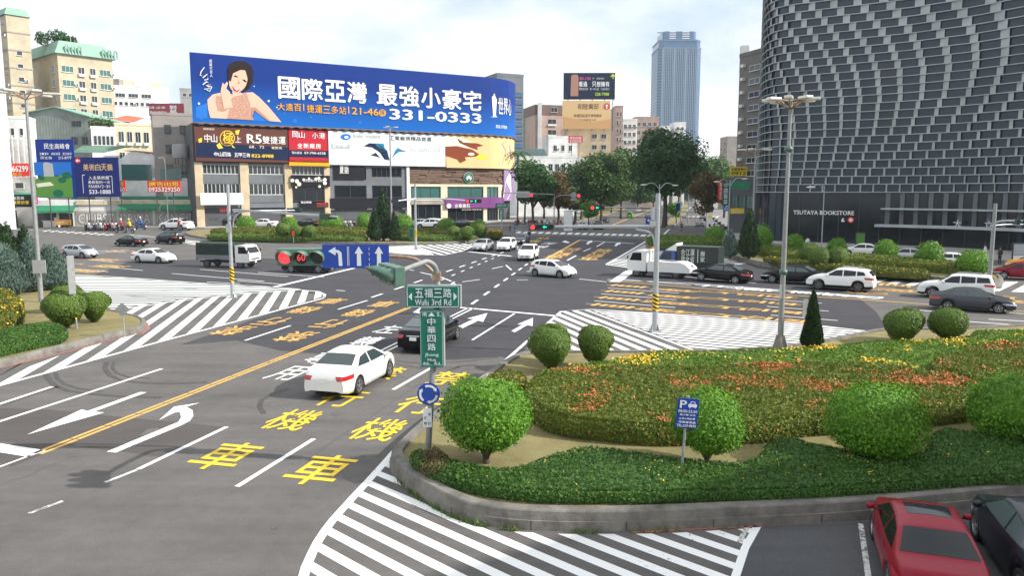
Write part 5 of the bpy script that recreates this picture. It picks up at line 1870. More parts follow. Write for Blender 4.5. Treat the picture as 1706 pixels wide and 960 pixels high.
def air_con(t, loc, an):
 if not _ac:
  b = MB()
  b.box((0, 0, 0), (.8, .42, .62))
  b.box((0, -.215, 0), (.5, .012, .46), 1)
  _ac.append(b.build('air_conditioner', [MATS['frame_white'], MATS['frame_dark']], t))
  o = _ac[0]
 else:
  o = link('air_conditioner', _ac[0].data, t)
 o.location = Vector(loc) - t.location
 o.rotation_euler = (0, 0, an)
def local(o, t):
 o.location = -t.location
 return o
def frame_of(A, B):
 u = (B - A).to_3d()
 u.z = 0
 L = u.length
 u.normalize()
 return u, Vector((u.y, -u.x, 0)), L, math.atan2(u.y, u.x)
def block(name, label, A, B, z1, depth, wall, cat='building', z0=0.0, grids=(), parapet=.6, roof=None, side=None):
 """a straight block whose front runs A->B (left to right as seen), with window grids:
 (face, s0, s1, zlo, zhi, cols, rows, w_frac, h_frac, mull, glass, frame, box)"""
 A, B = Vector((A[0], A[1])), Vector((B[0], B[1]))
 u, n, L, ang = frame_of(A, B)
 bk = -n.xy * depth
 t = thing(name, label, cat, Vector(((A.x + B.x) / 2, (A.y + B.y) / 2, 0)))
 b = MB()
 b.prism([A, B, B + bk, A + bk], z0, z1, 0, 1)
 local(b.build('wall', [MATS[wall], MATS[roof or 'wall_grey']], t), t)
 if parapet:
  b = MB()
  P = [A, B, B + bk, A + bk]
  for i in range(4):
   p, q = P[i], P[(i + 1) % 4]
   e = (q - p).normalized()
   m = Vector((e.y, -e.x)) * .06
   c = (p + q) / 2 - m * 1.0
   b.box((c.x, c.y, z1 + parapet / 2 + .003), ((q - p).length + .18, .26, parapet), 0, math.atan2(e.y, e.x))
  local(b.build('parapet', MATS[wall], t), t)
 faces = {'front': (A, B), 'right': (B, B + bk), 'left': (A + bk, A)}
 for g_ in grids:
  face, s0, s1, zl, zh, cols, rows, wf, hf = g_[:9]
  mull = g_[9] if len(g_) > 9 else 2
  gl = g_[10] if len(g_) > 10 else 'glass_city'
  fr = g_[11] if len(g_) > 11 else 'frame_white'
  bx = g_[12] if len(g_) > 12 else False
  p, q = faces[face]
  uu, nn, LL, an = frame_of(p, q)
  cw, chh = (s1 - s0) * LL / cols, (zh - zl) / rows
  for i in range(cols):
   for j in range(rows):
    s = s0 * LL + cw * (i + .5 - wf / 2)
    if not bx and A.y < 400 and random.Random(int(s * 97 + zl * 7 + j * 13)).random() < .3 and fr == 'frame_white':
     air_con(t, p.to_3d() + uu * (s + cw * wf + .55) + nn * .25 + Vector((0, 0, zl + chh * (j + .42))), an)
    window(t, p.to_3d() + uu * s + nn * .004 + Vector((0, 0, zl + chh * (j + .5 - hf / 2))), an, cw * wf, chh * hf, mull, gl, fr, True, 'window', bx)
 return t, A, B, u, n, L
# ---- the curved billboard building
BBP = [Vector(p) for p in ((XA(325, 158), 158), (XA(800, 191), 191))]
BBP += [Vector((BBP[1].x + a, BBP[1].y + c)) for a, c in ((2.2, 1.4), (4.2, 3.3), (5.9, 5.9), (7.1, 9.2), (7.7, 13), (7.9, 22))]
def make_path(P):
 cum = [0]
 for i in range(1, len(P)):
  cum.append(cum[-1] + (P[i] - P[i - 1]).length)
 def at(s, off=0.0):
  i = 0
  while i < len(P) - 2 and s > cum[i + 1]:
   i += 1
  k = (s - cum[i]) / (cum[i + 1] - cum[i])
  p = P[i] + (P[i + 1] - P[i]) * k
  def nrm(j):
   e = (P[min(j + 1, len(P) - 1)] - P[max(j - 1, 0)]).normalized()
   return Vector((e.y, -e.x))
  na = nrm(i) if i > 0 else Vector(((P[1] - P[0]).normalized().y, -(P[1] - P[0]).normalized().x))
  nb = nrm(i + 1)
  n = (na * (1 - k) + nb * k).normalized()
  return p + n * off
 return at, cum[-1], cum
bb, BBL, bbc = make_path(BBP)
def pdens(P, n=4, lo=1):
 o = [P[0]]
 return o
def on_path(at, L, px, py, off):
 d = ray(px, py)
 r0 = d.x / d.y
 lo, hi = 0.0, L
 for _ in range(40):
  m = (lo + hi) / 2
  p = at(m, off)
  if p.x / p.y < r0:
   lo = m
  else:
   hi = m
 p = at(lo, off)
 return lo, CAM_H + p.y * d.z / d.y
def ribbon(mb, at, s0, s1, z0, z1, o0, o1, mi=0, step=1.5, ends=True):
 """a curved slab following a path between offsets o0 (inner) and o1 (outer)"""
 n = max(1, int((s1 - s0) / step))
 ss = [s0 + (s1 - s0) * i / n for i in range(n + 1)]
 vs = []
 for s in ss:
  a, b = at(s, o0), at(s, o1)
  vs += [(a.x, a.y, z0), (b.x, b.y, z0), (b.x, b.y, z1), (a.x, a.y, z1)]
 fs = []
 for i in range(n):
  for j in range(4):
   fs.append((i * 4 + j, (i + 1) * 4 + j, (i + 1) * 4 + (j + 1) % 4, i * 4 + (j + 1) % 4))
 fs.append((0, 1, 2, 3))
 fs.append((n * 4 + 3, n * 4 + 2, n * 4 + 1, n * 4))
 mb.add(vs, fs, mi)
def bbs(px, py=300, off=0.0):
 return on_path(bb, BBL, px, py, off)[0]
def grad_mat(name, lo, hi, z0, z1):
 m = mat(name, lo, rough=.5, spec=.12)
 t_ = m.node_tree
 g_ = t_.nodes.new('ShaderNodeNewGeometry')
 sx = t_.nodes.new('ShaderNodeSeparateXYZ')
 mr = t_.nodes.new('ShaderNodeMapRange')
 mr.inputs[1].default_value, mr.inputs[2].default_value = z0, z1
 mi = t_.nodes.new('ShaderNodeMix')
 mi.data_type = 'RGBA'
 mi.inputs[6].default_value, mi.inputs[7].default_value = (*lo, 1), (*hi, 1)
 t_.links.new(g_.outputs['Position'], sx.inputs[0])
 t_.links.new(sx.outputs[2], mr.inputs[0])
 t_.links.new(mr.outputs[0], mi.inputs[0])
 t_.links.new(mi.outputs[2], t_.nodes['Principled BSDF'].inputs['Base Color'])
grad_mat('print_blue_fade', (.003, .12, .46), (.004, .030, .20), 21, 30)
bt = thing('billboard_building', 'low curved corner building of grey and beige fronts carrying the huge blue billboard', 'building', (-35, 172, 0))
ZB = 13.2
sA, sB, sC, sD = 0.0, bbs(548), bbs(680), BBL
# shell
b = MB()
ribbon(b, bb, 0, BBL, 0, 21, -14, -.6)
local(b.build('wall', MATS['wall_dark'], bt), bt)
b = MB()
ribbon(b, bb, 0, sB, 3.9, 4.9, -.6, .05)
ribbon(b, bb, 0, bbs(478), 5.0, 6.6, -.58, -.05)
ribbon(b, bb, 0, bbs(478), 9.0, 10.9, -.58, -.05)
ribbon(b, bb, 0, sB, 12.9, 13.3, -.58, .05)
local(b.build('spandrel', MATS['wall_slate'], bt), bt)
for px0, px1 in ((325, 338), (400, 414), (474, 486), (540, 549)):
 b = MB()
 ribbon(b, bb, max(0, bbs(px0)), bbs(px1), 0, 13.25, -.6, .25)
 local(b.build('column', MATS['wall_tan'], bt), bt)
def bb_window(px0, px1, z0, z1, mull, off=-.3, glass='glass_city', frame='frame_white', name='window'):
 s0, s1 = bbs(px0), bbs(px1)
 b = MB()
 ribbon(b, bb, s0, s1, z0, z1, off - .2, off, 1)
 for k in range(mull + 1):
  s = s0 + (s1 - s0) * k / mull
  ribbon(b, bb, s - .05, s + .05, z0, z1, off, off + .08, 0)
 ribbon(b, bb, s0, s1, z0 - .1, z0 + .02, off, off + .12, 0)
 ribbon(b, bb, s0, s1, z1 - .03, z1 + .08, off, off + .12, 0)
 local(b.build(name, [MATS[frame], MATS[glass]], bt), bt)
for z0, z1 in ((6.7, 8.9), (11.0, 12.8)):
 bb_window(339, 399, z0, z1, 9)
 bb_window(415, 473, z0, z1, 8)
bb_window(487, 540, 11.0, 12.8, 8)
bb_window(487, 546, 5.3, 8.3, 3, .1, 'glass_shop', 'frame_dark')
b = MB()
ribbon(b, bb, sB, bbs(556), 3.2, 13.3, -.6, .12)
ribbon(b, bb, bbs(610), bbs(619), 3.2, 13.3, -.6, .12)
ribbon(b, bb, bbs(669), bbs(677), 3.2, 13.3, -.6, .12)
ribbon(b, bb, bbs(556), bbs(610), 8.7, 10.0, -.6, .1)
ribbon(b, bb, bbs(619), bbs(669), 8.7, 10.6, -.6, .1)
ribbon(b, bb, bbs(556), bbs(669), 12.75, 13.3, -.6, .1)
local(b.build('front_panel', MATS['wall_slate'], bt), bt)
b = MB()
ribbon(b, bb, sB, bbs(677), 3.7, 5.8, -.5, .35)
local(b.build('shop_fascia', MATS['print_black'], bt), bt)
bb_window(557, 609, 6.0, 8.6, 2, -.1, 'glass_shop', 'frame_dark')
bb_window(620, 668, 6.0, 8.6, 2, -.1, 'glass_shop', 'frame_dark')
bb_window(620, 668, 10.7, 12.7, 6, -.1, 'glass_shop', 'frame_dark')
b = MB()
ribbon(b, bb, bbs(676.5), bbs(681), 0, 13.3, -.6, .5)
local(b.build('column', MATS['wall_white'], bt), bt)
# cafe: slatted wooden upper front, glass below
b = MB()
s0, s1 = bbs(681), BBL - 8
ribbon(b, bb, s0, s1, 9.1, 14.0, -.6, -.1, 0)
r_ = random.Random(4)
for k in range(13):
 z = 9.15 + k * .37
 s = s0
 while s < s1 - .6:
  e = min(s1, s + r_.uniform(1.6, 4.5))
  if r_.random() < .85:
   ribbon(b, bb, s + .04, e - .04, z, z + .24, -.1, r_.choice((.05, .14, .22)), 1)
  s = e
local(b.build('slat_front', [MATS['wood_brown'], mat('wood_slat', (.20, .125, .085), rough=.7, var=.3, scale=.8)], bt), bt)
b = MB()
ribbon(b, bb, s0, s1, 5.2, 5.7, -.6, .1)
ribbon(b, bb, s0, s1, 8.5, 9.08, -.6, .12)
for px0, px1 in ((681, 684), (734, 745), (805, 811), (830, 836)):
 ribbon(b, bb, bbs(px0), bbs(px1), 0, 8.6, -.6, .08)
local(b.build('stone_frame', MATS['wall_cream'], bt), bt)
for px0, px1 in ((684, 734), (745, 805), (811, 830)):
 bb_window(px0, px1, 5.75, 8.45, 3, -.2, 'glass_green', 'frame_dark')
 bb_window(px0, px1, .2, 4.2, 4, -.3, 'glass_shop', 'frame_dark')
b = MB()
ribbon(b, bb, bbs(684), bbs(738), 4.3, 5.1, -.3, .3)
local(b.build('shop_fascia', MATS['wall_stone'], bt), bt)
b = MB()
ribbon(b, bb, 0, BBL - 6, 20.95, 21.15, -13.5, 1.3)
for k in range(40):
 s = 1 + k * (BBL - 10) / 40
 ribbon(b, bb, s, s + .9, 20.78, 20.94, .7, 1.4)
local(b.build('catwalk', MATS['wall_brown'], bt), bt)
# signs on it: every one a thing of its own, its print as parts
def bb_sign(name, label, px0, px1, z0, z1, off, back, cat='billboard', thick=.35, ext=0.0):
 t = thing(name, label, cat, (0, 0, 0))
 s0, s1 = bbs(px0), (bbs(px1) if px1 < 856 else BBL - ext)
 m = bb((s0 + s1) / 2, off)
 t.location = (m.x, m.y, z0)
 b = MB()
 ribbon(b, bb, s0, s1, z0, z1, off - thick, off, 0, .9)
 local(b.build('panel', MATS['print_' + back], t), t)
 return t, s0, s1
def bb_fn(off):
 def f(s, z, e=0.0):
  p = bb(s, off + e * 6)
  return Vector((p.x, p.y, z))
 return f
def bb_text(t, s_, px0, px1, py0, py1, off, m, bold=.0, name='lettering', spaced=True, anchor=None, vertical=False):
 """py0 (bottom) and py1 (top) are read at the left end"""
 sa, zt_ = on_path(bb, BBL, px0, py1, off)
 zb_ = on_path(bb, BBL, px0, py0, off)[1]
 sb = on_path(bb, BBL, px1, py1, off)[0]
 b = MB()
 (texts if spaced else text)(b, s_, bb_fn(off), sa, zb_, sb, zt_, 0, bold, **(dict(vertical=vertical) if spaced else {}))
 return local(b.build(name, MATS['print_' + m], t), t)
def bb_shape(t, name, pts, off, m):
 q = [on_path(bb, BBL, x, y, off) for x, y in pts]
 tri = tessellate_polygon([[Vector((a, z, 0)) for a, z in q]])
 b = MB()
 vs = [bb_fn(off)(a, z) for a, z in q]
 tt = []
 for i, j, k in tri:
  n_ = (vs[j] - vs[i]).cross(vs[k] - vs[i])
  tt.append((i, j, k) if n_.y < 0 else (i, k, j))
 b.add(vs, tt)
 return local(b.build(name, MATS['print_' + m], t), t)
C3 = lambda pts: [(300 + x / 3.967, 60 + y / 3.967) for x, y in pts]
C4 = lambda pts: [(560 + x / 3.967, 60 + y / 3.967) for x, y in pts]
def ell(cx, cy, rx, ry, n=18, rot=0.0):
 return [(cx + rx * math.cos(a) * math.cos(rot) - ry * math.sin(a) * math.sin(rot), cy + rx * math.cos(a) * math.sin(rot) + ry * math.sin(a) * math.cos(rot)) for a in [2 * math.pi * k / n for k in range(n)]]
t, s0, s1 = bb_sign('billboard', 'huge curved blue billboard with white lettering and a smiling woman on the roof', 325, 999, 21.2, 34.8, 1.2, 'blue_fade', ext=10)
big = t
for i, (x, y, r0) in enumerate(((125, 445, 8), (122, 490, 10), (150, 505, 14), (586, 428, 8), (865, 535, 8), (690, 510, 6), (490, 330, 4), (140, 540, 12), (760, 560, 14), (640, 470, 5), (520, 520, 10), (1190, 570, 10))):
 bb_shape(t, 'light_dot', C3(ell(x, y, r0, r0, 10)), 1.26, 'blue_lit' if i % 3 else 'mist')
bb_shape(t, 'glow_band', C3([(105, 470), (180, 440), (180, 540), (320, 548), (105, 538)]), 1.24, 'blue_lit')
bb_shape(t, 'glow_band', C3([(500, 470), (540, 500), (620, 565), (480, 558)]), 1.24, 'blue_lit')
bb_shape(t, 'hair_print', C3([(318, 260), (310, 220), (330, 180), (375, 163), (425, 165), (465, 190), (485, 235), (480, 300), (460, 345), (420, 370), (380, 330), (330, 290)]), 1.28, 'hair')
bb_shape(t, 'arm_print', C3([(180, 420), (215, 385), (270, 372), (360, 385), (440, 372), (480, 370), (520, 400), (580, 460), (670, 568), (600, 562), (490, 470), (470, 555), (200, 540), (185, 480)]), 1.30, 'skin')
mat('print_rose2', (.30, .12, .08), rough=.4, col2=(.62, .38, .28), scale=5)
bb_shape(t, 'dress_print', C3([(240, 390), (275, 400), (330, 420), (390, 380), (440, 375), (470, 470), (485, 555), (310, 545), (330, 470), (290, 500), (250, 495), (235, 430)]), 1.33, 'rose2')
bb_shape(t, 'face_print', C3(ell(385, 290, 60, 82, 20, .28)), 1.36, 'skin')
bb_shape(t, 'hand_print', C3([(275, 330), (282, 305), (292, 320), (310, 300), (318, 312), (305, 345), (330, 370), (330, 400), (350, 470), (290, 480), (275, 400), (268, 365)]), 1.39, 'skin')
bb_shape(t, 'hair_print', C3([(318, 285), (318, 220), (360, 190), (420, 195), (445, 225), (400, 222), (350, 245), (335, 300)]), 1.40, 'hair')
bb_shape(t, 'lip_print', C3([(343, 325), (360, 345), (395, 350), (380, 368), (355, 360)]), 1.40, 'lip')
bb_shape(t, 'eye_print', C3([(350, 262), (368, 258), (388, 272), (368, 270)]), 1.40, 'hair')
bb_shape(t, 'eye_print', C3([(410, 285), (428, 287), (445, 305), (425, 300)]), 1.40, 'hair')
for pts in ([(160, 205), (138, 235), (132, 260), (145, 262)], [(150, 275), (180, 250), (185, 285), (160, 290)], [(150, 320), (175, 300), (205, 320), (170, 325), (200, 345), (160, 350)], [(180, 330), (210, 335), (195, 365), (175, 355)]):
 b = MB()
 q = [on_path(bb, BBL, *C3([p])[0], 1.3) for p in pts]
 b.tube([bb_fn(1.3)(a, z) for a, z in q], .10, 5)
 local(b.build('handwriting', MATS['print_white'], t), t)
bb_text(t, '超級代言人', 348.5, 353, 128, 98, 1.28, 'white', vertical=True)
bb_text(t, '國際亞灣', 461, 612, 163, 127, 1.3, 'white', .03)
bb_text(t, '最強小豪宅', 625.5, 803, 174, 139.5, 1.3, 'white', .03)
bb_text(t, '大遠百', 461, 502, 183, 171, 1.3, 'orange', .012)
bb_text(t, '|', 505, 506.5, 184, 173, 1.3, 'orange', spaced=False)
bb_text(t, '捷運三多站', 510, 577, 187, 174, 1.3, 'orange', .012)
bb_text(t, '|', 580, 581.5, 189, 177, 1.3, 'orange', spaced=False)
bb_text(t, '21-46', 586, 630, 190, 178.5, 1.3, 'orange', .02, spaced=False)
bb_shape(t, 'round_mark', C3(ell(1337, 507, 24, 24, 16)), 1.28, 'orange')
bb_text(t, '坪', 632.5, 641.5, 193, 182.5, 1.33, 'blue')
bb_text(t, '331-0333', 649.5, 801, 198, 181, 1.3, 'white', .035, spaced=False)
bb_text(t, '世界心', 829, 851.5, 189, 162, 1.3, 'white', .01)
bb_shape(t, 'tower_mark', C4([(1020, 535), (1038, 530), (1030, 400), (1040, 395), (1045, 375), (1052, 398), (1062, 420), (1055, 525), (1065, 535)]), 1.3, 'white')
bb_text(t, '建設公司廣告', 826, 845, 213, 207.5, 1.3, 'white')
bb_shape(t, 'hair_print', C3([(430, 215), (455, 250), (462, 310), (440, 350), (452, 300), (440, 250)]), 1.41, 'hair')
bb_shape(t, 'teeth_print', C3([(350, 333), (365, 346), (390, 350), (372, 358)]), 1.43, 'white')
bb_shape(t, 'nose_print', C3([(388, 290), (396, 312), (380, 316)]), 1.40, 'rose')
bb_shape(t, 'neck_print', C3([(345, 360), (400, 372), (420, 385), (350, 400)]), 1.34, 'skin')
bb_shape(t, 'arm_shade_print', C3([(470, 470), (500, 470), (600, 562), (585, 562), (490, 490), (474, 555)]), 1.33, 'rose')
t, s0, s1 = bb_sign('billboard', 'dark brown billboard with a gold round character and R5 lettering below the blue one', 327, 480, 13.45, 20.4, .9, 'brown')
bb_shape(t, 'lower_field', C3([(105, 700), (718, 735), (716, 822), (107, 800)]), .93, 'navy')
bb_text(t, '中山', 339.5, 362, 236.5, 223, .95, 'white', .01)
bb_shape(t, 'round_mark', C3(ell(312, 675, 50, 52, 20)), .93, 'yellow')
bb_shape(t, 'round_mark', C3(ell(312, 675, 45, 47, 20)), .95, 'brown')
bb_text(t, '極', 369.5, 389, 239, 220, .97, 'yellow', .012)
bb_text(t, '上', 391, 402, 237, 226, .95, 'white')
bb_text(t, 'R5', 411, 435, 238, 223.5, .95, 'white', .03, spaced=False)
bb_text(t, '雙捷運', 436, 476, 239, 226.5, .95, 'white', .015)
bb_text(t, '68．72', 415, 440, 246.5, 242, .95, 'cream', spaced=False)
bb_text(t, '雙面寬', 452, 470, 248, 244, .95, 'cream')
bb_text(t, '中山四路', 356, 385, 260, 253, .95, 'white', .005)
bb_text(t, '五甲三路', 390, 417, 261, 254.5, .95, 'white', .005)
bb_text(t, '822-8988', 419, 455.5, 262, 256.5, .95, 'yellow', .02, spaced=False)
bb_text(t, '城揚建設', 338, 357.5, 216, 212.5, .95, 'cream')
for pts in ([(240, 720), (262, 705), (285, 740), (255, 745)], [(365, 625), (395, 618), (385, 652), (368, 648)], [(340, 715), (365, 740), (345, 735)], [(120, 680), (145, 672), (143, 700), (125, 705)]):
 bb_shape(t, 'butterfly_mark', C3(pts), .96, 'yellow')
t, s0, s1 = bb_sign('billboard', 'dark red billboard between the brown and the white one', 482, 545.5, 13.75, 20.5, .8, 'red')
bb_shape(t, 'lower_field', C3([(722, 752), (978, 758), (978, 805), (722, 797)]), .83, 'navy')
bb_text(t, '岡山', 486, 508, 229, 218.5, .85, 'white', .012)
bb_text(t, '小港', 519, 542, 230.5, 220.5, .85, 'white', .012)
bb_text(t, '全新廠房', 494.5, 535, 246.5, 238, .85, 'white', .008)
bb_text(t, '07-790-6538', 507, 542, 256.5, 252.5, .85, 'white', .01, spaced=False)
bb_text(t, '電台建設', 486, 503, 256, 252, .85, 'white')
t, s0, s1 = bb_sign('shop_sign', 'narrow orange sign strip under the dark red billboard', 481, 548, 12.85, 13.6, 1.0, 'orange', 'sign')
bb_text(t, '青心傳．南部火鍋', 487, 545, 268.5, 264.5, 1.03, 'rust')
t, s0, s1 = bb_sign('billboard', 'white billboard with leaping blue dolphins and a grey skyline', 547, 740, 13.2, 20.6, .9, 'mist')
bb_shape(t, 'field_print', C3([(985, 745), (1740, 770), (1740, 838), (985, 800)]), .92, 'white')
bb_shape(t, 'round_mark', C3(ell(1095, 666, 34, 20, 16)), .94, 'blue_lit')
bb_shape(t, 'round_mark', C3(ell(1100, 668, 15, 8, 12)), .96, 'white')
bb_text(t, '電台建設 特別白藏院集', 588, 634, 229, 224, .94, 'greyl')
bb_text(t, '工業廠房精品首選', 648, 719, 233, 226, .94, 'black', .004)
for pts, m in (([(1215, 728), (1250, 708), (1320, 710), (1370, 760), (1385, 820), (1350, 815), (1320, 770), (1270, 735)], 'navy'), ([(1290, 712), (1345, 710), (1355, 750), (1382, 818), (1368, 818), (1330, 765)], 'teal'),
   ([(1255, 788), (1285, 775), (1292, 768), (1300, 778), (1325, 805), (1290, 795)], 'navy'), ([(1395, 812), (1420, 760), (1440, 738), (1455, 748), (1500, 765), (1450, 765), (1420, 785)], 'teal')):
 bb_shape(t, 'dolphin_print', C3(pts), .95, m)
r_ = random.Random(2)
for k in range(34):
 x = 1000 + k * 7.4 if k < 17 else 1520 + (k - 17) * 12
 y = 745 + (x - 1000) * .035
 hgt = r_.uniform(8, 36)
 bb_shape(t, 'skyline_print', C3([(x, y), (x, y - hgt), (x + 4, y - hgt), (x + 4, y)]), .94, 'greyl')
t, s0, s1 = bb_sign('billboard', 'orange sunset billboard with whales wrapping the rounded corner', 741.5, 999, 13.0, 20.7, .9, 'sand', ext=10)
bb_shape(t, 'sky_print', C4([(722, 660), (1000, 670), (900, 740), (722, 745)]), .92, 'cream')
bb_shape(t, 'sea_print', C4([(722, 800), (900, 790), (1080, 830), (1080, 858), (722, 838)]), .92, 'tan')
bb_shape(t, 'whale_print', C4([(722, 730), (800, 726), (900, 750), (945, 780), (930, 795), (850, 800), (860, 820), (820, 840), (800, 815), (722, 790)]), .95, 'rust')
bb_shape(t, 'whale_print', C4([(815, 705), (800, 672), (840, 702), (930, 708), (975, 722), (930, 735), (940, 752), (880, 735)]), .95, 'rust')
bb_shape(t, 'whale_print', C4(ell(893, 780, 22, 10, 12)), .98, 'cream')
bb_shape(t, 'figure_print', C4([(1095, 850), (1110, 800), (1120, 760), (1095, 710), (1125, 695), (1150, 720), (1160, 800), (1172, 865)]), .95, 'lilac')
bb_shape(t, 'sun_print', C4(ell(960, 800, 42, 16, 14)), .94, 'yellow')
t, s0, s1 = bb_sign('banner', 'tall purple banner on the rounded corner beside the slatted cafe front', 837, 855, 5.0, 12.9, .5, 'lilac', 'banner')
bb_shape(t, 'figure_print', [(838, 330), (843, 300), (850, 285), (852, 320), (846, 332)], .55, 'white')
t, s0, s1 = bb_sign('shop_sign', 'bubble patterned dark shop sign above the balcony windows', 484, 548, 8.4, 10.8, .75, 'black', 'sign')
Q5b = lambda x, y: (380 + x / 3.967, 240 + y / 3.967)
for x, y, r0 in ((425, 240, 12), (455, 245, 14), (470, 265, 14), (500, 235, 9), (535, 228, 8), (580, 230, 10), (600, 225, 10), (640, 235, 12), (640, 258, 13), (605, 280, 9), (450, 285, 7)):
 bb_shape(t, 'bubble_print', [Q5b(*p) for p in ell(x, y, r0, r0, 10)], .79, 'cream')
bb_text(t, '好的甜點小午餐飲所', 505, 541, 303, 298, .80, 'white')
t, s0, s1 = bb_sign('shop_sign', 'dark shop sign with brush lettering on the grey front', 556, 608, 10.0, 12.9, .4, 'black', 'sign')
bb_text(t, '夏語', 565, 581, 289, 276, .45, 'white', .01)
t, s0, s1 = bb_sign('shop_sign', 'small black sign with white characters under the balcony windows', 497, 524, 4.0, 5.0, .45, 'black', 'sign')
bb_text(t, '觀念眼鏡', 501, 519, 339, 335.5, .5, 'white', .01)
t, s0, s1 = bb_sign('shop_sign', 'small dark red sign beside the small black one', 525, 545, 3.9, 4.9, .45, 'brown', 'sign')
bb_text(t, '專業配鏡', 527, 543, 341, 338, .5, 'redb', .01)
t, s0, s1 = bb_sign('shop_sign', 'blank white shop sign on the left end of the beige front', 331, 402, 4.6, 7.0, 1.2, 'white', 'sign')
bb_text(t, '出租', 366, 384, 353, 347, 1.25, 'redb')
t, s0, s1 = bb_sign('shop_sign', 'purple jewellery shop sign at the rounded corner', 740, 836, 3.3, 5.9, .6, 'lilac', 'sign')
t['label'] = 'long purple shop sign with white characters above the corner shop'
[c for c in t.children][0].data.materials[0] = MATS['purple']
bb_text(t, '京華鑽石', 757, 783, 346.5, 340, .65, 'white', .01)
bb_text(t, 'DIAMOND FINE JEWEL', 770, 803, 351, 348.5, .65, 'cream', spaced=False)
bb_shape(t, 'round_mark', [(748 + 4 * math.cos(a), 343 + 4 * math.sin(a)) for a in [k * .6 for k in range(10)]], .65, 'white')
# green roundel of the coffee house
t = thing('round_sign', 'round green and white coffee house sign on the wooden slats', 'sign')
sc_, zc_ = on_path(bb, BBL, 780.5, 296, .3)
pc = bb(sc_, .3)
t.location = (pc.x, pc.y, zc_)
uu = (bb(sc_ + .5, .3) - bb(sc_ - .5, .3)).to_3d().normalized()
nn = Vector((uu.y, -uu.x, 0))
def disc(name, r0, off, m, pts=None):
 b = MB()
 P = pts or ell(0, 0, r0, r0, 28)
 b.extrude(P, pc.to_3d() + Vector((0, 0, zc_)) + nn * off, uu, (0, 0, 1), nn, .06)
 local(b.build(name, MATS['print_' + m], t), t)
disc('rim', 1.32, 0, 'white')
disc('ring', 1.25, .05, 'green')
disc('ring', .82, .10, 'white')
disc('emblem', .78, .15, 'green')
disc('emblem_hair', 0, .20, 'white', [(-.42, -.2), (-.46, .2), (-.25, .42), (-.12, .42), (-.1, .62), (0, .5), (.1, .62), (.12, .42), (.25, .42), (.46, .2), (.42, -.2), (.3, -.6), (.18, -.1), (0, -.3), (-.18, -.1), (-.3, -.6)])
disc('emblem_face', 0, .24, 'green', ell(0, .12, .2, .24, 14))
disc('emblem_face', 0, .28, 'white', ell(0, .12, .16, .20, 14))
disc('emblem_tail', 0, .20, 'white', [(-.72, -.1), (-.55, .3), (-.5, -.1), (-.35, -.6), (-.5, -.55)])
disc('emblem_tail', 0, .20, 'white', [(.72, -.1), (.55, .3), (.5, -.1), (.35, -.6), (.5, -.55)])
# ---- left: beige apartment house, tower and neighbours
def wl(px, Y):
 return (XA(px, Y, 200), Y)
t, A, B, u, n, L = block('apartment_house', 'beige apartment house with mint green eaves and a roof garden', wl(103, 200), (XA(103, 200, 200) + 8.6, 210.2), ZA(88, 200), 22, 'wall_beige',
 grids=[('front', .03, .30, 5, ZA(93, 200) - 1.2, 1, 10, .75, .42, 3, 'glass_green'), ('front', .30, .52, 5, ZA(93, 200) - 1.2, 1, 10, .5, .45, 2, 'glass_city', 'frame_white', True),
  ('front', .52, .72, 5, ZA(93, 200) - 1.2, 1, 10, .5, .45, 2, 'glass_city', 'frame_white', True), ('front', .72, .98, 5, ZA(93, 200) - 1.2, 1, 10, .75, .42, 3, 'glass_green'),
  ('left', .78, .92, 5, ZA(93, 200) - 1.2, 1, 10, .6, .5, 1, 'glass_city', 'frame_white')], parapet=0)
zt_ = ZA(88, 200)
b = MB()
bk = -n.xy * 22
o = .7
for z, e in ((zt_ + .02, .5), (zt_ + .3, .9)):
 pass
P0 = [A, B, B + bk, A + bk]
Pout = inset([Vector(p) for p in P0], -.8)
Pin = inset([Vector(p) for p in P0], 1.0)
b.add([(p.x, p.y, zt_ + .01) for p in Pout] + [(p.x, p.y, zt_ + 3.4) for p in Pin], [(i, (i + 1) % 4, 4 + (i + 1) % 4, 4 + i) for i in range(4)])
b.poly([(p.x, p.y, zt_ + 3.4) for p in Pin])
b.poly([(p.x, p.y, zt_ + .01) for p in Pout])
local(b.build('roof', MATS['roof_mint'], t), t)
for k in range(10):
 b = MB()
 c = Vector((B.x, B.y, 0)) - u * (L * .05 + k * .9) - n * 3
 b.cyl(c + Vector((0, 0, zt_ + 3.3)), c + Vector((0, 0, zt_ + 5.2)), .05, 5)
 local(b.build('railing_post', MATS['frame_white'], t), t)
for fr in (.05, .72):
 b = MB()
 for k in range(3):
  q = A.to_3d() + u * (L * fr + 1 + k * 1.5) + n * .9 + Vector((0, 0, zt_ + .2))
  b.extrude([(0, 0), (0, 1.6), (.2, 2.1), (.5, 2.3), (.8, 2.1), (1.0, 1.6), (1.0, 0), (.75, 0), (.75, 1.5), (.5, 1.8), (.25, 1.5), (.25, 0)], q, u, (0, 0, 1), -n, .4)
 local(b.build('roof_arches', MATS['roof_mint'], t), t)
tb = thing('roof_garden', 'dark green palms and bushes on the roof of the beige apartment house', 'plants', (A.x + u.x * 2 - n.x * 7, A.y + u.y * 2 - n.y * 7, zt_ + 3.2))
b = MB()
r_ = random.Random(5)
for c, s in (((-3, 0, 1.6), 1.8), ((0, 1, 2.2), 2.0), ((2.5, 0, 1.6), 1.6), ((4.5, .5, 1.0), 1.2)):
 for _ in range(260):
  d = rdir(r_)
  put_leaf(b, Vector(c) + d * s * r_.random() ** .4, (d + rdir(r_)).normalized(), .7, r_)
b.build('foliage', MATS['leaf_tree_deep'], tb)
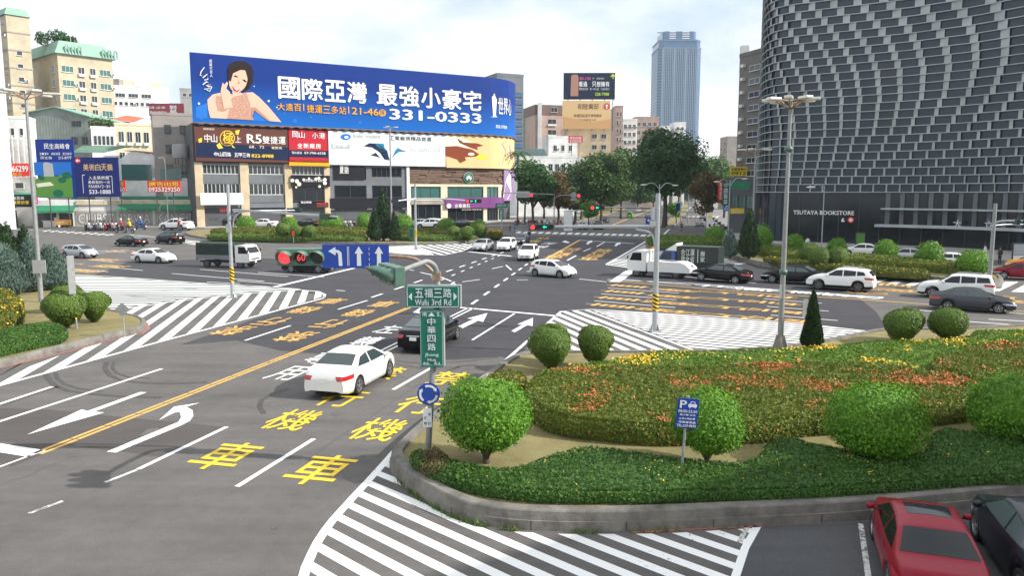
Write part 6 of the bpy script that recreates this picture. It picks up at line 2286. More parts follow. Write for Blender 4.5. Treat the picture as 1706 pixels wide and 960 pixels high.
t, A, B, u, n, L = block('apartment_tower', 'slim beige tower with mint green top left of the apartment house', wl(23, 196), (XA(23, 196, 200) + 3.3, 199.9), ZA(23, 196), 9, 'wall_beige',
 grids=[('front', .2, .75, 8, ZA(75, 196), 1, 11, .42, .33, 1, 'glass_city', 'frame_white'), ('left', .2, .9, 8, ZA(24, 196), 2, 14, .7, .12, 1, 'glass_city', 'frame_white')], parapet=0)
zt_ = ZA(23, 196)
b = MB()
P0 = inset([A, B, B - n.xy * 9, A - n.xy * 9], -.35)
P1 = inset([A, B, B - n.xy * 9, A - n.xy * 9], .5)
z2 = ZA(10, 196)
b.add([(p.x, p.y, zt_) for p in P0] + [(p.x, p.y, z2) for p in P1], [(i, (i + 1) % 4, 4 + (i + 1) % 4, 4 + i) for i in range(4)])
b.poly([(p.x, p.y, z2) for p in P1])
local(b.build('roof', MATS['roof_mint'], t), t)
b = MB()
for k in range(9):
 zz = 12 + k * (zt_ - 12) / 9
 P2 = inset([A, B, B - n.xy * 9, A - n.xy * 9], -.12)
 b.prism(P2, zz, zz + .35)
local(b.build('floor_band', MATS['wall_stone'], t), t)
block('white_tower', 'white high building cut off by the left edge of the photo', (XA(5, 150, 100) - 14, 141), (XA(5, 150, 100), 150), 60, 20, 'wall_white', grids=[('front', .7, .95, 20, 50, 1, 8, .4, .5, 1)], parapet=0)
block('white_house', 'low white flat house at the left edge below the beige tower', wl(-40, 175), wl(46, 178), ZA(196, 175), 12, 'wall_white', grids=[('front', .6, .95, 14, ZA(198, 175), 2, 1, .35, .6, 1)])
t, A, B, u, n, L = block('white_block', 'white factory like block with window bands behind the red sign', wl(187, 255), wl(283, 262), ZA(143, 255), 16, 'wall_white',
 grids=[('front', .05, .72, ZA(163, 255), ZA(152, 255), 3, 1, .72, .55, 3), ('front', .03, .85, ZA(177, 255), ZA(166, 255), 9, 1, .6, .5, 1)], parapet=.4)
for f in (.32, .78):
 b = MB()
 c = A.to_3d() + u * L * f - n * 4
 b.box((c.x, c.y, ZA(140, 255)), (3.4, 3, 3.4), 0, math.atan2(u.y, u.x))
 local(b.build('roof_hut', MATS['wall_cream'], t), t)
block('grey_roof_block', 'small grey roof storey between the white block and the billboard', wl(302, 270), wl(330, 272), ZA(149, 270), 10, 'wall_grey', grids=[('front', .1, .8, ZA(163, 270), ZA(152, 270), 2, 1, .6, .5, 1)])
block('brown_roof_block', 'brown roof storey behind the white block at its left end', wl(180, 275), wl(202, 275), ZA(134, 275), 10, 'wall_stone')
# grey metal sided house with a shallow gable
t = thing('metal_house', 'grey green metal sided house with shallow gable roof', 'house', (XA(95, 184, 220), 186, 0))
b = MB()
xl, xa, xr = XA(45, 184, 220), XA(93, 184, 200), XA(150, 184, 220)
b.extrude([(xl, 0), (xl, ZA(189, 184)), (xa, ZA(179, 184)), (xr, ZA(195, 184)), (xr, 0)], (0, 184, 0), (1, 0, 0), (0, 0, 1), (0, 1, 0), 16)
local(b.build('wall', MATS['sheet_grey'], t), t)
b = MB()
for (x0, z0), (x1, z1) in (((xl - .4, ZA(189, 184) - .05), (xa, ZA(179, 184) + .05)), ((xa, ZA(179, 184) + .05), (xr + .4, ZA(195, 184) - .05))):
 b.add([(x0, 183.5, z0), (x1, 183.5, z1), (x1, 201, z1), (x0, 201, z0), (x0, 183.5, z0 + .25), (x1, 183.5, z1 + .25), (x1, 201, z1 + .25), (x0, 201, z0 + .25)],
  [(0, 1, 2, 3), (7, 6, 5, 4), (0, 4, 5, 1), (2, 6, 7, 3), (1, 5, 6, 2), (0, 3, 7, 4)])
local(b.build('roof', MATS['roof_mint'], t), t)
b = MB()
for k in range(20):
 x = xl + .7 + k * (xr - xl - 1.2) / 20
 b.box((x, 183.97, ZA(189, 184) / 2), (.07, .05, ZA(197, 184)))
local(b.build('ribs', MATS['sheet_grey'], t), t)
for k in range(4):
 window(t, (XA(120 + k * 4, 184, 205), 183.99, ZA(210, 184)), 0, .35, 1.1, 1, 'glass_city', 'frame_dark', False)
for k in range(2):
 window(t, (XA(120 + k * 17, 184, 235), 183.99, ZA(240, 184)), 0, 1.3, 1.6, 1, 'glass_city', 'frame_dark', False)
block('balcony_house', 'white house with railings and roof plants right of the metal sided house', wl(150, 180), wl(190, 182), ZA(214, 180), 12, 'wall_white', grids=[('front', .08, .95, ZA(243, 180), ZA(224, 180), 5, 1, .7, .8, 1), ('front', .1, .9, 6, 10, 3, 1, .6, .6, 1)])
tb = thing('roof_garden', 'bushes growing on the roof of the white balcony house', 'plants', (XA(168, 182, 210), 182, ZA(214, 180) + .6))
b = MB()
for _ in range(700):
 q = Vector((r_.uniform(-2.6, 2.6), r_.uniform(-.8, .8), abs(r_.gauss(0, .9))))
 put_leaf(b, q, rdir(r_), .5, r_)
b.build('foliage', MATS['leaf_tree'], tb)
t, *_ = block('red_roof_house', 'small pale house with orange red roof behind the balcony house', wl(182, 205), wl(216, 207), ZA(200, 205), 9, 'wall_white', grids=[('front', .1, .9, ZA(225, 205), ZA(203, 205), 2, 2, .5, .5, 1)], parapet=0)
b = MB()
xl, xr = XA(180, 205, 200), XA(218, 205, 200)
b.add([(xl, 204.5, ZA(200, 205) + .02), (xr, 206.5, ZA(203, 205) + .02), (xr - 1, 215, ZA(190, 205)), (xl + 1, 213, ZA(187, 205))], [(0, 1, 2, 3), (3, 2, 1, 0)])
local(b.build('roof', MATS['roof_red'], t), t)
block('cream_house', 'cream house with balcony boxes left of the grey stone building', wl(190, 182), wl(252, 186), ZA(208, 182), 12, 'wall_cream', grids=[('front', .05, .95, 8, ZA(210, 182), 4, 3, .6, .5, 2, 'glass_city', 'frame_white', True)])
t, A, B, u, n, L = block('stone_house', 'grey brown stone building with few windows just left of the billboards', wl(254, 166), wl(331, 170), ZA(191, 166), 14, 'wall_stone',
 grids=[('front', .18, .45, 6, ZA(197, 166), 1, 4, .45, .38, 1, 'glass_city', 'frame_dark'), ('front', .5, .80, 6, ZA(197, 166), 1, 4, .45, .38, 1, 'glass_city', 'frame_dark')])
t = thing('rooftop_sign', 'dark red rooftop sign with white characters above the grey stone building', 'sign', (XA(277, 172, 180), 172, ZA(191, 170)))
b = MB()
x0, x1, z0, z1 = XA(248, 172, 180), XA(306, 172, 180), ZA(193, 172), ZA(172, 172)
b.span((x0, 172, z0), (x1, 172.3, z1))
local(b.build('panel', MATS['print_brown'], t), t)
[c for c in t.children][0].data.materials[0] = mat('print_wine', (.22, .03, .045), rough=.4)
fn = plane_fn((0, 171.98, 0), (1, 0, 0), (0, 0, 1), (0, -1, 0), .01)
b = MB()
text(b, '250萬', fn, XA(253, 172), ZA(181, 172), XA(264, 172), ZA(177, 172)); local(b.build('lettering', MATS['print_white'], t), t)
b = MB()
text(b, '1房1衛', fn, XA(267, 172), ZA(181, 172), XA(282, 172), ZA(177, 172))
local(b.build('lettering', MATS['print_white'], t), t)
b = MB()
texts(b, '買房就是現在', fn, XA(256, 172), ZA(190, 172), XA(284, 172), ZA(185, 172))
local(b.build('lettering', MATS['print_white'], t), t)
b = MB()
texts(b, '到局', fn, XA(289, 172), ZA(190, 172), XA(300, 172), ZA(175, 172), 0, .02, True)
local(b.build('lettering', MATS['print_white'], t), t)
b = MB()
for k in range(4):
 x = x0 + (x1 - x0) * (k + .5) / 4
 b.cyl((x, 172.2, z0 - 2), (x, 172.2, z0), .08, 5)
local(b.build('stand', MATS['frame_dark'], t), t)
t = thing('water_tank', 'round grey water tank on the low roof beside the brown billboard', 'tank', (XA(300, 163, 255), 163, ZA(264, 163)))
b = MB()
b.lathe([(.01, 0), (1.5, 0), (1.55, .1), (1.55, 2.6), (1.3, 2.9), (.01, 3.05)], 18)
b.build('tank', MATS['wall_grey'], t)
b = MB()
for a in range(4):
 b.cyl((1.1 * math.cos(a * 1.57), 1.1 * math.sin(a * 1.57), -1.2), (1.1 * math.cos(a * 1.57), 1.1 * math.sin(a * 1.57), 0), .07, 5)
b.build('stand', MATS['frame_dark'], t)
# ---- row of low shops on the left
YS = 162.0
zs = lambda py: ZA(py, YS)
t = thing('shop_row', 'low row of shabby shops with white shed walls and graffiti covered shutters', 'shop', (XA(190, YS), YS, 0))
b = MB()
x0, x1 = XA(70, YS, 360), XA(324, YS, 360)
b.span((x0, YS, 0), (x1, YS + 9, zs(333)))
b.span((XA(196, YS), YS + 2.5, zs(333)), (XA(322, YS), YS + 9.5, zs(296)))
local(b.build('wall', MATS['wall_white'], t), t)
b = MB()
b.extrude([(XA(188, YS), 0), (XA(188, YS), zs(268)), (XA(212, YS), zs(251)), (XA(292, YS), zs(262)), (XA(292, YS), 0)], (0, YS + 3.5, 0), (1, 0, 0), (0, 0, 1), (0, 1, 0), 9)
local(b.build('shed', MATS['wall_white'], t), t)
b = MB()
b.add([(XA(198, YS), YS + 3.2, zs(249)), (XA(294, YS), YS + 3.2, zs(261)), (XA(294, YS), YS + 13, zs(253)), (XA(205, YS), YS + 13, zs(245))], [(0, 1, 2, 3), (3, 2, 1, 0)])
local(b.build('roof', MATS['roof_rust'], t), t)
b = MB()
b.add([(XA(120, YS), YS + 4, zs(253)), (XA(170, YS), YS + 4, zs(253)), (XA(198, YS), YS + 4, zs(243)), (XA(198, YS), YS + 12, zs(238)), (XA(120, YS), YS + 12, zs(238))], [(0, 1, 2, 3, 4), (4, 3, 2, 1, 0)])
local(b.build('roof', MATS['roof_mint'], t), t)
b = MB()
for px0, px1, py0, py1 in ((198, 245, 300, 273), (250, 292, 300, 280)):
 b.span((XA(px0, YS), YS + 2.4, zs(py0)), (XA(px1, YS), YS + 2.5, zs(py1)))
local(b.build('glazed_wall', MATS['glass_green'], t), t)
b = MB()
b.span((XA(196, YS), YS + .1, zs(332)), (XA(323, YS), YS + 2.4, zs(327)))
local(b.build('sheet_roof', MATS['sheet_green'], t), t)
for k, (px0, px1) in enumerate(((133, 195), (197, 250), (253, 318))):
 b = MB()
 b.span((XA(px0, YS, 360), YS - .12, .15), (XA(px1, YS, 360), YS - .02, zs(351)))
 for j in range(14):
  z = .3 + j * .2
  b.span((XA(px0, YS, 360), YS - .15, z), (XA(px1, YS, 360), YS - .12, z + .03))
 o = local(b.build('shutter', MATS['shutter'], t), t)
 fn = plane_fn((0, YS - .16, 0), (1, 0, 0), (0, 0, 1), (0, -1, 0), .02)
 b = MB()
 word = ('CIUBSZ', 'DRWA', 'KANGO')[k]
 text(b, word, fn, XA(px0 + 3, YS, 360), .5, XA(px1 - 3, YS, 360), 2.9, 0, .05)
 oo = b.build('graffiti', MATS['wall_grey'], o)
 b = MB()
 fn = plane_fn((0, YS - .20, 0), (1, 0, 0), (0, 0, 1), (0, -1, 0), .02)
 text(b, word, fn, XA(px0 + 4, YS, 360), .7, XA(px1 - 4, YS, 360), 2.7, 0, -.005)
 b.build('graffiti', MATS['wall_white'], o)
b = MB()
for k in range(9):
 xx0 = XA(131 + k * 20.8, YS)
 b.span((xx0, YS - .3, zs(341)), (XA(131 + k * 20.8 + 20.2, YS), YS + .1, zs(334)))
local(b.build('sign_strip', MATS['wall_cream'], t), t)
for px0, px1, py, lab in ((72, 131, 350, None), (196, 259, 347, None), (262, 325, 348, None)):
 b = MB()
 xx0, xx1 = XA(px0, YS), XA(px1, YS)
 z_ = zs(py - 8)
 n_ = 14
 vs = []
 for k in range(n_ + 1):
  x = xx0 + (xx1 - xx0) * k / n_
  dz = .10 if k % 2 else 0
  vs += [(x, YS - .1, z_ + 0), (x, YS - 2.2, z_ - 1.0), (x, YS - 2.25, z_ - 1.35 - dz)]
 fs = []
 for k in range(n_):
  for j in range(2):
   a = k * 3 + j
   fs += [(a, a + 1, a + 4, a + 3)]
 b.add(vs, fs)
 local(b.build('awning', MATS['awning_green'], t), t)
b = MB()
b.span((XA(72, YS), YS - .05, 0), (XA(100, YS), YS - .01, 2.9)); b.span((XA(104, YS), YS - .05, 0), (XA(124, YS), YS - .01, 2.9))
local(b.build('shop_opening', MATS['glass_shop'], t), t)
t.rotation_euler = (0, 0, R(14))
t = thing('food_counter', 'white shop counter under the green awning', 'counter', (XA(80, YS - 3), YS - 3, 0))
b = MB()
b.span((-1.6, -.4, 0), (1.6, .4, 1.3)); b.span((-1.7, -.5, 1.3), (1.7, .5, 1.38))
b.span((-1.6, .1, 1.38), (1.6, .15, 2.0))
b.build('counter', MATS['wall_white'], t)
t = thing('food_cart', 'orange food cart under the green awning', 'cart', (XA(100, YS - 4.2), YS - 4.2, 0))
b = MB()
b.span((-1.4, -.4, .5), (1.4, .4, 1.5)); b.span((-1.45, -.45, 1.5), (1.45, .45, 1.56))
b.build('body', MATS['print_orange'], t)
for sx in (-1, 1):
 b = MB()
 b.lathe([(.01, -.04), (.25, -.04), (.25, .04), (.01, .04)], 12, 0, Matrix.Translation((sx, -.45, .25)) @ Matrix.Rotation(R(90), 4, 'X'))
 b.build('wheel', MATS['tyre'], t)
b = MB()
texts(b, '小吃飲料', plane_fn((-1.2, -.41, .7), (1, 0, 0), (0, 0, 1), (0, -1, 0), .01), 0, 0, 2.4, .6)
b.build('lettering', MATS['print_white'], t)
t, *_ = block('corner_shop', 'dark fronted shop with pale upper wall at the left edge', (XA(-60, YS), YS + 1), (XA(66, YS), YS - 1), zs(296), 10, 'wall_white', grids=[('front', .3, .9, zs(318), zs(300), 2, 1, .4, .5, 1)], parapet=.2)
b = MB()
b.add([(XA(-60, YS), YS - 1.2, zs(325)), (XA(62, YS), YS - 2.2, zs(325)), (XA(50, YS), YS + 2, zs(315)), (XA(-60, YS), YS + 2, zs(315))], [(0, 1, 2, 3), (3, 2, 1, 0)])
local(b.build('canopy', MATS['sheet_green'], t), t)
b = MB()
b.span((XA(0, YS), YS - 1.3, .1), (XA(20, YS), YS - 1.2, zs(350))); b.span((XA(24, YS), YS - 1.5, .1), (XA(30, YS), YS - 1.2, zs(350)))
local(b.build('doorway', MATS['glass_shop'], t), t)
def flat_sign(name, label, px0, px1, py0, py1, Y, back, lines, cat='sign', post=False, thick=.25, slant=0.0, stand='frame_dark'):
 """flat board facing the crossing; lines: (string, px0, px1, pybottom, pytop, print, bold, vertical)"""
 x0, x1, z0, z1 = XA(px0, Y, py1), XA(px1, Y, py1), ZA(py0, Y), ZA(py1, Y)
 t = thing(name, label, cat, ((x0 + x1) / 2, Y, z0))
 b = MB()
 b.span((x0, Y, z0), (x1, Y + thick, z1))
 local(b.build('panel', MATS['print_' + back] if 'print_' + back in MATS else MATS[back], t), t)
 fn = plane_fn((0, Y, 0), (1, 0, 0), (0, 0, 1), (0, -1, 0), .03)
 for ln in lines:
  s_, a, c, d, e, m = ln[:6]
  b = MB()
  vert = len(ln) > 7 and ln[7]
  solid = len(ln) > 8
  (text if solid else texts)(b, s_, fn, XA(a, Y, py1), ZA(d, Y), XA(c, Y, py1), ZA(e, Y), 0, ln[6] if len(ln) > 6 else 0, **({} if solid else dict(vertical=vert)))
  local(b.build('lettering', MATS['print_' + m], t), t)
 if post:
  b = MB()
  for k in range(post):
   x = x0 + (x1 - x0) * (k + .5) / post
   b.cyl((x, Y + thick + .1, 0), (x, Y + thick + .1, z1 - .3), .10, 6)
  local(b.build('post', MATS[stand], t), t)
 return t, fn
def sign_shape(t, fn, Y, pts, m, name='print', k=0.0, py=300):
 b = MB()
 q = [Vector((XA(x, Y, py), ZA(y, Y), 0)) for x, y in pts]
 tri = tessellate_polygon([q])
 vs = [fn(p.x, p.y) + Vector((0, -k, 0)) for p in q]
 tt = []
 for i, j, l in tri:
  tt.append((i, j, l) if (vs[j] - vs[i]).cross(vs[l] - vs[i]).y < 0 else (i, l, j))
 b.add(vs, tt)
 local(b.build(name, MATS['print_' + m], t), t)
YB = 152.0
t, fn = flat_sign('billboard', 'tall blue billboard with a pale tower above green trees, left one of two', 58, 121, 330, 232, YB, 'blue', [('民生高峰會', 72, 116, 248, 239, 'white', .02), ('2.3房 城區捷運 星空豪邸', 64, 118, 258, 254, 'white'), ('民生路', 65, 85, 265, 260.5, 'white'), ('215-8777', 95, 117, 265, 260.5, 'white', .01, False, 1)], 'billboard', 2)
sign_shape(t, fn, YB, [(58.5, 329), (120.5, 329), (120.5, 296), (108, 288), (96, 294), (70, 292), (58.5, 300)], 'leafy', 'tree_print', .02)
sign_shape(t, fn, YB, [(58.5, 292), (120.5, 292), (120.5, 270), (58.5, 270)], 'blue_lit', 'sky_print', .01)
sign_shape(t, fn, YB, [(74, 294), (74, 272), (78, 270), (84, 271), (90, 273), (91, 294)], 'greyl', 'tower_print', .03)
sign_shape(t, fn, YB, [(60, 306), (84, 303), (90, 309), (62, 312)], 'cream', 'wall_print', .03)
for x_, y_, r_0 in ((70, 297, 5), (112, 292, 8), (104, 300, 7), (96, 322, 9)):
 sign_shape(t, fn, YB, ell(x_, y_, r_0, r_0 * .7, 10), 'green', 'tree_print', .035)
t, fn = flat_sign('billboard', 'deep blue billboard with golden title and white slogan, right one of two', 124, 196, 328, 262, YB, 'blue_deep', [('美術白天鵝', 137, 187, 284, 273, 'sand', .012), ('入主美術館', 145, 180, 299, 293, 'white', .01), ('最輕鬆的一次', 144, 181, 306, 301, 'white', .01),
 ('買568萬/2-3房', 144, 181, 313, 308, 'white'), ('533-1888', 145, 181, 323, 316, 'white', .03, False, 1)], 'billboard', 2)
sign_shape(t, fn, YB, ell(132, 267.5, 5, 4.5, 14), 'redb', 'arrow_mark', .02)
sign_shape(t, fn, YB, [(128.5, 267.5), (132, 264.8), (132, 266.7), (135.5, 266.7), (135.5, 268.3), (132, 268.3), (132, 270.2)], 'white', 'arrow_mark', .04)
for q in ([(138, 292), (138, 291), (142, 291), (142, 292)], [(137.5, 322), (137.5, 291), (138.3, 291), (138.3, 322)], [(186.5, 322), (186.5, 293), (187.3, 293), (187.3, 322)], [(183, 294), (183, 293), (187.3, 293), (187.3, 294)]):
 sign_shape(t, fn, YB, q, 'white', 'bracket_print', .02)
flat_sign('phone_sign', 'red rental sign with white telephone number at the left edge', -12, 47, 293.5, 272, 155, 'redb', [('0963166299', -8, 46, 286, 276, 'white', .04, False, 1), ('吳先生', 12, 36, 292.5, 288, 'yellow')])
flat_sign('phone_sign', 'red and white advertising sign with yellow characters beside the thin white lamp post', 245, 300, 320, 301, 155, 'redb', [('廣告出租', 247, 298, 310, 303, 'yellow', .02), ('0925329250', 247, 299, 319, 312, 'white', .03, False, 1)], post=2)
flat_sign('phone_sign', 'red advertising sign partly hidden by the deep blue billboard', 190, 208, 320, 301, 155, 'redb', [('租', 200, 206, 310, 303, 'yellow', .02), ('50', 198, 207, 319, 312, 'white', .03, False, 1)], post=1)
flat_sign('shop_sign', 'black shop sign with white and yellow characters at the left edge', -20, 57, 345, 324, 157.5, 'black', [('港式臭豆腐', 7, 40, 332.5, 327.5, 'white', .01), ('麻辣蒸餃愛', 13, 48, 340, 334.5, 'yellow', .01), ('火', -8, 3, 339, 326, 'orange', .03)])
flat_sign('shop_sign', 'small pink vertical sign beside the black shop sign', 56, 62.5, 340, 327, 157.3, 'pink', [('飯卷', 57.5, 61.5, 338, 328, 'white', 0, True)])
# white netted scaffold structure above the corner shop
t = thing('billboard', 'empty white lattice billboard frame at the left edge', 'billboard', (XA(25, 158), 158, zs(296)))
b = MB()
xl, xr = XA(-20, 158), XA(53, 158)
for k in range(9):
 x = xl + (xr - xl) * k / 8
 b.box((x, 158, (zs(296) + zs(228)) / 2), (.12, .12, zs(228) - zs(296)))
for k in range(5):
 z = zs(296) + (zs(228) - zs(296)) * k / 4
 b.box(((xl + xr) / 2, 158.1, z), (xr - xl, .12, .12))
local(b.build('lattice', MATS['frame_white'], t), t)
b = MB()
b.span((xl, 158.4, zs(296)), (xr, 158.6, zs(230)))
local(b.build('backing', MATS['wall_white'], t), t)
# ---- centre background
t, *_ = block('office_tower', 'narrow dark grey office tower rising behind the billboard corner', wl(828, 262), wl(872, 266), ZA(126, 262), 18, 'wall_slate',
 grids=[('front', .04, .55, 12, ZA(150, 262), 2, 12, .8, .62, 2, 'glass_city', 'frame_dark'), ('front', .62, .98, 12, ZA(150, 262), 1, 12, .8, .55, 2, 'glass_tower', 'frame_dark')], parapet=1.0)
block('mint_building', 'mint green building between the office tower and the pink block', wl(868, 330), wl(896, 330), ZA(200, 330), 14, 'wall_green', grids=[('front', .1, .9, 12, ZA(205, 330), 2, 6, .3, .4, 1)])
t, A, B, u, n, L = block('pink_block', 'pinkish apartment block with dark brown top storeys', wl(892, 315), wl(938, 318), ZA(190, 315), 18, 'wall_pink', grids=[('front', .35, .85, 8, ZA(193, 315), 1, 7, .6, .45, 2, 'glass_city', 'frame_white', True)], parapet=0)
b = MB()
P = inset([A, B, B - n.xy * 18, A - n.xy * 18], -.3)
b.prism(P, ZA(190, 315), ZA(174, 315))
local(b.build('top_storey', MATS['wall_brown'], t), t)
window(t, A.to_3d() + u * L * .55 + n * .4 + Vector((0, 0, ZA(186, 315))), math.atan2(u.y, u.x), 2.6, 1.8, 2)
b = MB()
c = A.to_3d() + u * L * .14 + n * .5
b.box((c.x, c.y, ZA(172, 315) / 2), (1.6, 1.6, ZA(170, 315)))
local(b.build('shaft', MATS['wall_white'], t), t)
block('tan_building', 'tan building carrying the two stacked billboards', wl(940, 292), wl(1018, 292), ZA(214, 292), 20, 'wall_tan', grids=[('front', .55, .95, 10, ZA(218, 292), 2, 5, .5, .4, 2), ('right', .1, .9, 10, ZA(180, 292), 4, 6, .5, .5, 1)])
block('white_annex', 'white low annex with steel frame in front of the tan building', wl(914, 280), wl(962, 282), ZA(229, 280), 10, 'wall_white', grids=[('front', .1, .9, 6, ZA(235, 280), 3, 4, .4, .4, 2)])
t, fn = flat_sign('billboard', 'dark blue billboard with a lit tower, upper one of two stacked', 939, 1025, 165.5, 121, 288, 'night', [('80-100', 966, 984, 133, 128, 'pink', .02, False, 1), ('坪 景觀豪邸', 987, 1007, 132, 129, 'mist'), ('看過 只想擁有', 964, 1016, 144, 135.5, 'white', .03), ('國際級地標 第一中心區 只留給最好', 965, 1016, 150, 146, 'mist'), ('328-7988', 992, 1015, 159, 154, 'lime', .02, False, 1)], 'billboard')
sign_shape(t, fn, 288, [(949, 160), (950, 126), (953, 124), (960, 124), (962, 128), (962, 160)], 'rose', 'tower_print', .02)
sign_shape(t, fn, 288, [(1014, 127), (1018.5, 122.5), (1023, 127), (1021.5, 128), (1019.3, 126), (1019.3, 131), (1017.7, 131), (1017.7, 126), (1015.5, 128)], 'lime', 'arrow_mark', .02)
b = MB()
for px in (945, 965, 985, 1005, 1019):
 b.cyl((XA(px, 288.6), 288.6, ZA(214, 292) - 1), (XA(px, 288.6), 288.6, ZA(123, 288)), .18, 6)
local(b.build('stand', MATS['frame_dark'], t), t)
t, fn = flat_sign('billboard', 'sand coloured billboard with dark characters and a red arrow disc, lower one of two stacked', 937, 1017, 215, 167, 288, 'sand', [('和陸寓邸', 962, 998, 182, 172.5, 'brown', .004), ('高樓日船滿天博物寓境', 956, 1003, 195, 190, 'brown', .004), ('已有和陸五千平', 964, 994, 202.5, 198, 'brown'), ('公升二房室 別寓匠', 955, 1003, 210, 205, 'brown')], 'billboard')
sign_shape(t, fn, 288, [(938, 214.5), (1016, 214.5), (1016, 198), (985, 203), (938, 194)], 'tan', 'dune_print', .015)
sign_shape(t, fn, 288, ell(1009, 177, 5.5, 5.5, 18), 'redb', 'arrow_mark', .02)
sign_shape(t, fn, 288, [(1005.5, 177), (1009, 173), (1012.5, 177), (1010, 176.3), (1010, 181), (1008, 181), (1008, 176.3)], 'white', 'arrow_mark', .04)
flat_sign('phone_sign', 'small red sign with white characters on the steel frame below the stacked billboards', 947, 971, 238, 226, 276, 'redb', [('廣告出租', 949, 969, 232, 227.5, 'white', .02), ('3335555', 949, 969, 237, 233, 'white', .02, False, 1)], post=2)
block('terrace_block', 'narrow reddish block just right of the stacked billboards', wl(1025, 330), wl(1038, 330), ZA(178, 330), 16, 'wall_pink', grids=[('front', .1, .9, 10, ZA(183, 330), 2, 9, .5, .5, 1)])
block('pale_block', 'pale apartment block between reddish block and grey block in the background', wl(1037, 350), wl(1062, 350), ZA(200, 350), 16, 'wall_white', grids=[('front', .05, .95, 10, ZA(204, 350), 3, 8, .6, .5, 2)])
block('pink_white_block', 'wide pale pink block before the blue tower', wl(1058, 390), wl(1098, 390), ZA(196, 390), 18, 'wall_pink', grids=[('front', .05, .95, 10, ZA(200, 390), 4, 8, .6, .45, 2)])
block('white_slab', 'white slab house at the foot of the blue tower, left one', wl(1103, 430), wl(1118, 430), ZA(211, 430), 14, 'wall_white', grids=[('front', .1, .9, 10, ZA(215, 430), 2, 9, .5, .5, 1)])
block('white_slab', 'taller white slab house at the foot of the blue tower, right one', wl(1124, 430), wl(1143, 430), ZA(205, 430), 14, 'wall_white', grids=[('front', .1, .9, 10, ZA(209, 430), 2, 10, .5, .5, 1)])
t, A, B, u, n, L = block('glass_roof_house', 'pale building with slanted green glazing behind the palms', wl(864, 232), wl(960, 236), ZA(262, 232), 16, 'wall_white', grids=[('front', .05, .45, 4, ZA(268, 232), 3, 3, .7, .6, 2, 'glass_green'), ('front', .5, .95, 2, ZA(268, 232), 4, 4, .6, .55, 2, 'glass_city')])
b = MB()
p0 = A.to_3d()
b.add([p0 + Vector((0, -.2, ZA(262, 232) + .62)), p0 + u * L * .5 + Vector((0, -.2, ZA(262, 232) + .62)), p0 + u * L * .45 + Vector((0, 5, ZA(246, 232))), p0 + u * L * .02 + Vector((0, 5, ZA(246, 232)))], [(0, 1, 2, 3), (3, 2, 1, 0)])
local(b.build('glass_roof', MATS['glass_green'], t), t)
block('street_house', 'grey house with balconies behind the street trees on the left of the far road', wl(955, 260), wl(1010, 330), ZA(262, 260), 14, 'wall_grey', grids=[('front', .03, .97, 4, ZA(266, 260), 7, 4, .6, .5, 2, 'glass_city', 'frame_white', True)])
block('street_house', 'white house deeper along the left of the far road', wl(1012, 345), wl(1070, 460), ZA(275, 345), 14, 'wall_white', grids=[('front', .03, .97, 4, ZA(280, 345), 8, 4, .6, .5, 2)])
# blue tower
t = thing('skyscraper', 'tall blue grey glass skyscraper standing alone in the hazy distance', 'skyscraper', (XA(1129, 900, 100), 900, 0))
X0, X1 = XA(1095, 900, 200), XA(1166, 900, 200)
zt_ = ZA(80, 900)
b = MB()
cx, hw = (X0 + X1) / 2, (X1 - X0) / 2
oct_ = lambda s, k: [(cx + a * s, 925 + c * s) for a, c in ((-hw + k, -hw), (hw - k, -hw), (hw, -hw + k), (hw, hw - k), (hw - k, hw), (-hw + k, hw), (-hw, hw - k), (-hw, -hw + k))]
b.prism(oct_(1, 5), 0, zt_)
b.prism(oct_(.97, 5), zt_, ZA(66, 900))
b.prism(oct_(.78, 4), ZA(66, 900), ZA(50, 900))
local(b.build('wall', MATS['glass_tower'], t), t)
b = MB()
nf = 46
for k in range(nf):
 z = 20 + (zt_ - 20) * k / nf
 P = oct_(1.012, 5)
 b.prism(P, z, z + 1.3)
b.prism(oct_(1.02, 5), zt_ - .5, zt_ + 1.5)
b.prism(oct_(.99, 5), ZA(66, 900) - 1, ZA(66, 900) + .6)
local(b.build('floor_slab', mat('slab_blue', (.10, .16, .24), rough=.6), t), t)
b = MB()
for k in range(19):
 x = cx - hw + 5 + (2 * hw - 10) * k / 18
 b.box((x, 925 - hw - .6, (20 + zt_) / 2), (1.0 if k % 6 else 2.2, 1.0, zt_ - 20))
local(b.build('mullion', mat('mullion_blue', (.17, .25, .34), rough=.5), t), t)
for x0_, x1_ in ((-.48, -.18), (.12, .45)):
 b = MB()
 for j in range(4):
  z = ZA(64, 900) + 1 + j * 2.4
  b.span((cx + hw * x0_, 925 - hw * .78 - .4, z), (cx + hw * x1_, 925 - hw * .78, z + 1.0))
 local(b.build('crown_louvre', MATS['wall_white'], t), t)
b = MB()
b.cyl((cx - hw * .55, 925, ZA(50, 900)), (cx - hw * .55, 925, ZA(46, 900)), .8, 6)
b.box((cx - hw * .62, 925, ZA(46.5, 900)), (14, .8, .8))
local(b.build('roof_crane', MATS['frame_dark'], t), t)
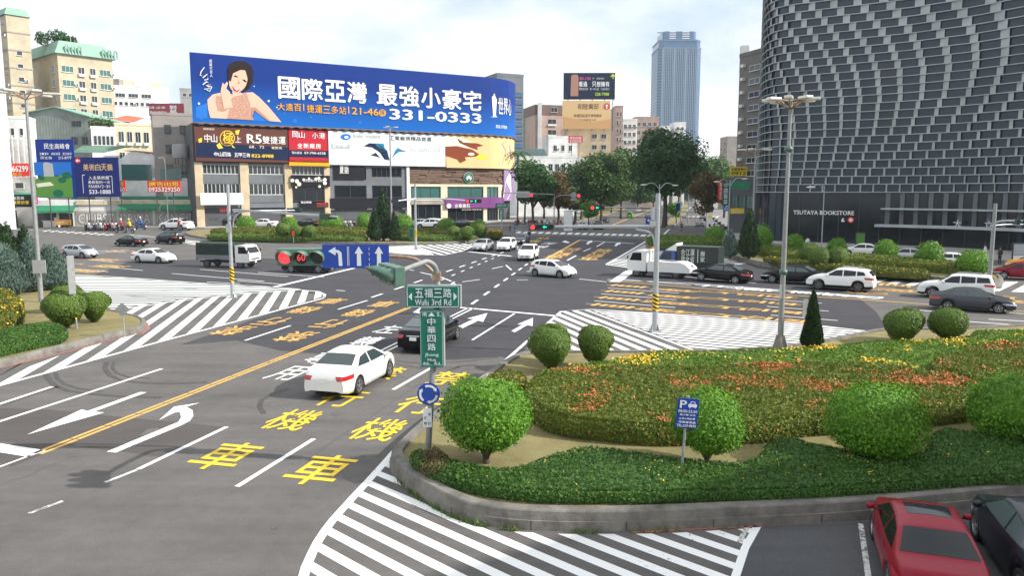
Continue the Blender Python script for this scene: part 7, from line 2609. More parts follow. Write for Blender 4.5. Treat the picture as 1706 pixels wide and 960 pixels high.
# ---- right: grey residential slab, shops and the curved facade
t, A, B, u, n, L = block('residential_slab', 'grey brown residential slab left of the curved facade', (XA(1229, 150, 200), 150), (XA(1275, 142, 200), 142), ZA(96, 150), 26, 'wall_taupe',
 grids=[('front', .35, .80, ZA(300, 150), ZA(108, 150), 1, 9, .8, .38, 2, 'glass_city', 'frame_white'), ('left', .05, .95, 8, ZA(108, 150), 4, 9, .55, .45, 2, 'glass_city', 'frame_dark', True)], parapet=.7)
for j in range(8):
 b = MB()
 c = A.to_3d() + u * 1.6 + n * .35 + Vector((0, 0, ZA(112 + j * 22, 150)))
 b.box(c, (.8, .6, .55), 0, math.atan2(u.y, u.x))
 local(b.build('air_conditioner', MATS['wall_white'], t), t)
b = MB()
b.box((A.x + 2, A.y + 4, ZA(92, 150)), (1.4, 1.4, 5))
local(b.build('chimney', MATS['wall_white'], t), t)
block('residential_slab', 'far pale housing slab left of the grey brown one on the right hand street', (XA(1199, 330, 260), 330), (XA(1211, 320, 260), 320), ZA(232, 330), 60, 'wall_stone', grids=[('front', .1, .9, 10, ZA(236, 330), 2, 8, .5, .5, 1)])
block('street_shop', 'green fronted corner shop under the grey brown residential slab', (XA(1214, 136, 320), 136), (XA(1262, 130, 320), 130), ZA(302, 136), 16, 'wall_dark', grids=[('front', .1, .9, 4.2, ZA(322, 136), 3, 1, .8, .7, 2, 'glass_green', 'frame_dark')])
t, fn = flat_sign('shop_sign', 'broad green shop fascia on the corner shop', 1217, 1250, 315, 302, 128.5, 'sheet_green', [])
t, fn = flat_sign('shop_sign', 'lit yellow shop fascia of the corner shop', 1218, 1240, 356, 347, 128.5, 'yellow', [('開幕特價中', 1220, 1239, 354, 349.5, 'cream')])
t, fn = flat_sign('phone_sign', 'yellow rental sign high on the grey brown residential slab', 1217, 1245, 293, 278, 145.5, 'yellow', [('出租免仲介', 1218.5, 1244, 284.5, 279.5, 'black', .02), ('0912345678'[:4], 1219, 1243, 291, 286, 'black', .02, False, 1)])
t, fn = flat_sign('shop_sign', 'tall dark green vertical sign with pale characters at the corner shop', 1205, 1214.5, 343, 303, 130, 'green', [('中國醫藥', 1206.5, 1213, 341, 304, 'mist', .02, True)])
t, fn = flat_sign('shop_sign', 'tall red vertical sign behind the dark green one', 1197.5, 1204, 335, 302, 134, 'redb', [('藥局健保', 1199, 1203, 333, 304, 'white', 0, True)])
t, fn = flat_sign('shop_sign', 'small blue sign below the dark green vertical sign', 1205, 1214, 352, 344.5, 130, 'blue_lit', [('處方', 1206, 1213, 350.5, 346, 'white')])
TP = [Vector((XA(px, Y, 320), Y)) for px, Y in ((1262, 134), (1262, 124), (1265, 119), (1272, 115.3), (1284, 113.0), (1302, 111.4), (1375, 108.4), (1440, 105.8), (1500, 103.4), (1600, 98.5), (1706, 92.3), (1850, 83.5), (2050, 72))]
TP = [TP[0]] + [q for q in TP[1:]]
tl, TLL, tlc = make_path(TP)
t = thing('department_store', 'dark glass department store with a curved facade of staggered metal panels', 'building', (56, 112, 0))
ZT = 40.0
b = MB()
ribbon(b, tl, 0, TLL, 0, ZT, -.5, 0, 0, 1.2)
local(b.build('glass_skin', MATS['glass_facade'], t), t)
b = MB()
back = [tl(s, -.6) for s in [TLL * k / 40 for k in range(41)]] + [Vector((130, 78)), Vector((130, 150)), Vector((60, 160))]
b.prism(back, 0, ZT - .5)
local(b.build('core', MATS['wall_dark'], t), t)
ZR0, PIT = 7.2, 1.08
nrow = int((ZT - ZR0) / PIT)
s_b = on_path(tl, TLL, 1461, 360, 0)[0]
cum_shift = 0.0
for k in range(nrow + 1):
 z = ZR0 + k * PIT
 q = k / nrow
 b = MB()
 ribbon(b, tl, 0, TLL, z - .05, z + .05, 0, .34, 1, 1.2)
 cum_shift += (.06 + .40 * min(1, q * 1.6))
 s = -((cum_shift % 1.0)) * 2.0
 while s < TLL and k < nrow:
  rel = max(0, (s - 12) / 50)
  pitch = 1.62 + .6 * q + 4.6 * rel ** 1.3 * q
  wd = pitch * (.15 + .20 * q + .10 * min(1, rel) * q)
  a, e = max(0, s), min(TLL, s + wd)
  if e - a > .05:
   p0, p1 = tl(a, .06), tl(e, .30)
   p2, p3 = tl(e, .24), tl(a, .0)
   z0_, z1_ = z + .051, z + PIT - .051
   b.add([(p0.x, p0.y, z0_), (p1.x, p1.y, z0_), (p1.x, p1.y, z1_), (p0.x, p0.y, z1_), (p3.x, p3.y, z0_), (p2.x, p2.y, z0_), (p2.x, p2.y, z1_), (p3.x, p3.y, z1_)],
    [(0, 1, 2, 3), (1, 5, 6, 2), (5, 4, 7, 6)], 0)
  s += pitch
 local(b.build('panel_row', [MATS['panel_alu'], MATS['ledge_alu']], t), t)
# taller fins between the entrance beams
for z0_, z1_ in ((2.9, 4.85), (5.08, 7.1)):
 s = s_b + 1.0
 while s < TLL - 18:
  b = MB()
  ribbon(b, tl, s, s + .55, z0_, z1_, .02, .16)
  local(b.build('fin', MATS['wall_slate'], t), t)
  s += 1.75
for z0_, ex, th, so in ((2.55, 1.5, .34, 0), (4.85, 1.1, .22, .6)):
 b = MB()
 ribbon(b, tl, s_b + so, TLL, z0_, z0_ + th, 0, ex)
 local(b.build('entrance_beam', MATS['ledge_alu'], t), t)
b = MB()
ribbon(b, tl, 6, TLL, .13, 7.1, .0, .012, 0)
local(b.build('shop_front', MATS['glass_shop'], t), t)
b = MB()
s = 8
while s < TLL:
 ribbon(b, tl, s, s + .08, .15, 2.5 if s > s_b else 7.0, .013, .12)
 s += 2.6
local(b.build('shop_mullion', MATS['frame_dark'], t), t)
def tl_fn(off):
 def f(s, z, e=0.0):
  p = tl(s, off + e)
  return Vector((p.x, p.y, z))
 return f
ts_ = thing('shop_lettering', 'white shop lettering on the dark glass front at the tree shaded corner', 'lettering', (tl(14, .2).x, tl(14, .2).y, 4))
def tl_text(s_, px0, px1, py0, py1, m, bold=0.0, tt=None, off=.2, name='letters', spaced=False):
 sa, za = on_path(tl, TLL, px0, py1, off)
 zb_ = on_path(tl, TLL, px0, py0, off)[1]
 sb = on_path(tl, TLL, px1, py1, off)[0]
 b = MB()
 (texts if spaced else text)(b, s_, tl_fn(off), sa, zb_, sb, za, 0, bold)
 local(b.build(name, MATS['print_' + m], tt), tt)
tl_text('TSUTAYA BOOKSTORE', 1322, 1423, 357, 350.5, 'white', .03, ts_)
ts2 = thing('shop_mark', 'white digit and round red emblem under the white shop lettering', 'sign', (tl(20, .2).x, tl(20, .2).y, 3))
tl_text('6', 1402, 1407, 370, 363, 'white', .04, ts2)
sa, za = on_path(tl, TLL, 1417.5, 366.5, .2)
for nm, rr, of, mm in (('emblem', .42, .2, 'redb'), ('emblem_core', .25, .26, 'cream')):
 b = MB()
 vs = [tl_fn(of)(sa + rr * math.cos(a), za + rr * math.sin(a)) for a in [k * math.pi / 9 for k in range(18)]]
 b.add(vs, [tuple(range(18))])
 local(b.build(nm, MATS['print_' + mm], ts2), ts2)
ts3 = thing('shop_lettering', 'two large pale characters above the entrance beam of the department store', 'lettering', (tl(s_b + 18, 1.6).x, tl(s_b + 18, 1.6).y, 3.2))
tl_text('大', 1588, 1603, 379, 366, 'mist', 0, ts3, 1.2)
tl_text('立', 1640, 1656, 381.5, 368, 'mist', 0, ts3, 1.2)
# office block outside the picture on the right: its shadow lies over the car park and the near hedges
block('shade_block', 'office block beside the car park, beyond the right edge of the photo', (62.0, 24.5), (28.0, 3.0), 24.5, 30, 'wall_grey', parapet=0)
# street trees
for a_ in ((1001, 372, 0, 'tall bright green street tree left of the far road', 17.5, 15.5, 4.5, 'leaf_tree', 6000, .6, 3),
 (1034, 364, 0, 'slender loose crowned tree behind the bright green street tree', 21, 15, 5, 'leaf_tree', 4200, .7, 4),
 (968, 367, 0, 'green tree behind the red signal light left of the far road', 17, 14, 4, 'leaf_tree_deep', 4000, .65, 21),
 (1107, 377, .22, 'biggest dark spreading tree on the median strip', 21.5, 16.5, 6.5, 'leaf_tree_deep', 8500, .6, 5, None, 44, 'street_tree', .8, .45),
 (1130, 361, .22, 'dark tree behind the biggest one on the median strip', 20.5, 17, 6, 'leaf_tree', 5000, .7, 6),
 (1062, 352, .0, 'dark tree between the slender tree and the biggest one', 22, 22, 3.5, 'leaf_tree_deep', 5500, .9, 22),
 (1186, 354, 0, 'rounded green tree above the side street in the distance', 21, 21, 5, 'leaf_tree', 4200, .9, 7),
 (1178, 382, .13, 'rust tinged tree at the side street near the white pillar', 12.5, 8.6, 3.0, 'leaf_rust', 4200, .5, 8),
 (1206, 362, .13, 'green tree behind the rust tinged tree on the right pavement', 15, 13, 4, 'leaf_tree', 3000, .7, 9),
 (887, 379, .0, 'dark round street tree beside the rounded building corner', 14, 11, 4.2, 'leaf_tree_deep', 5600, .55, 10),
 (930, 374, .0, 'olive brown tree right of the dark round street tree', 13, 10, 3.5, 'leaf_rust', 3600, .55, 11),
 (958, 373, .0, 'low dark tree behind the red traffic light on the mast arm', 10, 10, 3, 'leaf_tree_deep', 3000, .55, 12),
 (906, 364, .0, 'dark bushy tree between the round street tree and the olive brown one', 14, 12, 3, 'leaf_tree_deep', 3200, .65, 23),
 (1088, 347, .0, 'dark tree far along the road behind the green van', 18, 22, 2.5, 'leaf_tree_deep', 4000, 1.0, 13),
 (1018, 356, .0, 'dark bushy tree low between the bright green street tree and the green van', 15, 15, 2.5, 'leaf_tree_deep', 4200, .8, 25),
 (1046, 345, .0, 'green tree far along the left of the road', 18, 20, 4, 'leaf_tree', 3000, 1.0, 14),
 (980, 378, .2, 'small light green tree by the white booth', 5.5, 4.5, 1.8, 'leaf_bright', 1500, .35, 15, None, 20, 'street_tree', .8, .12),
 (1126, 372, .22, 'small light green tree on the median strip by the white post', 5.5, 4.6, 1.5, 'leaf_bright', 1400, .4, 16, None, 20, 'street_tree', .8, .12),
 (1158, 340, .0, 'hazy tree at the end of the side street', 16, 26, 3, 'leaf_tree', 2500, 1.2, 17),
 (1124, 336, .0, 'hazy tree at the far end of the main road', 20, 36, 4, 'leaf_tree', 2500, 1.5, 18),
 (1084, 336, .0, 'hazy tree closing the left of the far main road', 20, 36, 4, 'leaf_tree_deep', 2500, 1.5, 24)):
 tree(*a_)
def palm(px, py, Y_, label, ht, seed):
 p = G(px, py)
 t = thing('palm_tree', label, 'palm', p, 0, 'palms beside the rounded building corner')
 r = random.Random(seed)
 b = MB()
 b.tube([(0, 0, -.1), (.15, 0, ht * .5), (.1, .1, ht)], [.22, .17, .14], 8)
 b.build('trunk', MATS['bark'], t)
 b = MB()
 for k in range(18):
  a = k * 2.4 + r.random()
  L = r.uniform(2.4, 3.4)
  up = r.uniform(.2, 1.4)
  pts = [Vector((.1 + math.cos(a) * L * s, .1 + math.sin(a) * L * s, ht + up * s * 1.6 - 2.6 * s * s)) for s in (0, .25, .5, .75, 1)]
  side = Vector((-math.sin(a), math.cos(a), 0))
  for i in range(4):
   for s in (-1, 1):
    for q in (0, .5):
     c = pts[i] * (1 - q) + pts[i + 1] * q
     e = c + (pts[i + 1] - pts[i]) * .35
     tip = c + side * s * .75 * (1 - .15 * i) + Vector((0, 0, -.45)) + (pts[i + 1] - pts[i]) * .5
     b.add([c, e, tip], [(0, 1, 2)])
 b.build('crown', MATS['leaf_tree'], t)
palm(862, 376, 0, 'tall palm right beside the rounded billboard corner', 15.5, 1)
palm(874, 374, 0, 'palm a little farther right of the tall one', 14.0, 2)
# ---- haze over the whole place; the sky is outside it
b = MB()
b.span((-880, -140, -1), (880, 1790, 216))
m_ = bpy.data.materials.new('haze_air')
m_.use_nodes = True
m_.node_tree.nodes.clear()
o_ = m_.node_tree.nodes.new('ShaderNodeOutputMaterial')
v_ = m_.node_tree.nodes.new('ShaderNodeVolumePrincipled')
v_.inputs['Color'].default_value = (.80, .90, 1.0, 1)
v_.inputs['Density'].default_value = .00016
v_.inputs['Anisotropy'].default_value = .2
m_.node_tree.links.new(v_.outputs[0], o_.inputs['Volume'])
tag(b.build('haze', m_), kind='stuff')
# ------------------------------------------------------------------ street furniture
mat('galvanised', (.40, .42, .44), rough=.45, metal=.6, var=.12, scale=6)
mat('pole_grey', (.27, .28, .28), rough=.55, metal=.3, var=.15, scale=5)
mat('pole_rust', (.40, .33, .25), rough=.7, metal=.2, col2=(.22, .12, .07), scale=7)
mat('signal_green', (.085, .165, .125), rough=.45, var=.12, scale=9)
mat('signal_dark', (.012, .035, .028), rough=.5)
mat('lens_off', (.02, .02, .022), rough=.2)
mat('lens_red', (1.0, .06, .07), emit=.8)
mat('lens_green', (.02, .85, .55), emit=.9)
mat('stripe_yellow', (.75, .48, .02), rough=.6)
mat('sign_grey', (.36, .37, .36), rough=.6, var=.1, scale=4)
mat('flood_lamp', (.62, .60, .54), rough=.35, metal=.3)
def striped_wrap(t, x, y, z0, z1, r, loc=True):
 b = MB()
 n, m = 24, 28
 vs, fs = [], []
 for j in range(m + 1):
  for k in range(n):
   a = 2 * math.pi * k / n
   vs.append((x + r * math.cos(a), y + r * math.sin(a), z0 + (z1 - z0) * j / m))
 b.v = vs
 for j in range(m):
  for k in range(n):
   b.f.append((j * n + k, j * n + (k + 1) % n, (j + 1) * n + (k + 1) % n, (j + 1) * n + k))
   b.m.append(1 if ((k / n + j / m * 2.2) % .5) < .25 else 0)
   b.sm.append(True)
 return b.build('warning_stripe', [MATS['stripe_yellow'], MATS['print_black']], t)
def signal_head(t, c, u, n, lamps, s=.30, housing='signal_green', visor=.26):
 """horizontal head; c centre, u along the row (viewer's left to right when facing it), n the way it faces"""
 c, u, n = Vector(c), Vector(u).normalized(), Vector(n).normalized()
 k = len(lamps)
 zz = Vector((0, 0, 1))
 M = Matrix((u, n, zz)).transposed()
 h = bpy.data.objects.new('signal_head', None)
 COL.objects.link(h)
 h.parent = t
 b = MB()
 b.box(c, (k * s * 1.22, .22, s * 1.25), 0, 0, M)
 for i in range(k):
  p = c + u * ((i - (k - 1) / 2) * s * 1.22)
  if i:
   b.box(p - u * s * .61 , (.03, .235, s * 1.30), 0, 0, M)
 o = b.build('housing', MATS[housing], h, bevel=.03)
 for i, lm in enumerate(lamps):
  p = c + u * ((i - (k - 1) / 2) * s * 1.22) + n * .115
  b = MB()
  ring = [p + n * .012 + u * (math.cos(a) * s * .48) + zz * (math.sin(a) * s * .48) for a in [2 * math.pi * q / 20 for q in range(20)]]
  b.add(ring, [tuple(range(20))])
  base = 'lens_off' if lm in ('off', 'left', 'up', 'count') else 'lens_' + lm
  b.build('lens', MATS[base], h)
  if lm in ('left', 'up'):
   b = MB()
   A = [(-.42, 0), (-.08, .34), (-.08, .12), (.40, .12), (.40, -.12), (-.08, -.12), (-.08, -.34)]
   if lm == 'up':
    A = [(-y, -x) for x, y in A]
   q = [p + n * .018 + u * (x * s) + zz * (y * s) for x, y in A]
   b.add(q, [(0, 2, 1), (0, 5, 2), (0, 6, 5), (2, 5, 4, 3)] )
   b.build('arrow_lens', MATS['lens_green'], h)
  if lm == 'count':
   b = MB()
   text(b, '60', lambda a, v, e=0: p + n * (.018 + e) + u * a + zz * v, -s * .3, -s * .25, s * .3, s * .25)
   b.build('digit_lens', MATS['lens_red'], h)
  b = MB()
  seg = 14
  vs, fs = [], []
  for q in range(seg + 1):
   a = math.pi * (-.12 + 1.24 * q / seg)
   d = u * (math.cos(a) * s * .53) + zz * (math.sin(a) * s * .53)
   ln = visor * (.45 + .55 * max(0, math.sin(a)))
   vs += [p + d, p + d + n * ln, p + d * .94 + n * ln, p + d * .94]
  for q in range(seg):
   for j in range(3):
    fs.append((q * 4 + j, (q + 1) * 4 + j, (q + 1) * 4 + j + 1, q * 4 + j + 1))
  b.add(vs, fs, 0, True)
  b.build('visor', MATS[housing], h)
 return h
def bent(P, n=8):
 """smooth curve through control points"""
 P = [Vector(p) for p in P]
 o = []
 for i in range(len(P) - 1):
  p0, p1, p2, p3 = P[max(i - 1, 0)], P[i], P[i + 1], P[min(i + 2, len(P) - 1)]
  for k in range(n):
   t = k / n
   o.append(.5 * ((2 * p1) + (-p0 + p2) * t + (2 * p0 - 5 * p1 + 4 * p2 - p3) * t * t + (-p0 + 3 * p1 - 3 * p2 + p3) * t ** 3))
 o.append(P[-1])
 return o
def board(t, x0, x1, z0, z1, Y, m, name='sign_board', th=.03, rim=None, edge='sign_grey', rad=.0):
 b = MB()
 b.span((x0, Y, z0), (x1, Y + th, z1))
 o = b.build(name, MATS[m], t)
 if rim:
  b = MB()
  w_ = (x1 - x0) * .02 + .01
  for q in ((x0 + w_, z0 + w_, x1 - w_, z0 + w_ * 1.7), (x0 + w_, z1 - w_ * 1.7, x1 - w_, z1 - w_), (x0 + w_, z0 + w_ * 1.7, x0 + w_ * 1.7, z1 - w_ * 1.7), (x1 - w_ * 1.7, z0 + w_ * 1.7, x1 - w_, z1 - w_ * 1.7)):
   b.quad((q[0], Y - .004, q[1]), (q[2], Y - .004, q[1]), (q[2], Y - .004, q[3]), (q[0], Y - .004, q[3]))
  b.build('border_line', MATS[rim], t)
 return o
mat('sign_green', (.0, .135, .085), rough=.4)
mat('sign_blue', (.008, .045, .30), rough=.4)
# ---- the near pole with the street name signs (everything in world coordinates, root at its foot)
base = G(712, 757, .36)
Y0 = base.y
px_at = lambda px, py, Y=None: AT(px, py, Y0 if Y is None else Y)
t = thing('street_sign_pole', 'leaning grey pole with green street name signs and a rusty signal arm in the foreground', 'sign pole', base)
def L0(o):
 o.location = -base
 return o
b = MB()
pts = [base + Vector((0, 0, -.2)), px_at(722, 600), px_at(729, 500), px_at(728, 462), px_at(724, 444, Y0 - .1), px_at(712, 436, Y0 - .3), px_at(698, 440, Y0 - .7), px_at(672, 450, Y0 - 1.6), px_at(655, 459, Y0 - 2.3)]
cp_ = bent(pts, 6)
b.tube(cp_, [.085 - .035 * i / len(cp_) for i in range(len(cp_))], 10)
L0(b.build('pole', MATS['pole_grey'], t))
b = MB()
b.tube(bent([px_at(727, 475, Y0 + .12), px_at(722, 455, Y0 + .14), px_at(706, 440, Y0 + .15), px_at(685, 430, Y0 + .15), px_at(650, 427, Y0 + .2), px_at(560, 424, Y0 + .3), px_at(505, 426, Y0 + .3)], 6), .045, 8)
b.box(px_at(727, 460), (.22, .16, .22))
L0(b.build('arm', MATS['pole_rust'], t))
# lane sign
ts = px_at(592, 427, Y0)
x0, x1, z0, z1 = px_at(537, 427).x, px_at(648, 427).x, ZA(447, Y0), ZA(407.5, Y0)
t2 = thing('lane_sign', 'blue lane sign with one left and two straight white arrows hanging on the signal arm', 'sign', (ts.x, Y0, z0))
def L2(o, tt):
 o.location = -tt.location
 return o
b = MB()
b.span((x0, Y0, z0), (x1, Y0 + .03, z1))
L2(b.build('panel', MATS['sign_blue'], t2), t2)
fn = lambda u, v, e=0: Vector((x0 + (x1 - x0) * u, Y0 - .006 - e, z0 + (z1 - z0) * v))
def shp(tt, fn, pts, m, name, mm=None):
 b = MB()
 q = [Vector((a, c, 0)) for a, c in pts]
 tri = tessellate_polygon([q])
 vs = [fn(a, c) for a, c in pts]
 tr = []
 for i, j, k in tri:
  tr.append((i, j, k) if (vs[j] - vs[i]).cross(vs[k] - vs[i]).y < 0 else (i, k, j))
 b.add(vs, tr)
 return L2(b.build(name, MATS[mm or 'print_' + m], tt), tt)
shp(t2, fn, [(.09, .72), (.20, .90), (.20, .78), (.25, .76), (.29, .66), (.30, .10), (.245, .10), (.24, .60), (.22, .66), (.20, .66), (.20, .54)], 'mist', 'arrow_print')
for c in (.55, .85):
 shp(t2, fn, [(c, .93), (c + .065, .62), (c + .03, .62), (c + .033, .10), (c - .033, .10), (c - .03, .62), (c - .065, .62)], 'mist', 'arrow_print')
for x in (.375, .395):
 shp(t2, fn, [(x, .1), (x + .008, .1), (x + .008, .92), (x, .92)], 'mist', 'line_print')
for k in range(4):
 shp(t2, fn, [(.70, .10 + k * .22), (.707, .10 + k * .22), (.707, .22 + k * .22), (.70, .22 + k * .22)], 'mist', 'line_print')
# red signal left of it
c = px_at(505, 428, Y0 + .15)
t3 = thing('traffic_light', 'green housed traffic light showing red with a red countdown, left of the blue lane sign', 'traffic light', c)
L_ = signal_head(t3, (0, 0, 0), (1, 0, .0), (-.12, -1, -.05), ['red', 'count', 'off'], .345, visor=.30)
c = px_at(652, 457, Y0 - 2.35)
t3 = thing('traffic_light', 'green housed traffic light seen from its side above the white saloon', 'traffic light', c)
signal_head(t3, (0, 0, 0), (.45, -.9, 0), (-.95, -.30, -.05), ['off', 'off', 'off'], .34, visor=.36)
# green signs
def name_sign(label, px0, px1, py0, py1, th, Y, draw):
 x0, x1, z0, z1 = px_at(px0, (py0 + py1) / 2, Y).x, px_at(px1, (py0 + py1) / 2, Y).x, ZA(py0, Y), ZA(py1, Y)
 tt = thing('street_sign', label, 'street sign', ((x0 + x1) / 2, Y, z0))
 b = MB()
 b.span((x0, Y, z0), (x1, Y + .02, z1))
 L2(b.build('front_panel', MATS['sign_green'], tt), tt)
 b = MB()
 b.span((x0 + .02, Y + .021, z0 + .01), (x1 + .03, Y + th, z1 - .01))
 L2(b.build('box', MATS['sign_grey'], tt), tt)
 f = lambda u, v, e=0: Vector((x0 + (x1 - x0) * u, Y - .004 - e, z0 + (z1 - z0) * v))
 a = (x1 - x0) / (z1 - z0)
 for q in ((.02, .03, .98, .03 + .012 * a), (.02, .97 - .012 * a, .98, .97), (.02, .03, .032, .97), (.968, .03, .98, .97)):
  shp(tt, f, [(q[0], q[1]), (q[2], q[1]), (q[2], q[3]), (q[0], q[3])], 'mist', 'border_line')
 def wr(s, a, c, d, e, bold=.0, spaced=True):
  b = MB()
  (texts if spaced else text)(b, s, f, a, c, d, e, 0, bold)
  L2(b.build('lettering', MATS['print_mist'], tt), tt)
 draw(tt, f, wr)
def d1(tt, f, wr):
 wr('五福三路', .16, .46, .86, .86, .012)
 wr('Wufu', .17, .12, .42, .38, .015, False)
 wr('3rd', .48, .12, .65, .38, .015, False)
 wr('Rd', .71, .12, .84, .38, .015, False)
 shp(tt, f, [(.05, .5), (.115, .68), (.115, .32)], 'mist', 'arrow_print')
 shp(tt, f, [(.95, .5), (.885, .32), (.885, .68)], 'mist', 'arrow_print')
name_sign('green horizontal street name sign reading Wufu 3rd Rd', 676, 766, 513, 475.5, .28, Y0 - .22, d1)
def d2(tt, f, wr):
 wr('南', .10, .885, .32, .955, .01)
 shp(tt, f, [(.36, .885), (.66, .885), (.51, .955)], 'mist', 'arrow_print')
 wr('S.', .74, .885, .92, .95, .015, False)
 for k, ch in enumerate('中華四路'):
  wr(ch, .30, .735 - k * .147, .70, .855 - k * .147, .014)
 wr('Jhong', .20, .175, .80, .245, .015, False)
 wr('Hua', .32, .105, .68, .155, .015, False)
 wr('4th', .10, .04, .38, .09, .015, False)
 wr('Rd.', .62, .04, .90, .09, .015, False)
name_sign('green vertical street name sign reading Jhong Hua 4th Rd', 700, 738, 612, 516, .26, Y0 - .20, d2)
c = px_at(714, 657, Y0 - .12)
t3 = thing('round_sign', 'round blue roundabout sign with three white arrows', 'sign', c)
b = MB()
rr = .295
b.extrude(ell(0, 0, rr, rr, 32), (0, 0, 0), (1, 0, 0), (0, 0, 1), (0, 1, 0), .03)
b.build('panel', MATS['sign_blue'], t3)
b = MB()
for k in range(3):
 a0 = R(90 + 120 * k - 50)
 n_ = 9
 vs = []
 for i in range(n_ + 1):
  a = a0 + R(72) * i / n_
  for r1 in (.185, .245):
   vs.append((math.cos(a) * r1, -.008, math.sin(a) * r1))
 b.add(vs, [(i * 2, i * 2 + 1, i * 2 + 3, i * 2 + 2) for i in range(n_)])
 a = a0
 b.add([(math.cos(a) * .16, -.008, math.sin(a) * .16), (math.cos(a) * .27, -.008, math.sin(a) * .27), (math.cos(a - .42) * .215, -.008, math.sin(a - .42) * .215)], [(0, 1, 2)])
 b.build('arrow_print', MATS['print_mist'], t3)
 b = MB()
x0, x1, z0, z1 = px_at(705.5, 695).x, px_at(720, 695).x, ZA(710, Y0), ZA(678.5, Y0)
t3 = thing('paper_notice', 'small white notice with dark characters below the round blue sign', 'notice', ((x0 + x1) / 2, Y0 - .12, z0))
b = MB()
b.span((x0, Y0 - .12, z0), (x1, Y0 - .105, z1))
L2(b.build('panel', MATS['print_white'], t3), t3)
f = lambda u, v, e=0: Vector((x0 + (x1 - x0) * u, Y0 - .124 - e, z0 + (z1 - z0) * v))
for s_, a, bb_, c_, d_ in (('僅', .58, .60, .90, .76), ('直行', .55, .12, .92, .28), ('左', .12, .42, .42, .58), ('轉', .12, .12, .42, .28)):
 b = MB()
 text(b, s_, f, a, bb_, c_, d_)
 L2(b.build('lettering', MATS['print_black'], t3), t3)
# parking sign
pb = G(1134, 795, .36)
t = thing('parking_sign', 'leaning blue parking sign with a white letter P, standing in the hedge', 'sign', pb)
b = MB()
tp = AT(1147, 660, pb.y)
b.tube([pb, tp], .034, 8)
o = b.build('post', MATS['galvanised'], t)
o.location = -pb
x0, x1, z0, z1 = AT(1126.5, 690, pb.y).x, AT(1162, 690, pb.y).x, ZA(713, pb.y), ZA(663.5, pb.y)
tl_ = Matrix.Rotation(R(4), 4, 'Y')
cx_, cz_ = (x0 + x1) / 2, (z0 + z1) / 2
def fp(u, v, e=0):
 q = tl_ @ Vector(((x1 - x0) * (u - .5), -.05 - e, (z1 - z0) * (v - .5)))
 return q + Vector((cx_, pb.y, cz_))
b = MB()
vs = [fp(u, v, e) for e in (0, -.015) for u, v in ((.04, 0), (.96, 0), (1, .03), (1, .97), (.96, 1), (.04, 1), (0, .97), (0, .03))]
b.add(vs, [tuple(range(8)), tuple(reversed(range(8, 16)))] + [(i, (i + 8), (i + 1) % 8 + 8, (i + 1) % 8) for i in range(8)])
o = b.build('panel', MATS['sign_blue'], t)
o.location = -pb
fpe = lambda u, v, e=0: fp(u, v, .004 + e)
for s_, a, c_, d_, e_, bo in (('P', .12, .68, .42, .93, .03), ('08:00-22:00', .06, .53, .95, .62, .015), ('每小時 20元', .15, .42, .88, .49, .01), ('以半小時計費', .14, .29, .88, .36, .01), ('停車管理處', .12, .17, .92, .24, .01), ('TEL:229-8838', .05, .05, .95, .13, .015)):
 b = MB()
 text(b, s_, fpe, a, c_, d_, e_, 0, bo)
 o = b.build('lettering', MATS['print_mist'], t)
 o.location = -pb
b = MB()
b.add([fpe(u, v) for u, v in ((.52, .72), (.90, .72), (.92, .80), (.85, .83), (.80, .91), (.62, .91), (.57, .83), (.50, .80))], [tuple(range(8))])
o = b.build('car_print', MATS['print_mist'], t)
o.location = -pb
b = MB()
for q in (((.60, .83), (.82, .83), (.78, .89), (.64, .89)), ((.56, .69), (.62, .69), (.62, .72), (.56, .72)), ((.80, .69), (.86, .69), (.86, .72), (.80, .72))):
 b.add([fp(u, v, .006) for u, v in q], [(0, 1, 2, 3)])
 o = b.build('car_print', MATS['sign_blue' if q[0][1] > .8 else 'print_mist'], t)
 o.location = -pb
 b = MB()
# ---- tall floodlight posts
def flood_post(px, py, z, pytop, label, span, r0=.13, arms=6, base_h=0.0, bands=(), box=None, tilt=0):
 p = G(px, py, z)
 H_ = ZA(pytop, p.y) - z
 t = thing('lamp_post', label, 'lamp post', p)
 b = MB()
 b.tube([(0, 0, -.1), (0, 0, H_ * .5), (0, 0, H_)], [r0, r0 * .75, r0 * .5], 12)
 b.build('pole', MATS['pole_grey'], t)
 if base_h:
  b = MB()
  b.lathe([(r0 * 2.6, 0), (r0 * 2.2, base_h * .5), (r0 * 1.35, base_h), (r0, base_h)], 8)
  b.build('base', MATS['kerb_stone'], t)
 for f_ in bands:
  zz = ZA(f_, p.y) - z
  b = MB()
  b.lathe([(r0, zz - .09), (r0 * 1.3, zz - .09), (r0 * 1.3, zz + .09), (r0 * .8, zz + .09)], 12)
  b.build('band', MATS['signal_green'], t)
 for k in range(arms):
  a = 2 * math.pi * k / arms + .35
  d = Vector((math.cos(a), math.sin(a), 0))
  e = d * span * .30 + Vector((0, 0, H_ + .05))
  am = MB()
  am.tube([(0, 0, H_ - .35), tuple(e)], .035, 6)
  am.tube([(0, 0, H_ - .02), tuple(e)], .03, 6)
  ao = am.build('arm', MATS['pole_rust'], t)
  lm = MB()
  cc = d * span * .40 + Vector((0, 0, H_ + .05))
  lm.box(cc, (span * .26, span * .15, .12), 0, a)
  lm.build('floodlight', MATS['flood_lamp'], ao, bevel=.03)
 if box:
  x0, x1, y0, y1 = box
  b = MB()
  b.span((AT(x0, y0, p.y).x - p.x, -r0 - .05, ZA(y0, p.y) - z), (AT(x1, y0, p.y).x - p.x, -r0 - .01, ZA(y1, p.y) - z))
  b.build('plate', MATS['sign_grey'], t)
 return t
flood_post(69, 503, .26, 156, 'tall grey floodlight post rising from the left island', 3.6, .15, 6, .0, (), (58, 80, 455, 433))
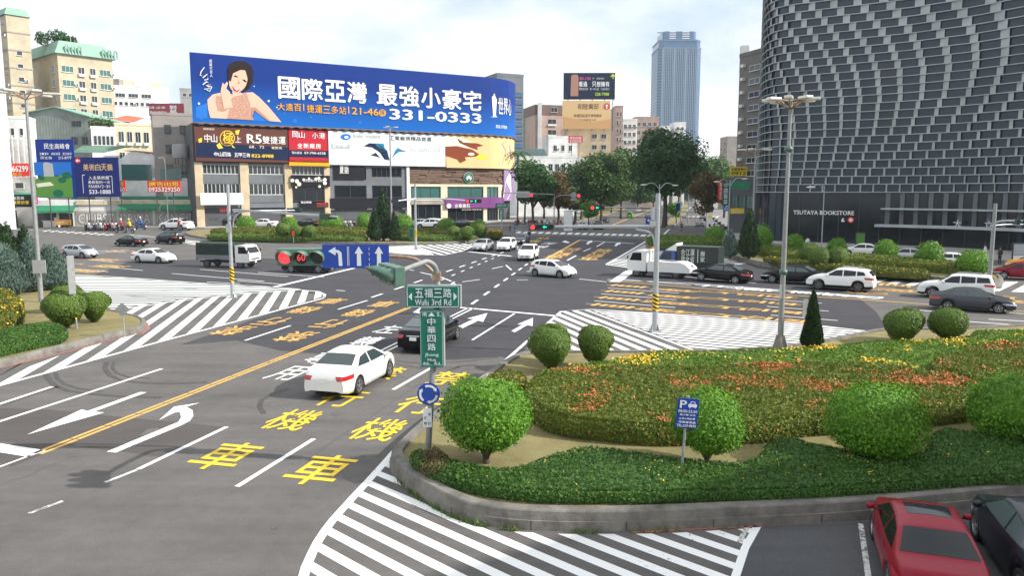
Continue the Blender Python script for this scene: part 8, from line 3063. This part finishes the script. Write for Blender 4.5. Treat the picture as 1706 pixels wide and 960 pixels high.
flood_post(1299, 587, .36, 168, 'tall grey floodlight post on the foreground island before the curved facade', 2.15, .13, 8, .75, (248, 453), (1296, 1300, 497, 474))
flood_post(653, 402, .26, 212, 'tall pale lamp post between the conifers and the cafe front', 2.2, .16, 3, .9)
flood_post(1252, 425, .38, 250, 'tall lamp post in front of the curved facade corner', 3.6, .14, 5)
def arm_lamp(px, py, z, pytop, label, arms, r0=.1, m='galvanised', reach=None):
 """street lamp with curved arms; arms: list of (px, py) lamp ends"""
 p = G(px, py, z)
 H_ = ZA(pytop, p.y) - z
 t = thing('street_lamp', label, 'street lamp', p)
 b = MB()
 b.tube([(0, 0, 0), (0, 0, H_)], [r0, r0 * .6], 8)
 b.build('pole', MATS[m], t)
 for ex, ey in arms:
  e = AT(ex, ey, p.y) - p
  b = MB()
  b.tube(bent([(0, 0, H_ * .9), (e.x * .45, 0, max(H_, e.z) + .1), tuple(e)], 6), r0 * .5, 6)
  o = b.build('arm', MATS[m], t)
  b = MB()
  b.ball(e + Vector((.12 if e.x > 0 else -.12, 0, 0)), (.55, .22, .13), 0, 10, 6)
  b.build('lamp_head', MATS['flood_lamp'], o)
 return t
arm_lamp(1097, 396, 0, 306, 'two armed white street lamp on the nose of the median strip', [(1074, 308), (1124, 309)], .14)
arm_lamp(1368, 421, .38, 309, 'thin white street lamp before the bookshop lettering', [(1353, 312)], .08)
arm_lamp(281, 378, 0, 262, 'thin white lamp post before the red advertising sign', [(268, 263)], .09, 'frame_white')
arm_lamp(985, 372, .1, 307, 'curved street lamp among the trees left of the far road', [(962, 305)], .12)
arm_lamp(1146, 372, .2, 308, 'street lamp beside the side street behind the median strip', [(1135, 310), (1158, 310)], .12)
arm_lamp(1213, 398, .13, 300, 'street lamp reaching over the corner shop', [(1240, 298), (1196, 303)], .10)
# ---- signal poles with mast arms
def mast(px, py, z, pytop, label, r0, stripe=None, m='galvanised'):
 p = G(px, py, z)
 H_ = ZA(pytop, p.y) - z
 t = thing('signal_pole', label, 'signal pole', p)
 b = MB()
 b.tube([(0, 0, 0), (0, 0, H_)], [r0, r0 * .8], 14)
 b.build('pole', MATS[m], t)
 b = MB()
 b.box((0, 0, .05), (r0 * 3.6, r0 * 3.6, .1))
 for k in range(4):
  a = k * math.pi / 2 + .78
  b.extrude([(r0, 0), (r0 * 2, 0), (r0, .35)], (0, 0, .1), (math.cos(a), math.sin(a), 0), (0, 0, 1), (-math.sin(a), math.cos(a), 0), .02)
 b.build('base_plate', MATS[m], t)
 if stripe:
  striped_wrap(t, 0, 0, ZA(stripe[0], p.y) - z, ZA(stripe[1], p.y) - z, r0 * 1.06)
 return t, p
def mast_arm(t, p, pts, r=.06, m='galvanised'):
 b = MB()
 b.tube(bent([Vector(q) - p for q in pts], 5), r, 8)
 return b.build('arm', MATS[m], t)
def hang_light(label, c, u, n, lamps, s=.3, housing='signal_dark', visor=.22):
 t = thing('traffic_light', label, 'traffic light', c)
 signal_head(t, (0, 0, 0), u, n, lamps, s, housing, visor)
 return t
t, p = mast(388, 497, 0, 307, 'pale steel signal pole with black and yellow stripes on the left zebra hatching', .14, (470, 445))
mast_arm(t, p, [AT(388, 352, p.y), AT(440, 351, p.y + 2), AT(500, 350.5, p.y + 3.5)], .06)
mast_arm(t, p, [AT(388, 350, p.y), AT(405, 350.5, p.y - .6), AT(480, 355.5, p.y - 3), AT(562, 361, p.y - 5)], .07)
mast_arm(t, p, [AT(388, 378, p.y), AT(391, 362, p.y - .1), AT(404, 353, p.y - .5), AT(425, 352, p.y - 1)], .05)
b = MB()
b.box((0, -.2, ZA(380, p.y)), (.3, .2, .55))
b.build('control_box', MATS['galvanised'], t)
hang_light('dark traffic light from behind, shorter arm of the left pole', AT(490, 351, p.y + 3.4), (-1, .3, 0), (.3, 1, 0), ['off', 'off', 'off'])
hang_light('dark traffic light from behind on the longer arm of the left pole', AT(547, 361, p.y - 4.7), (-1, -.3, 0), (.2, 1, 0), ['off', 'off', 'off'], .27)
t, p = mast(1091, 553, 0, 322, 'pale steel signal pole with black and yellow stripes on the right zebra hatching', .15, (518, 490))
mast_arm(t, p, [AT(1091, 377, p.y), AT(1010, 377.5, p.y + 2.5), AT(925, 378, p.y + 4.5)], .085)
mast_arm(t, p, [AT(1091, 412, p.y), AT(1089, 396, p.y + .05), AT(1080, 386, p.y + .3), AT(1060, 382, p.y + .9)], .06)
b = MB()
b.box((-.25, -.1, ZA(356, p.y)), (.2, .25, .6))
b.box((-.25, -.1, ZA(372, p.y)), (.3, .2, .3))
b.build('control_box', MATS['galvanised'], t)
hang_light('traffic light with red lamp and green arrow, long arm of the right striped pole', AT(902, 378, p.y + 4.6), (1, .2, 0), (.1, -1, -.03), ['red', 'off', 'left', 'off'], .29)
p2 = G(1097, 396)
t, p = mast(1099, 397, 0, 330, 'slim signal pole on the nose of the median strip', .12)
mast_arm(t, p, [AT(1099, 346, p.y), AT(1050, 345, p.y), AT(1006, 346, p.y)], .09)
hang_light('distant traffic light with red lamp and green left arrow over the far road', AT(995, 346, p.y - .3), (1, 0, 0), (0, -1, 0), ['red', 'left', 'off'], .62)
t, p = mast(693, 416, 0, 307, 'pale signal pole with yellow stripes before the rounded cafe front', .17, (395, 383))
mast_arm(t, p, [AT(693, 331, p.y), AT(675, 333, p.y - 1), AT(657, 335.5, p.y - 2)], .09)
mast_arm(t, p, [AT(693, 331, p.y), AT(735, 331, p.y + 1), AT(776, 334, p.y + 2)], .09)
hang_light('dark traffic light on the left arm of the pole before the cafe', AT(658, 335, p.y - 2), (-1, 0, 0), (0, 1, 0), ['off', 'off'], .36)
hang_light('traffic light with red lamp and green arrow before the purple shop sign', AT(789, 335, p.y + 1.6), (1, .1, 0), (0, -1, 0), ['red', 'left', 'up', 'off'], .42)
t, p = mast(836, 396, 0, 317, 'slim pole with green street name plates at the pointed island end', .11)
mast_arm(t, p, [AT(836, 321, p.y), AT(870, 322, p.y), AT(922, 324, p.y + 3)], .07)
t3 = thing('street_sign', 'small distant green street name plates at the pointed island end', 'street sign', (p.x, p.y - .2, ZA(366, p.y)))
b = MB()
b.span((AT(825, 340, p.y).x, p.y - .25, ZA(346, p.y)), (AT(846, 340, p.y).x, p.y - .2, ZA(338.5, p.y)))
L2(b.build('name_plate', MATS['sign_green'], t3), t3)
b = MB()
b.span((AT(831, 340, p.y).x, p.y - .25, ZA(366, p.y)), (AT(839, 340, p.y).x, p.y - .2, ZA(347.5, p.y)))
L2(b.build('name_plate', MATS['sign_green'], t3), t3)
fn = lambda u, v, e=0: Vector((u, p.y - .26 - e, v))
b = MB()
texts(b, '五福三路', fn, AT(828, 340, p.y).x, ZA(344, p.y), AT(843, 340, p.y).x, ZA(340, p.y))
L2(b.build('lettering', MATS['print_mist'], t3), t3)
b = MB()
texts(b, '中華四路', fn, AT(833, 340, p.y).x, ZA(365, p.y), AT(837, 340, p.y).x, ZA(349, p.y), vertical=True)
L2(b.build('lettering', MATS['print_mist'], t3), t3)
c = AT(872, 324, p.y + 1)
t3 = thing('road_sign', 'blank grey rectangular sign hanging over the road beside the cafe corner', 'sign', c)
b = MB()
b.box((0, 0, 0), (AT(882, 324, p.y + 1).x - AT(861, 324, p.y + 1).x, .06, 1.0))
b.build('panel', MATS['sign_grey'], t3, bevel=.02)
hang_light('distant red traffic light right of the blank grey sign', AT(889, 325, p.y + 1.4), (1, 0, 0), (0, -1, 0), ['red', 'off'], .62)
t, p = mast(923, 378, 0, 320, 'slim forked signal pole on the far pavement before the trees', .12)
mast_arm(t, p, [AT(923, 340, p.y), AT(918, 327, p.y), AT(895, 324, p.y)], .07)
mast_arm(t, p, [AT(923, 340, p.y), AT(928, 327, p.y), AT(962, 325, p.y)], .07)
c = AT(956, 327, p.y - .2)
t3 = thing('round_sign', 'pale round sign on a plate hanging from the forked signal pole', 'sign', c)
b = MB()
b.extrude(ell(0, .3, .62, .62, 20), (0, 0, 0), (1, 0, 0), (0, 0, 1), (0, 1, 0), .05)
b.build('disc', MATS['sign_grey'], t3)
b = MB()
b.box((0, .02, -.6), (1.2, .05, .5))
b.build('plate', MATS['sign_grey'], t3)
hang_light('distant red traffic light right of the pale round sign', AT(964, 326, p.y - .2), (1, 0, 0), (0, -1, 0), ['red'], .75)
t, p = mast(1648, 472, .38, 339, 'grey signal pole at the rounded kerb end on the right', .16, None, 'pole_grey')
mast_arm(t, p, [AT(1652, 385, p.y), AT(1658, 372, p.y - .2), AT(1672, 368, p.y - .6), AT(1694, 368, p.y - 1.4)], .07)
mast_arm(t, p, [AT(1652, 376, p.y), AT(1680, 374, p.y + 1), AT(1704, 374, p.y + 2.5)], .06)
hang_light('dark traffic light on the arm of the right hand signal pole', AT(1693, 369.5, p.y - 1.3), (.3, 1, 0), (1, -.3, 0), ['off', 'off', 'off'], .3)
# ---- small signs and cabinets
p = G(128, 548, .26)
t = thing('sign_post', 'yellow and black striped post with a dark sign seen edge on, left island', 'sign', p)
b = MB()
b.tube([(0, 0, 0), (-.02, 0, ZA(428, p.y) - .26)], .05, 8)
b.build('post', MATS['galvanised'], t)
striped_wrap(t, -.01, 0, ZA(532, p.y) - .26, ZA(492, p.y) - .26, .06)
b = MB()
b.box((-.02, -.12, ZA(458, p.y) - .26), (.34, .05, ZA(425, p.y) - ZA(489, p.y)), 0, R(50))
b.build('panel', MATS['pole_grey'], t, bevel=.01)
p = G(208, 561, .26)
t = thing('diamond_sign', 'small grey diamond sign seen from behind at the kerb tip of the left island', 'sign', p)
b = MB()
hh = ZA(505, p.y) - .26
b.tube([(0, 0, 0), (-.02, 0, hh)], .025, 8)
b.build('post', MATS['galvanised'], t)
b = MB()
s_ = .36
zc = ZA(516, p.y) - .26
b.extrude([(-s_, 0), (0, -s_), (s_, 0), (0, s_)], (-.02, -.03, zc), (1, 0, 0), (0, 0, 1), (0, -1, 0), .02)
b.build('panel', MATS['pole_grey'], t)
p = G(1347, 560, .3)
t = thing('sign_board', 'plain grey board standing behind the slim cone conifer', 'sign', p)
b = MB()
b.span((AT(1338, 515, p.y).x - p.x, -.03, ZA(529, p.y) - .3), (AT(1358, 515, p.y).x - p.x, .03, ZA(499, p.y) - .3))
b.build('panel', MATS['sign_grey'], t)
b = MB()
b.tube([(0, .05, -.3), (0, .05, ZA(500, p.y) - .3)], .04, 6)
b.build('post', MATS['galvanised'], t)
p = G(489, 404, .26)
t = thing('reflector_sign', 'small red marker sign among the clipped balls under the billboards', 'sign', p)
b = MB()
b.tube([(0, 0, 0), (0, 0, 1.3)], .04, 6)
b.build('post', MATS['galvanised'], t)
b = MB()
b.box((0, -.06, 1.25), (.34, .04, .6))
b.build('panel', MATS['print_redb'], t)
for px, py, lb in ((686, 402, 'green street cabinet beside the striped pole before the cafe'), (805, 397, 'green street cabinet beside the flowering bush at the island end')):
 p = G(px, py, .26)
 t = thing('street_cabinet', lb, 'cabinet', p)
 b = MB()
 b.box((0, 0, .95), (.85, .5, 1.8))
 b.build('body', MATS['sign_green'], t, bevel=.03)
 b = MB()
 b.box((0, -.256, .95), (.36, .012, 1.5))
 b.build('door', MATS['signal_dark'], t)
p = G(1080, 388)
t = thing('road_sign', 'small blue rectangular road sign beside the median nose', 'sign', p)
b = MB()
b.tube([(0, 0, 0), (0, 0, ZA(361, p.y))], .06, 6)
b.build('post', MATS['galvanised'], t)
b = MB()
b.span((-.5, -.08, ZA(380, p.y)), (.5, -.03, ZA(362, p.y)))
b.build('panel', MATS['sign_blue'], t)
b = MB()
zc = ZA(367, p.y)
b.add([(-.3, -.09, zc), (.05, -.09, zc + .35), (.05, -.09, zc + .12), (.3, -.09, zc + .12), (.3, -.09, zc - .4), (.15, -.09, zc - .4), (.15, -.09, zc - .1), (.05, -.09, zc - .1), (.05, -.09, zc - .35)], [(0, 8, 1), (1, 8, 7, 2), (2, 7, 6, 3), (3, 6, 5, 4)])
b.build('arrow_print', MATS['print_mist'], t)
p = G(1133, 378, .2)
t = thing('banner_post', 'white post with a hanging blue banner on the median strip', 'banner', p)
b = MB()
b.tube([(0, 0, 0), (0, 0, ZA(318, p.y))], .1, 6)
b.build('post', MATS['frame_white'], t)
b = MB()
b.extrude([(-1.0, ZA(354, p.y)), (-.1, ZA(354, p.y) + .2), (-.1, ZA(340, p.y)), (-.9, ZA(341, p.y))], (0, 0, 0), (1, 0, 0), (0, 0, 1), (0, 1, 0), .03)
b.build('cloth', MATS['sign_blue'], t)
p = G(1181, 397, .13)
t = thing('info_pillar', 'white information pillar with a yellow band at the side street corner', 'pillar', p)
b = MB()
b.box((0, 0, 1.95), (.82, .45, 3.9))
b.build('body', MATS['wall_white'], t, bevel=.03)
b = MB()
b.box((0, -.235, 3.3), (.7, .02, .35))
b.build('panel', MATS['print_yellow'], t)
b = MB()
b.box((0, -.235, 2.0), (.3, .02, .4))
b.build('panel', MATS['print_black'], t)
p = G(947, 385)
t = thing('booth', 'pale box booth at the far crosswalk with a dark opening on its right', 'booth', p)
b = MB()
b.box((0, .9, 1.9), (1.5, 1.8, 3.8))
b.box((1.1, .9, 3.75), (3.4, 2.0, .12))
b.build('wall', MATS['wall_white'], t, bevel=.03)
b = MB()
b.box((.77, .9, 1.6), (.03, 1.3, 3.0))
b.build('opening', MATS['print_black'], t)
b = MB()
b.tube([(2.6, .2, 0), (2.6, .2, 3.7)], .05, 6)
b.build('post', MATS['galvanised'], t)
def railing(a, c, h, label, n=12):
 A, B = G(*a), G(*c)
 t = thing('railing', label, 'railing', A)
 b = MB()
 d = B - A
 for z in (.25, h):
  b.tube([Vector((0, 0, z)), d + Vector((0, 0, z))], .035, 6)
 b.build('rail', MATS['galvanised'], t)
 b = MB()
 for k in range(n + 1):
  q = d * (k / n)
  b.tube([q, q + Vector((0, 0, h))], .03, 5)
 b.build('bars', MATS['galvanised'], t)
railing((852, 387), (878, 385), 1.1, 'low steel railing at the far corner left of the crosswalk')
railing((920, 381), (940, 382), 1.1, 'low steel railing just left of the pale booth')
for px, py, wd, ht, lb, cc in ((1432, 417, 1.15, 2.1, 'poster stand with green and red poster before the dark glass front', 'leafy'), (1697, 437, 1.5, 1.9, 'grey notice board stand before the dark glass front at the right edge', 'greyl')):
 p = G(px, py, .13)
 t = thing('poster_stand', lb, 'stand', p)
 b = MB()
 b.box((0, 0, ht / 2 + .1), (wd, .12, ht))
 b.build('frame', MATS['frame_dark'], t, bevel=.02)
 b = MB()
 b.box((0, -.075, ht * .62 + .1), (wd * .86, .02, ht * .6))
 b.build('poster', MATS['print_' + cc], t)
 b = MB()
 b.box((0, -.075, ht * .18 + .1), (wd * .86, .02, ht * .24))
 b.build('poster', MATS['print_rust' if cc == 'leafy' else 'print_white'], t)
p = G(1621, 431, .13)
t = thing('planter', 'white boxy stand beside the person in the white shirt', 'planter', p)
b = MB()
b.box((0, 0, .4), (1.4, .5, .8))
b.build('box', MATS['wall_white'], t, bevel=.05)
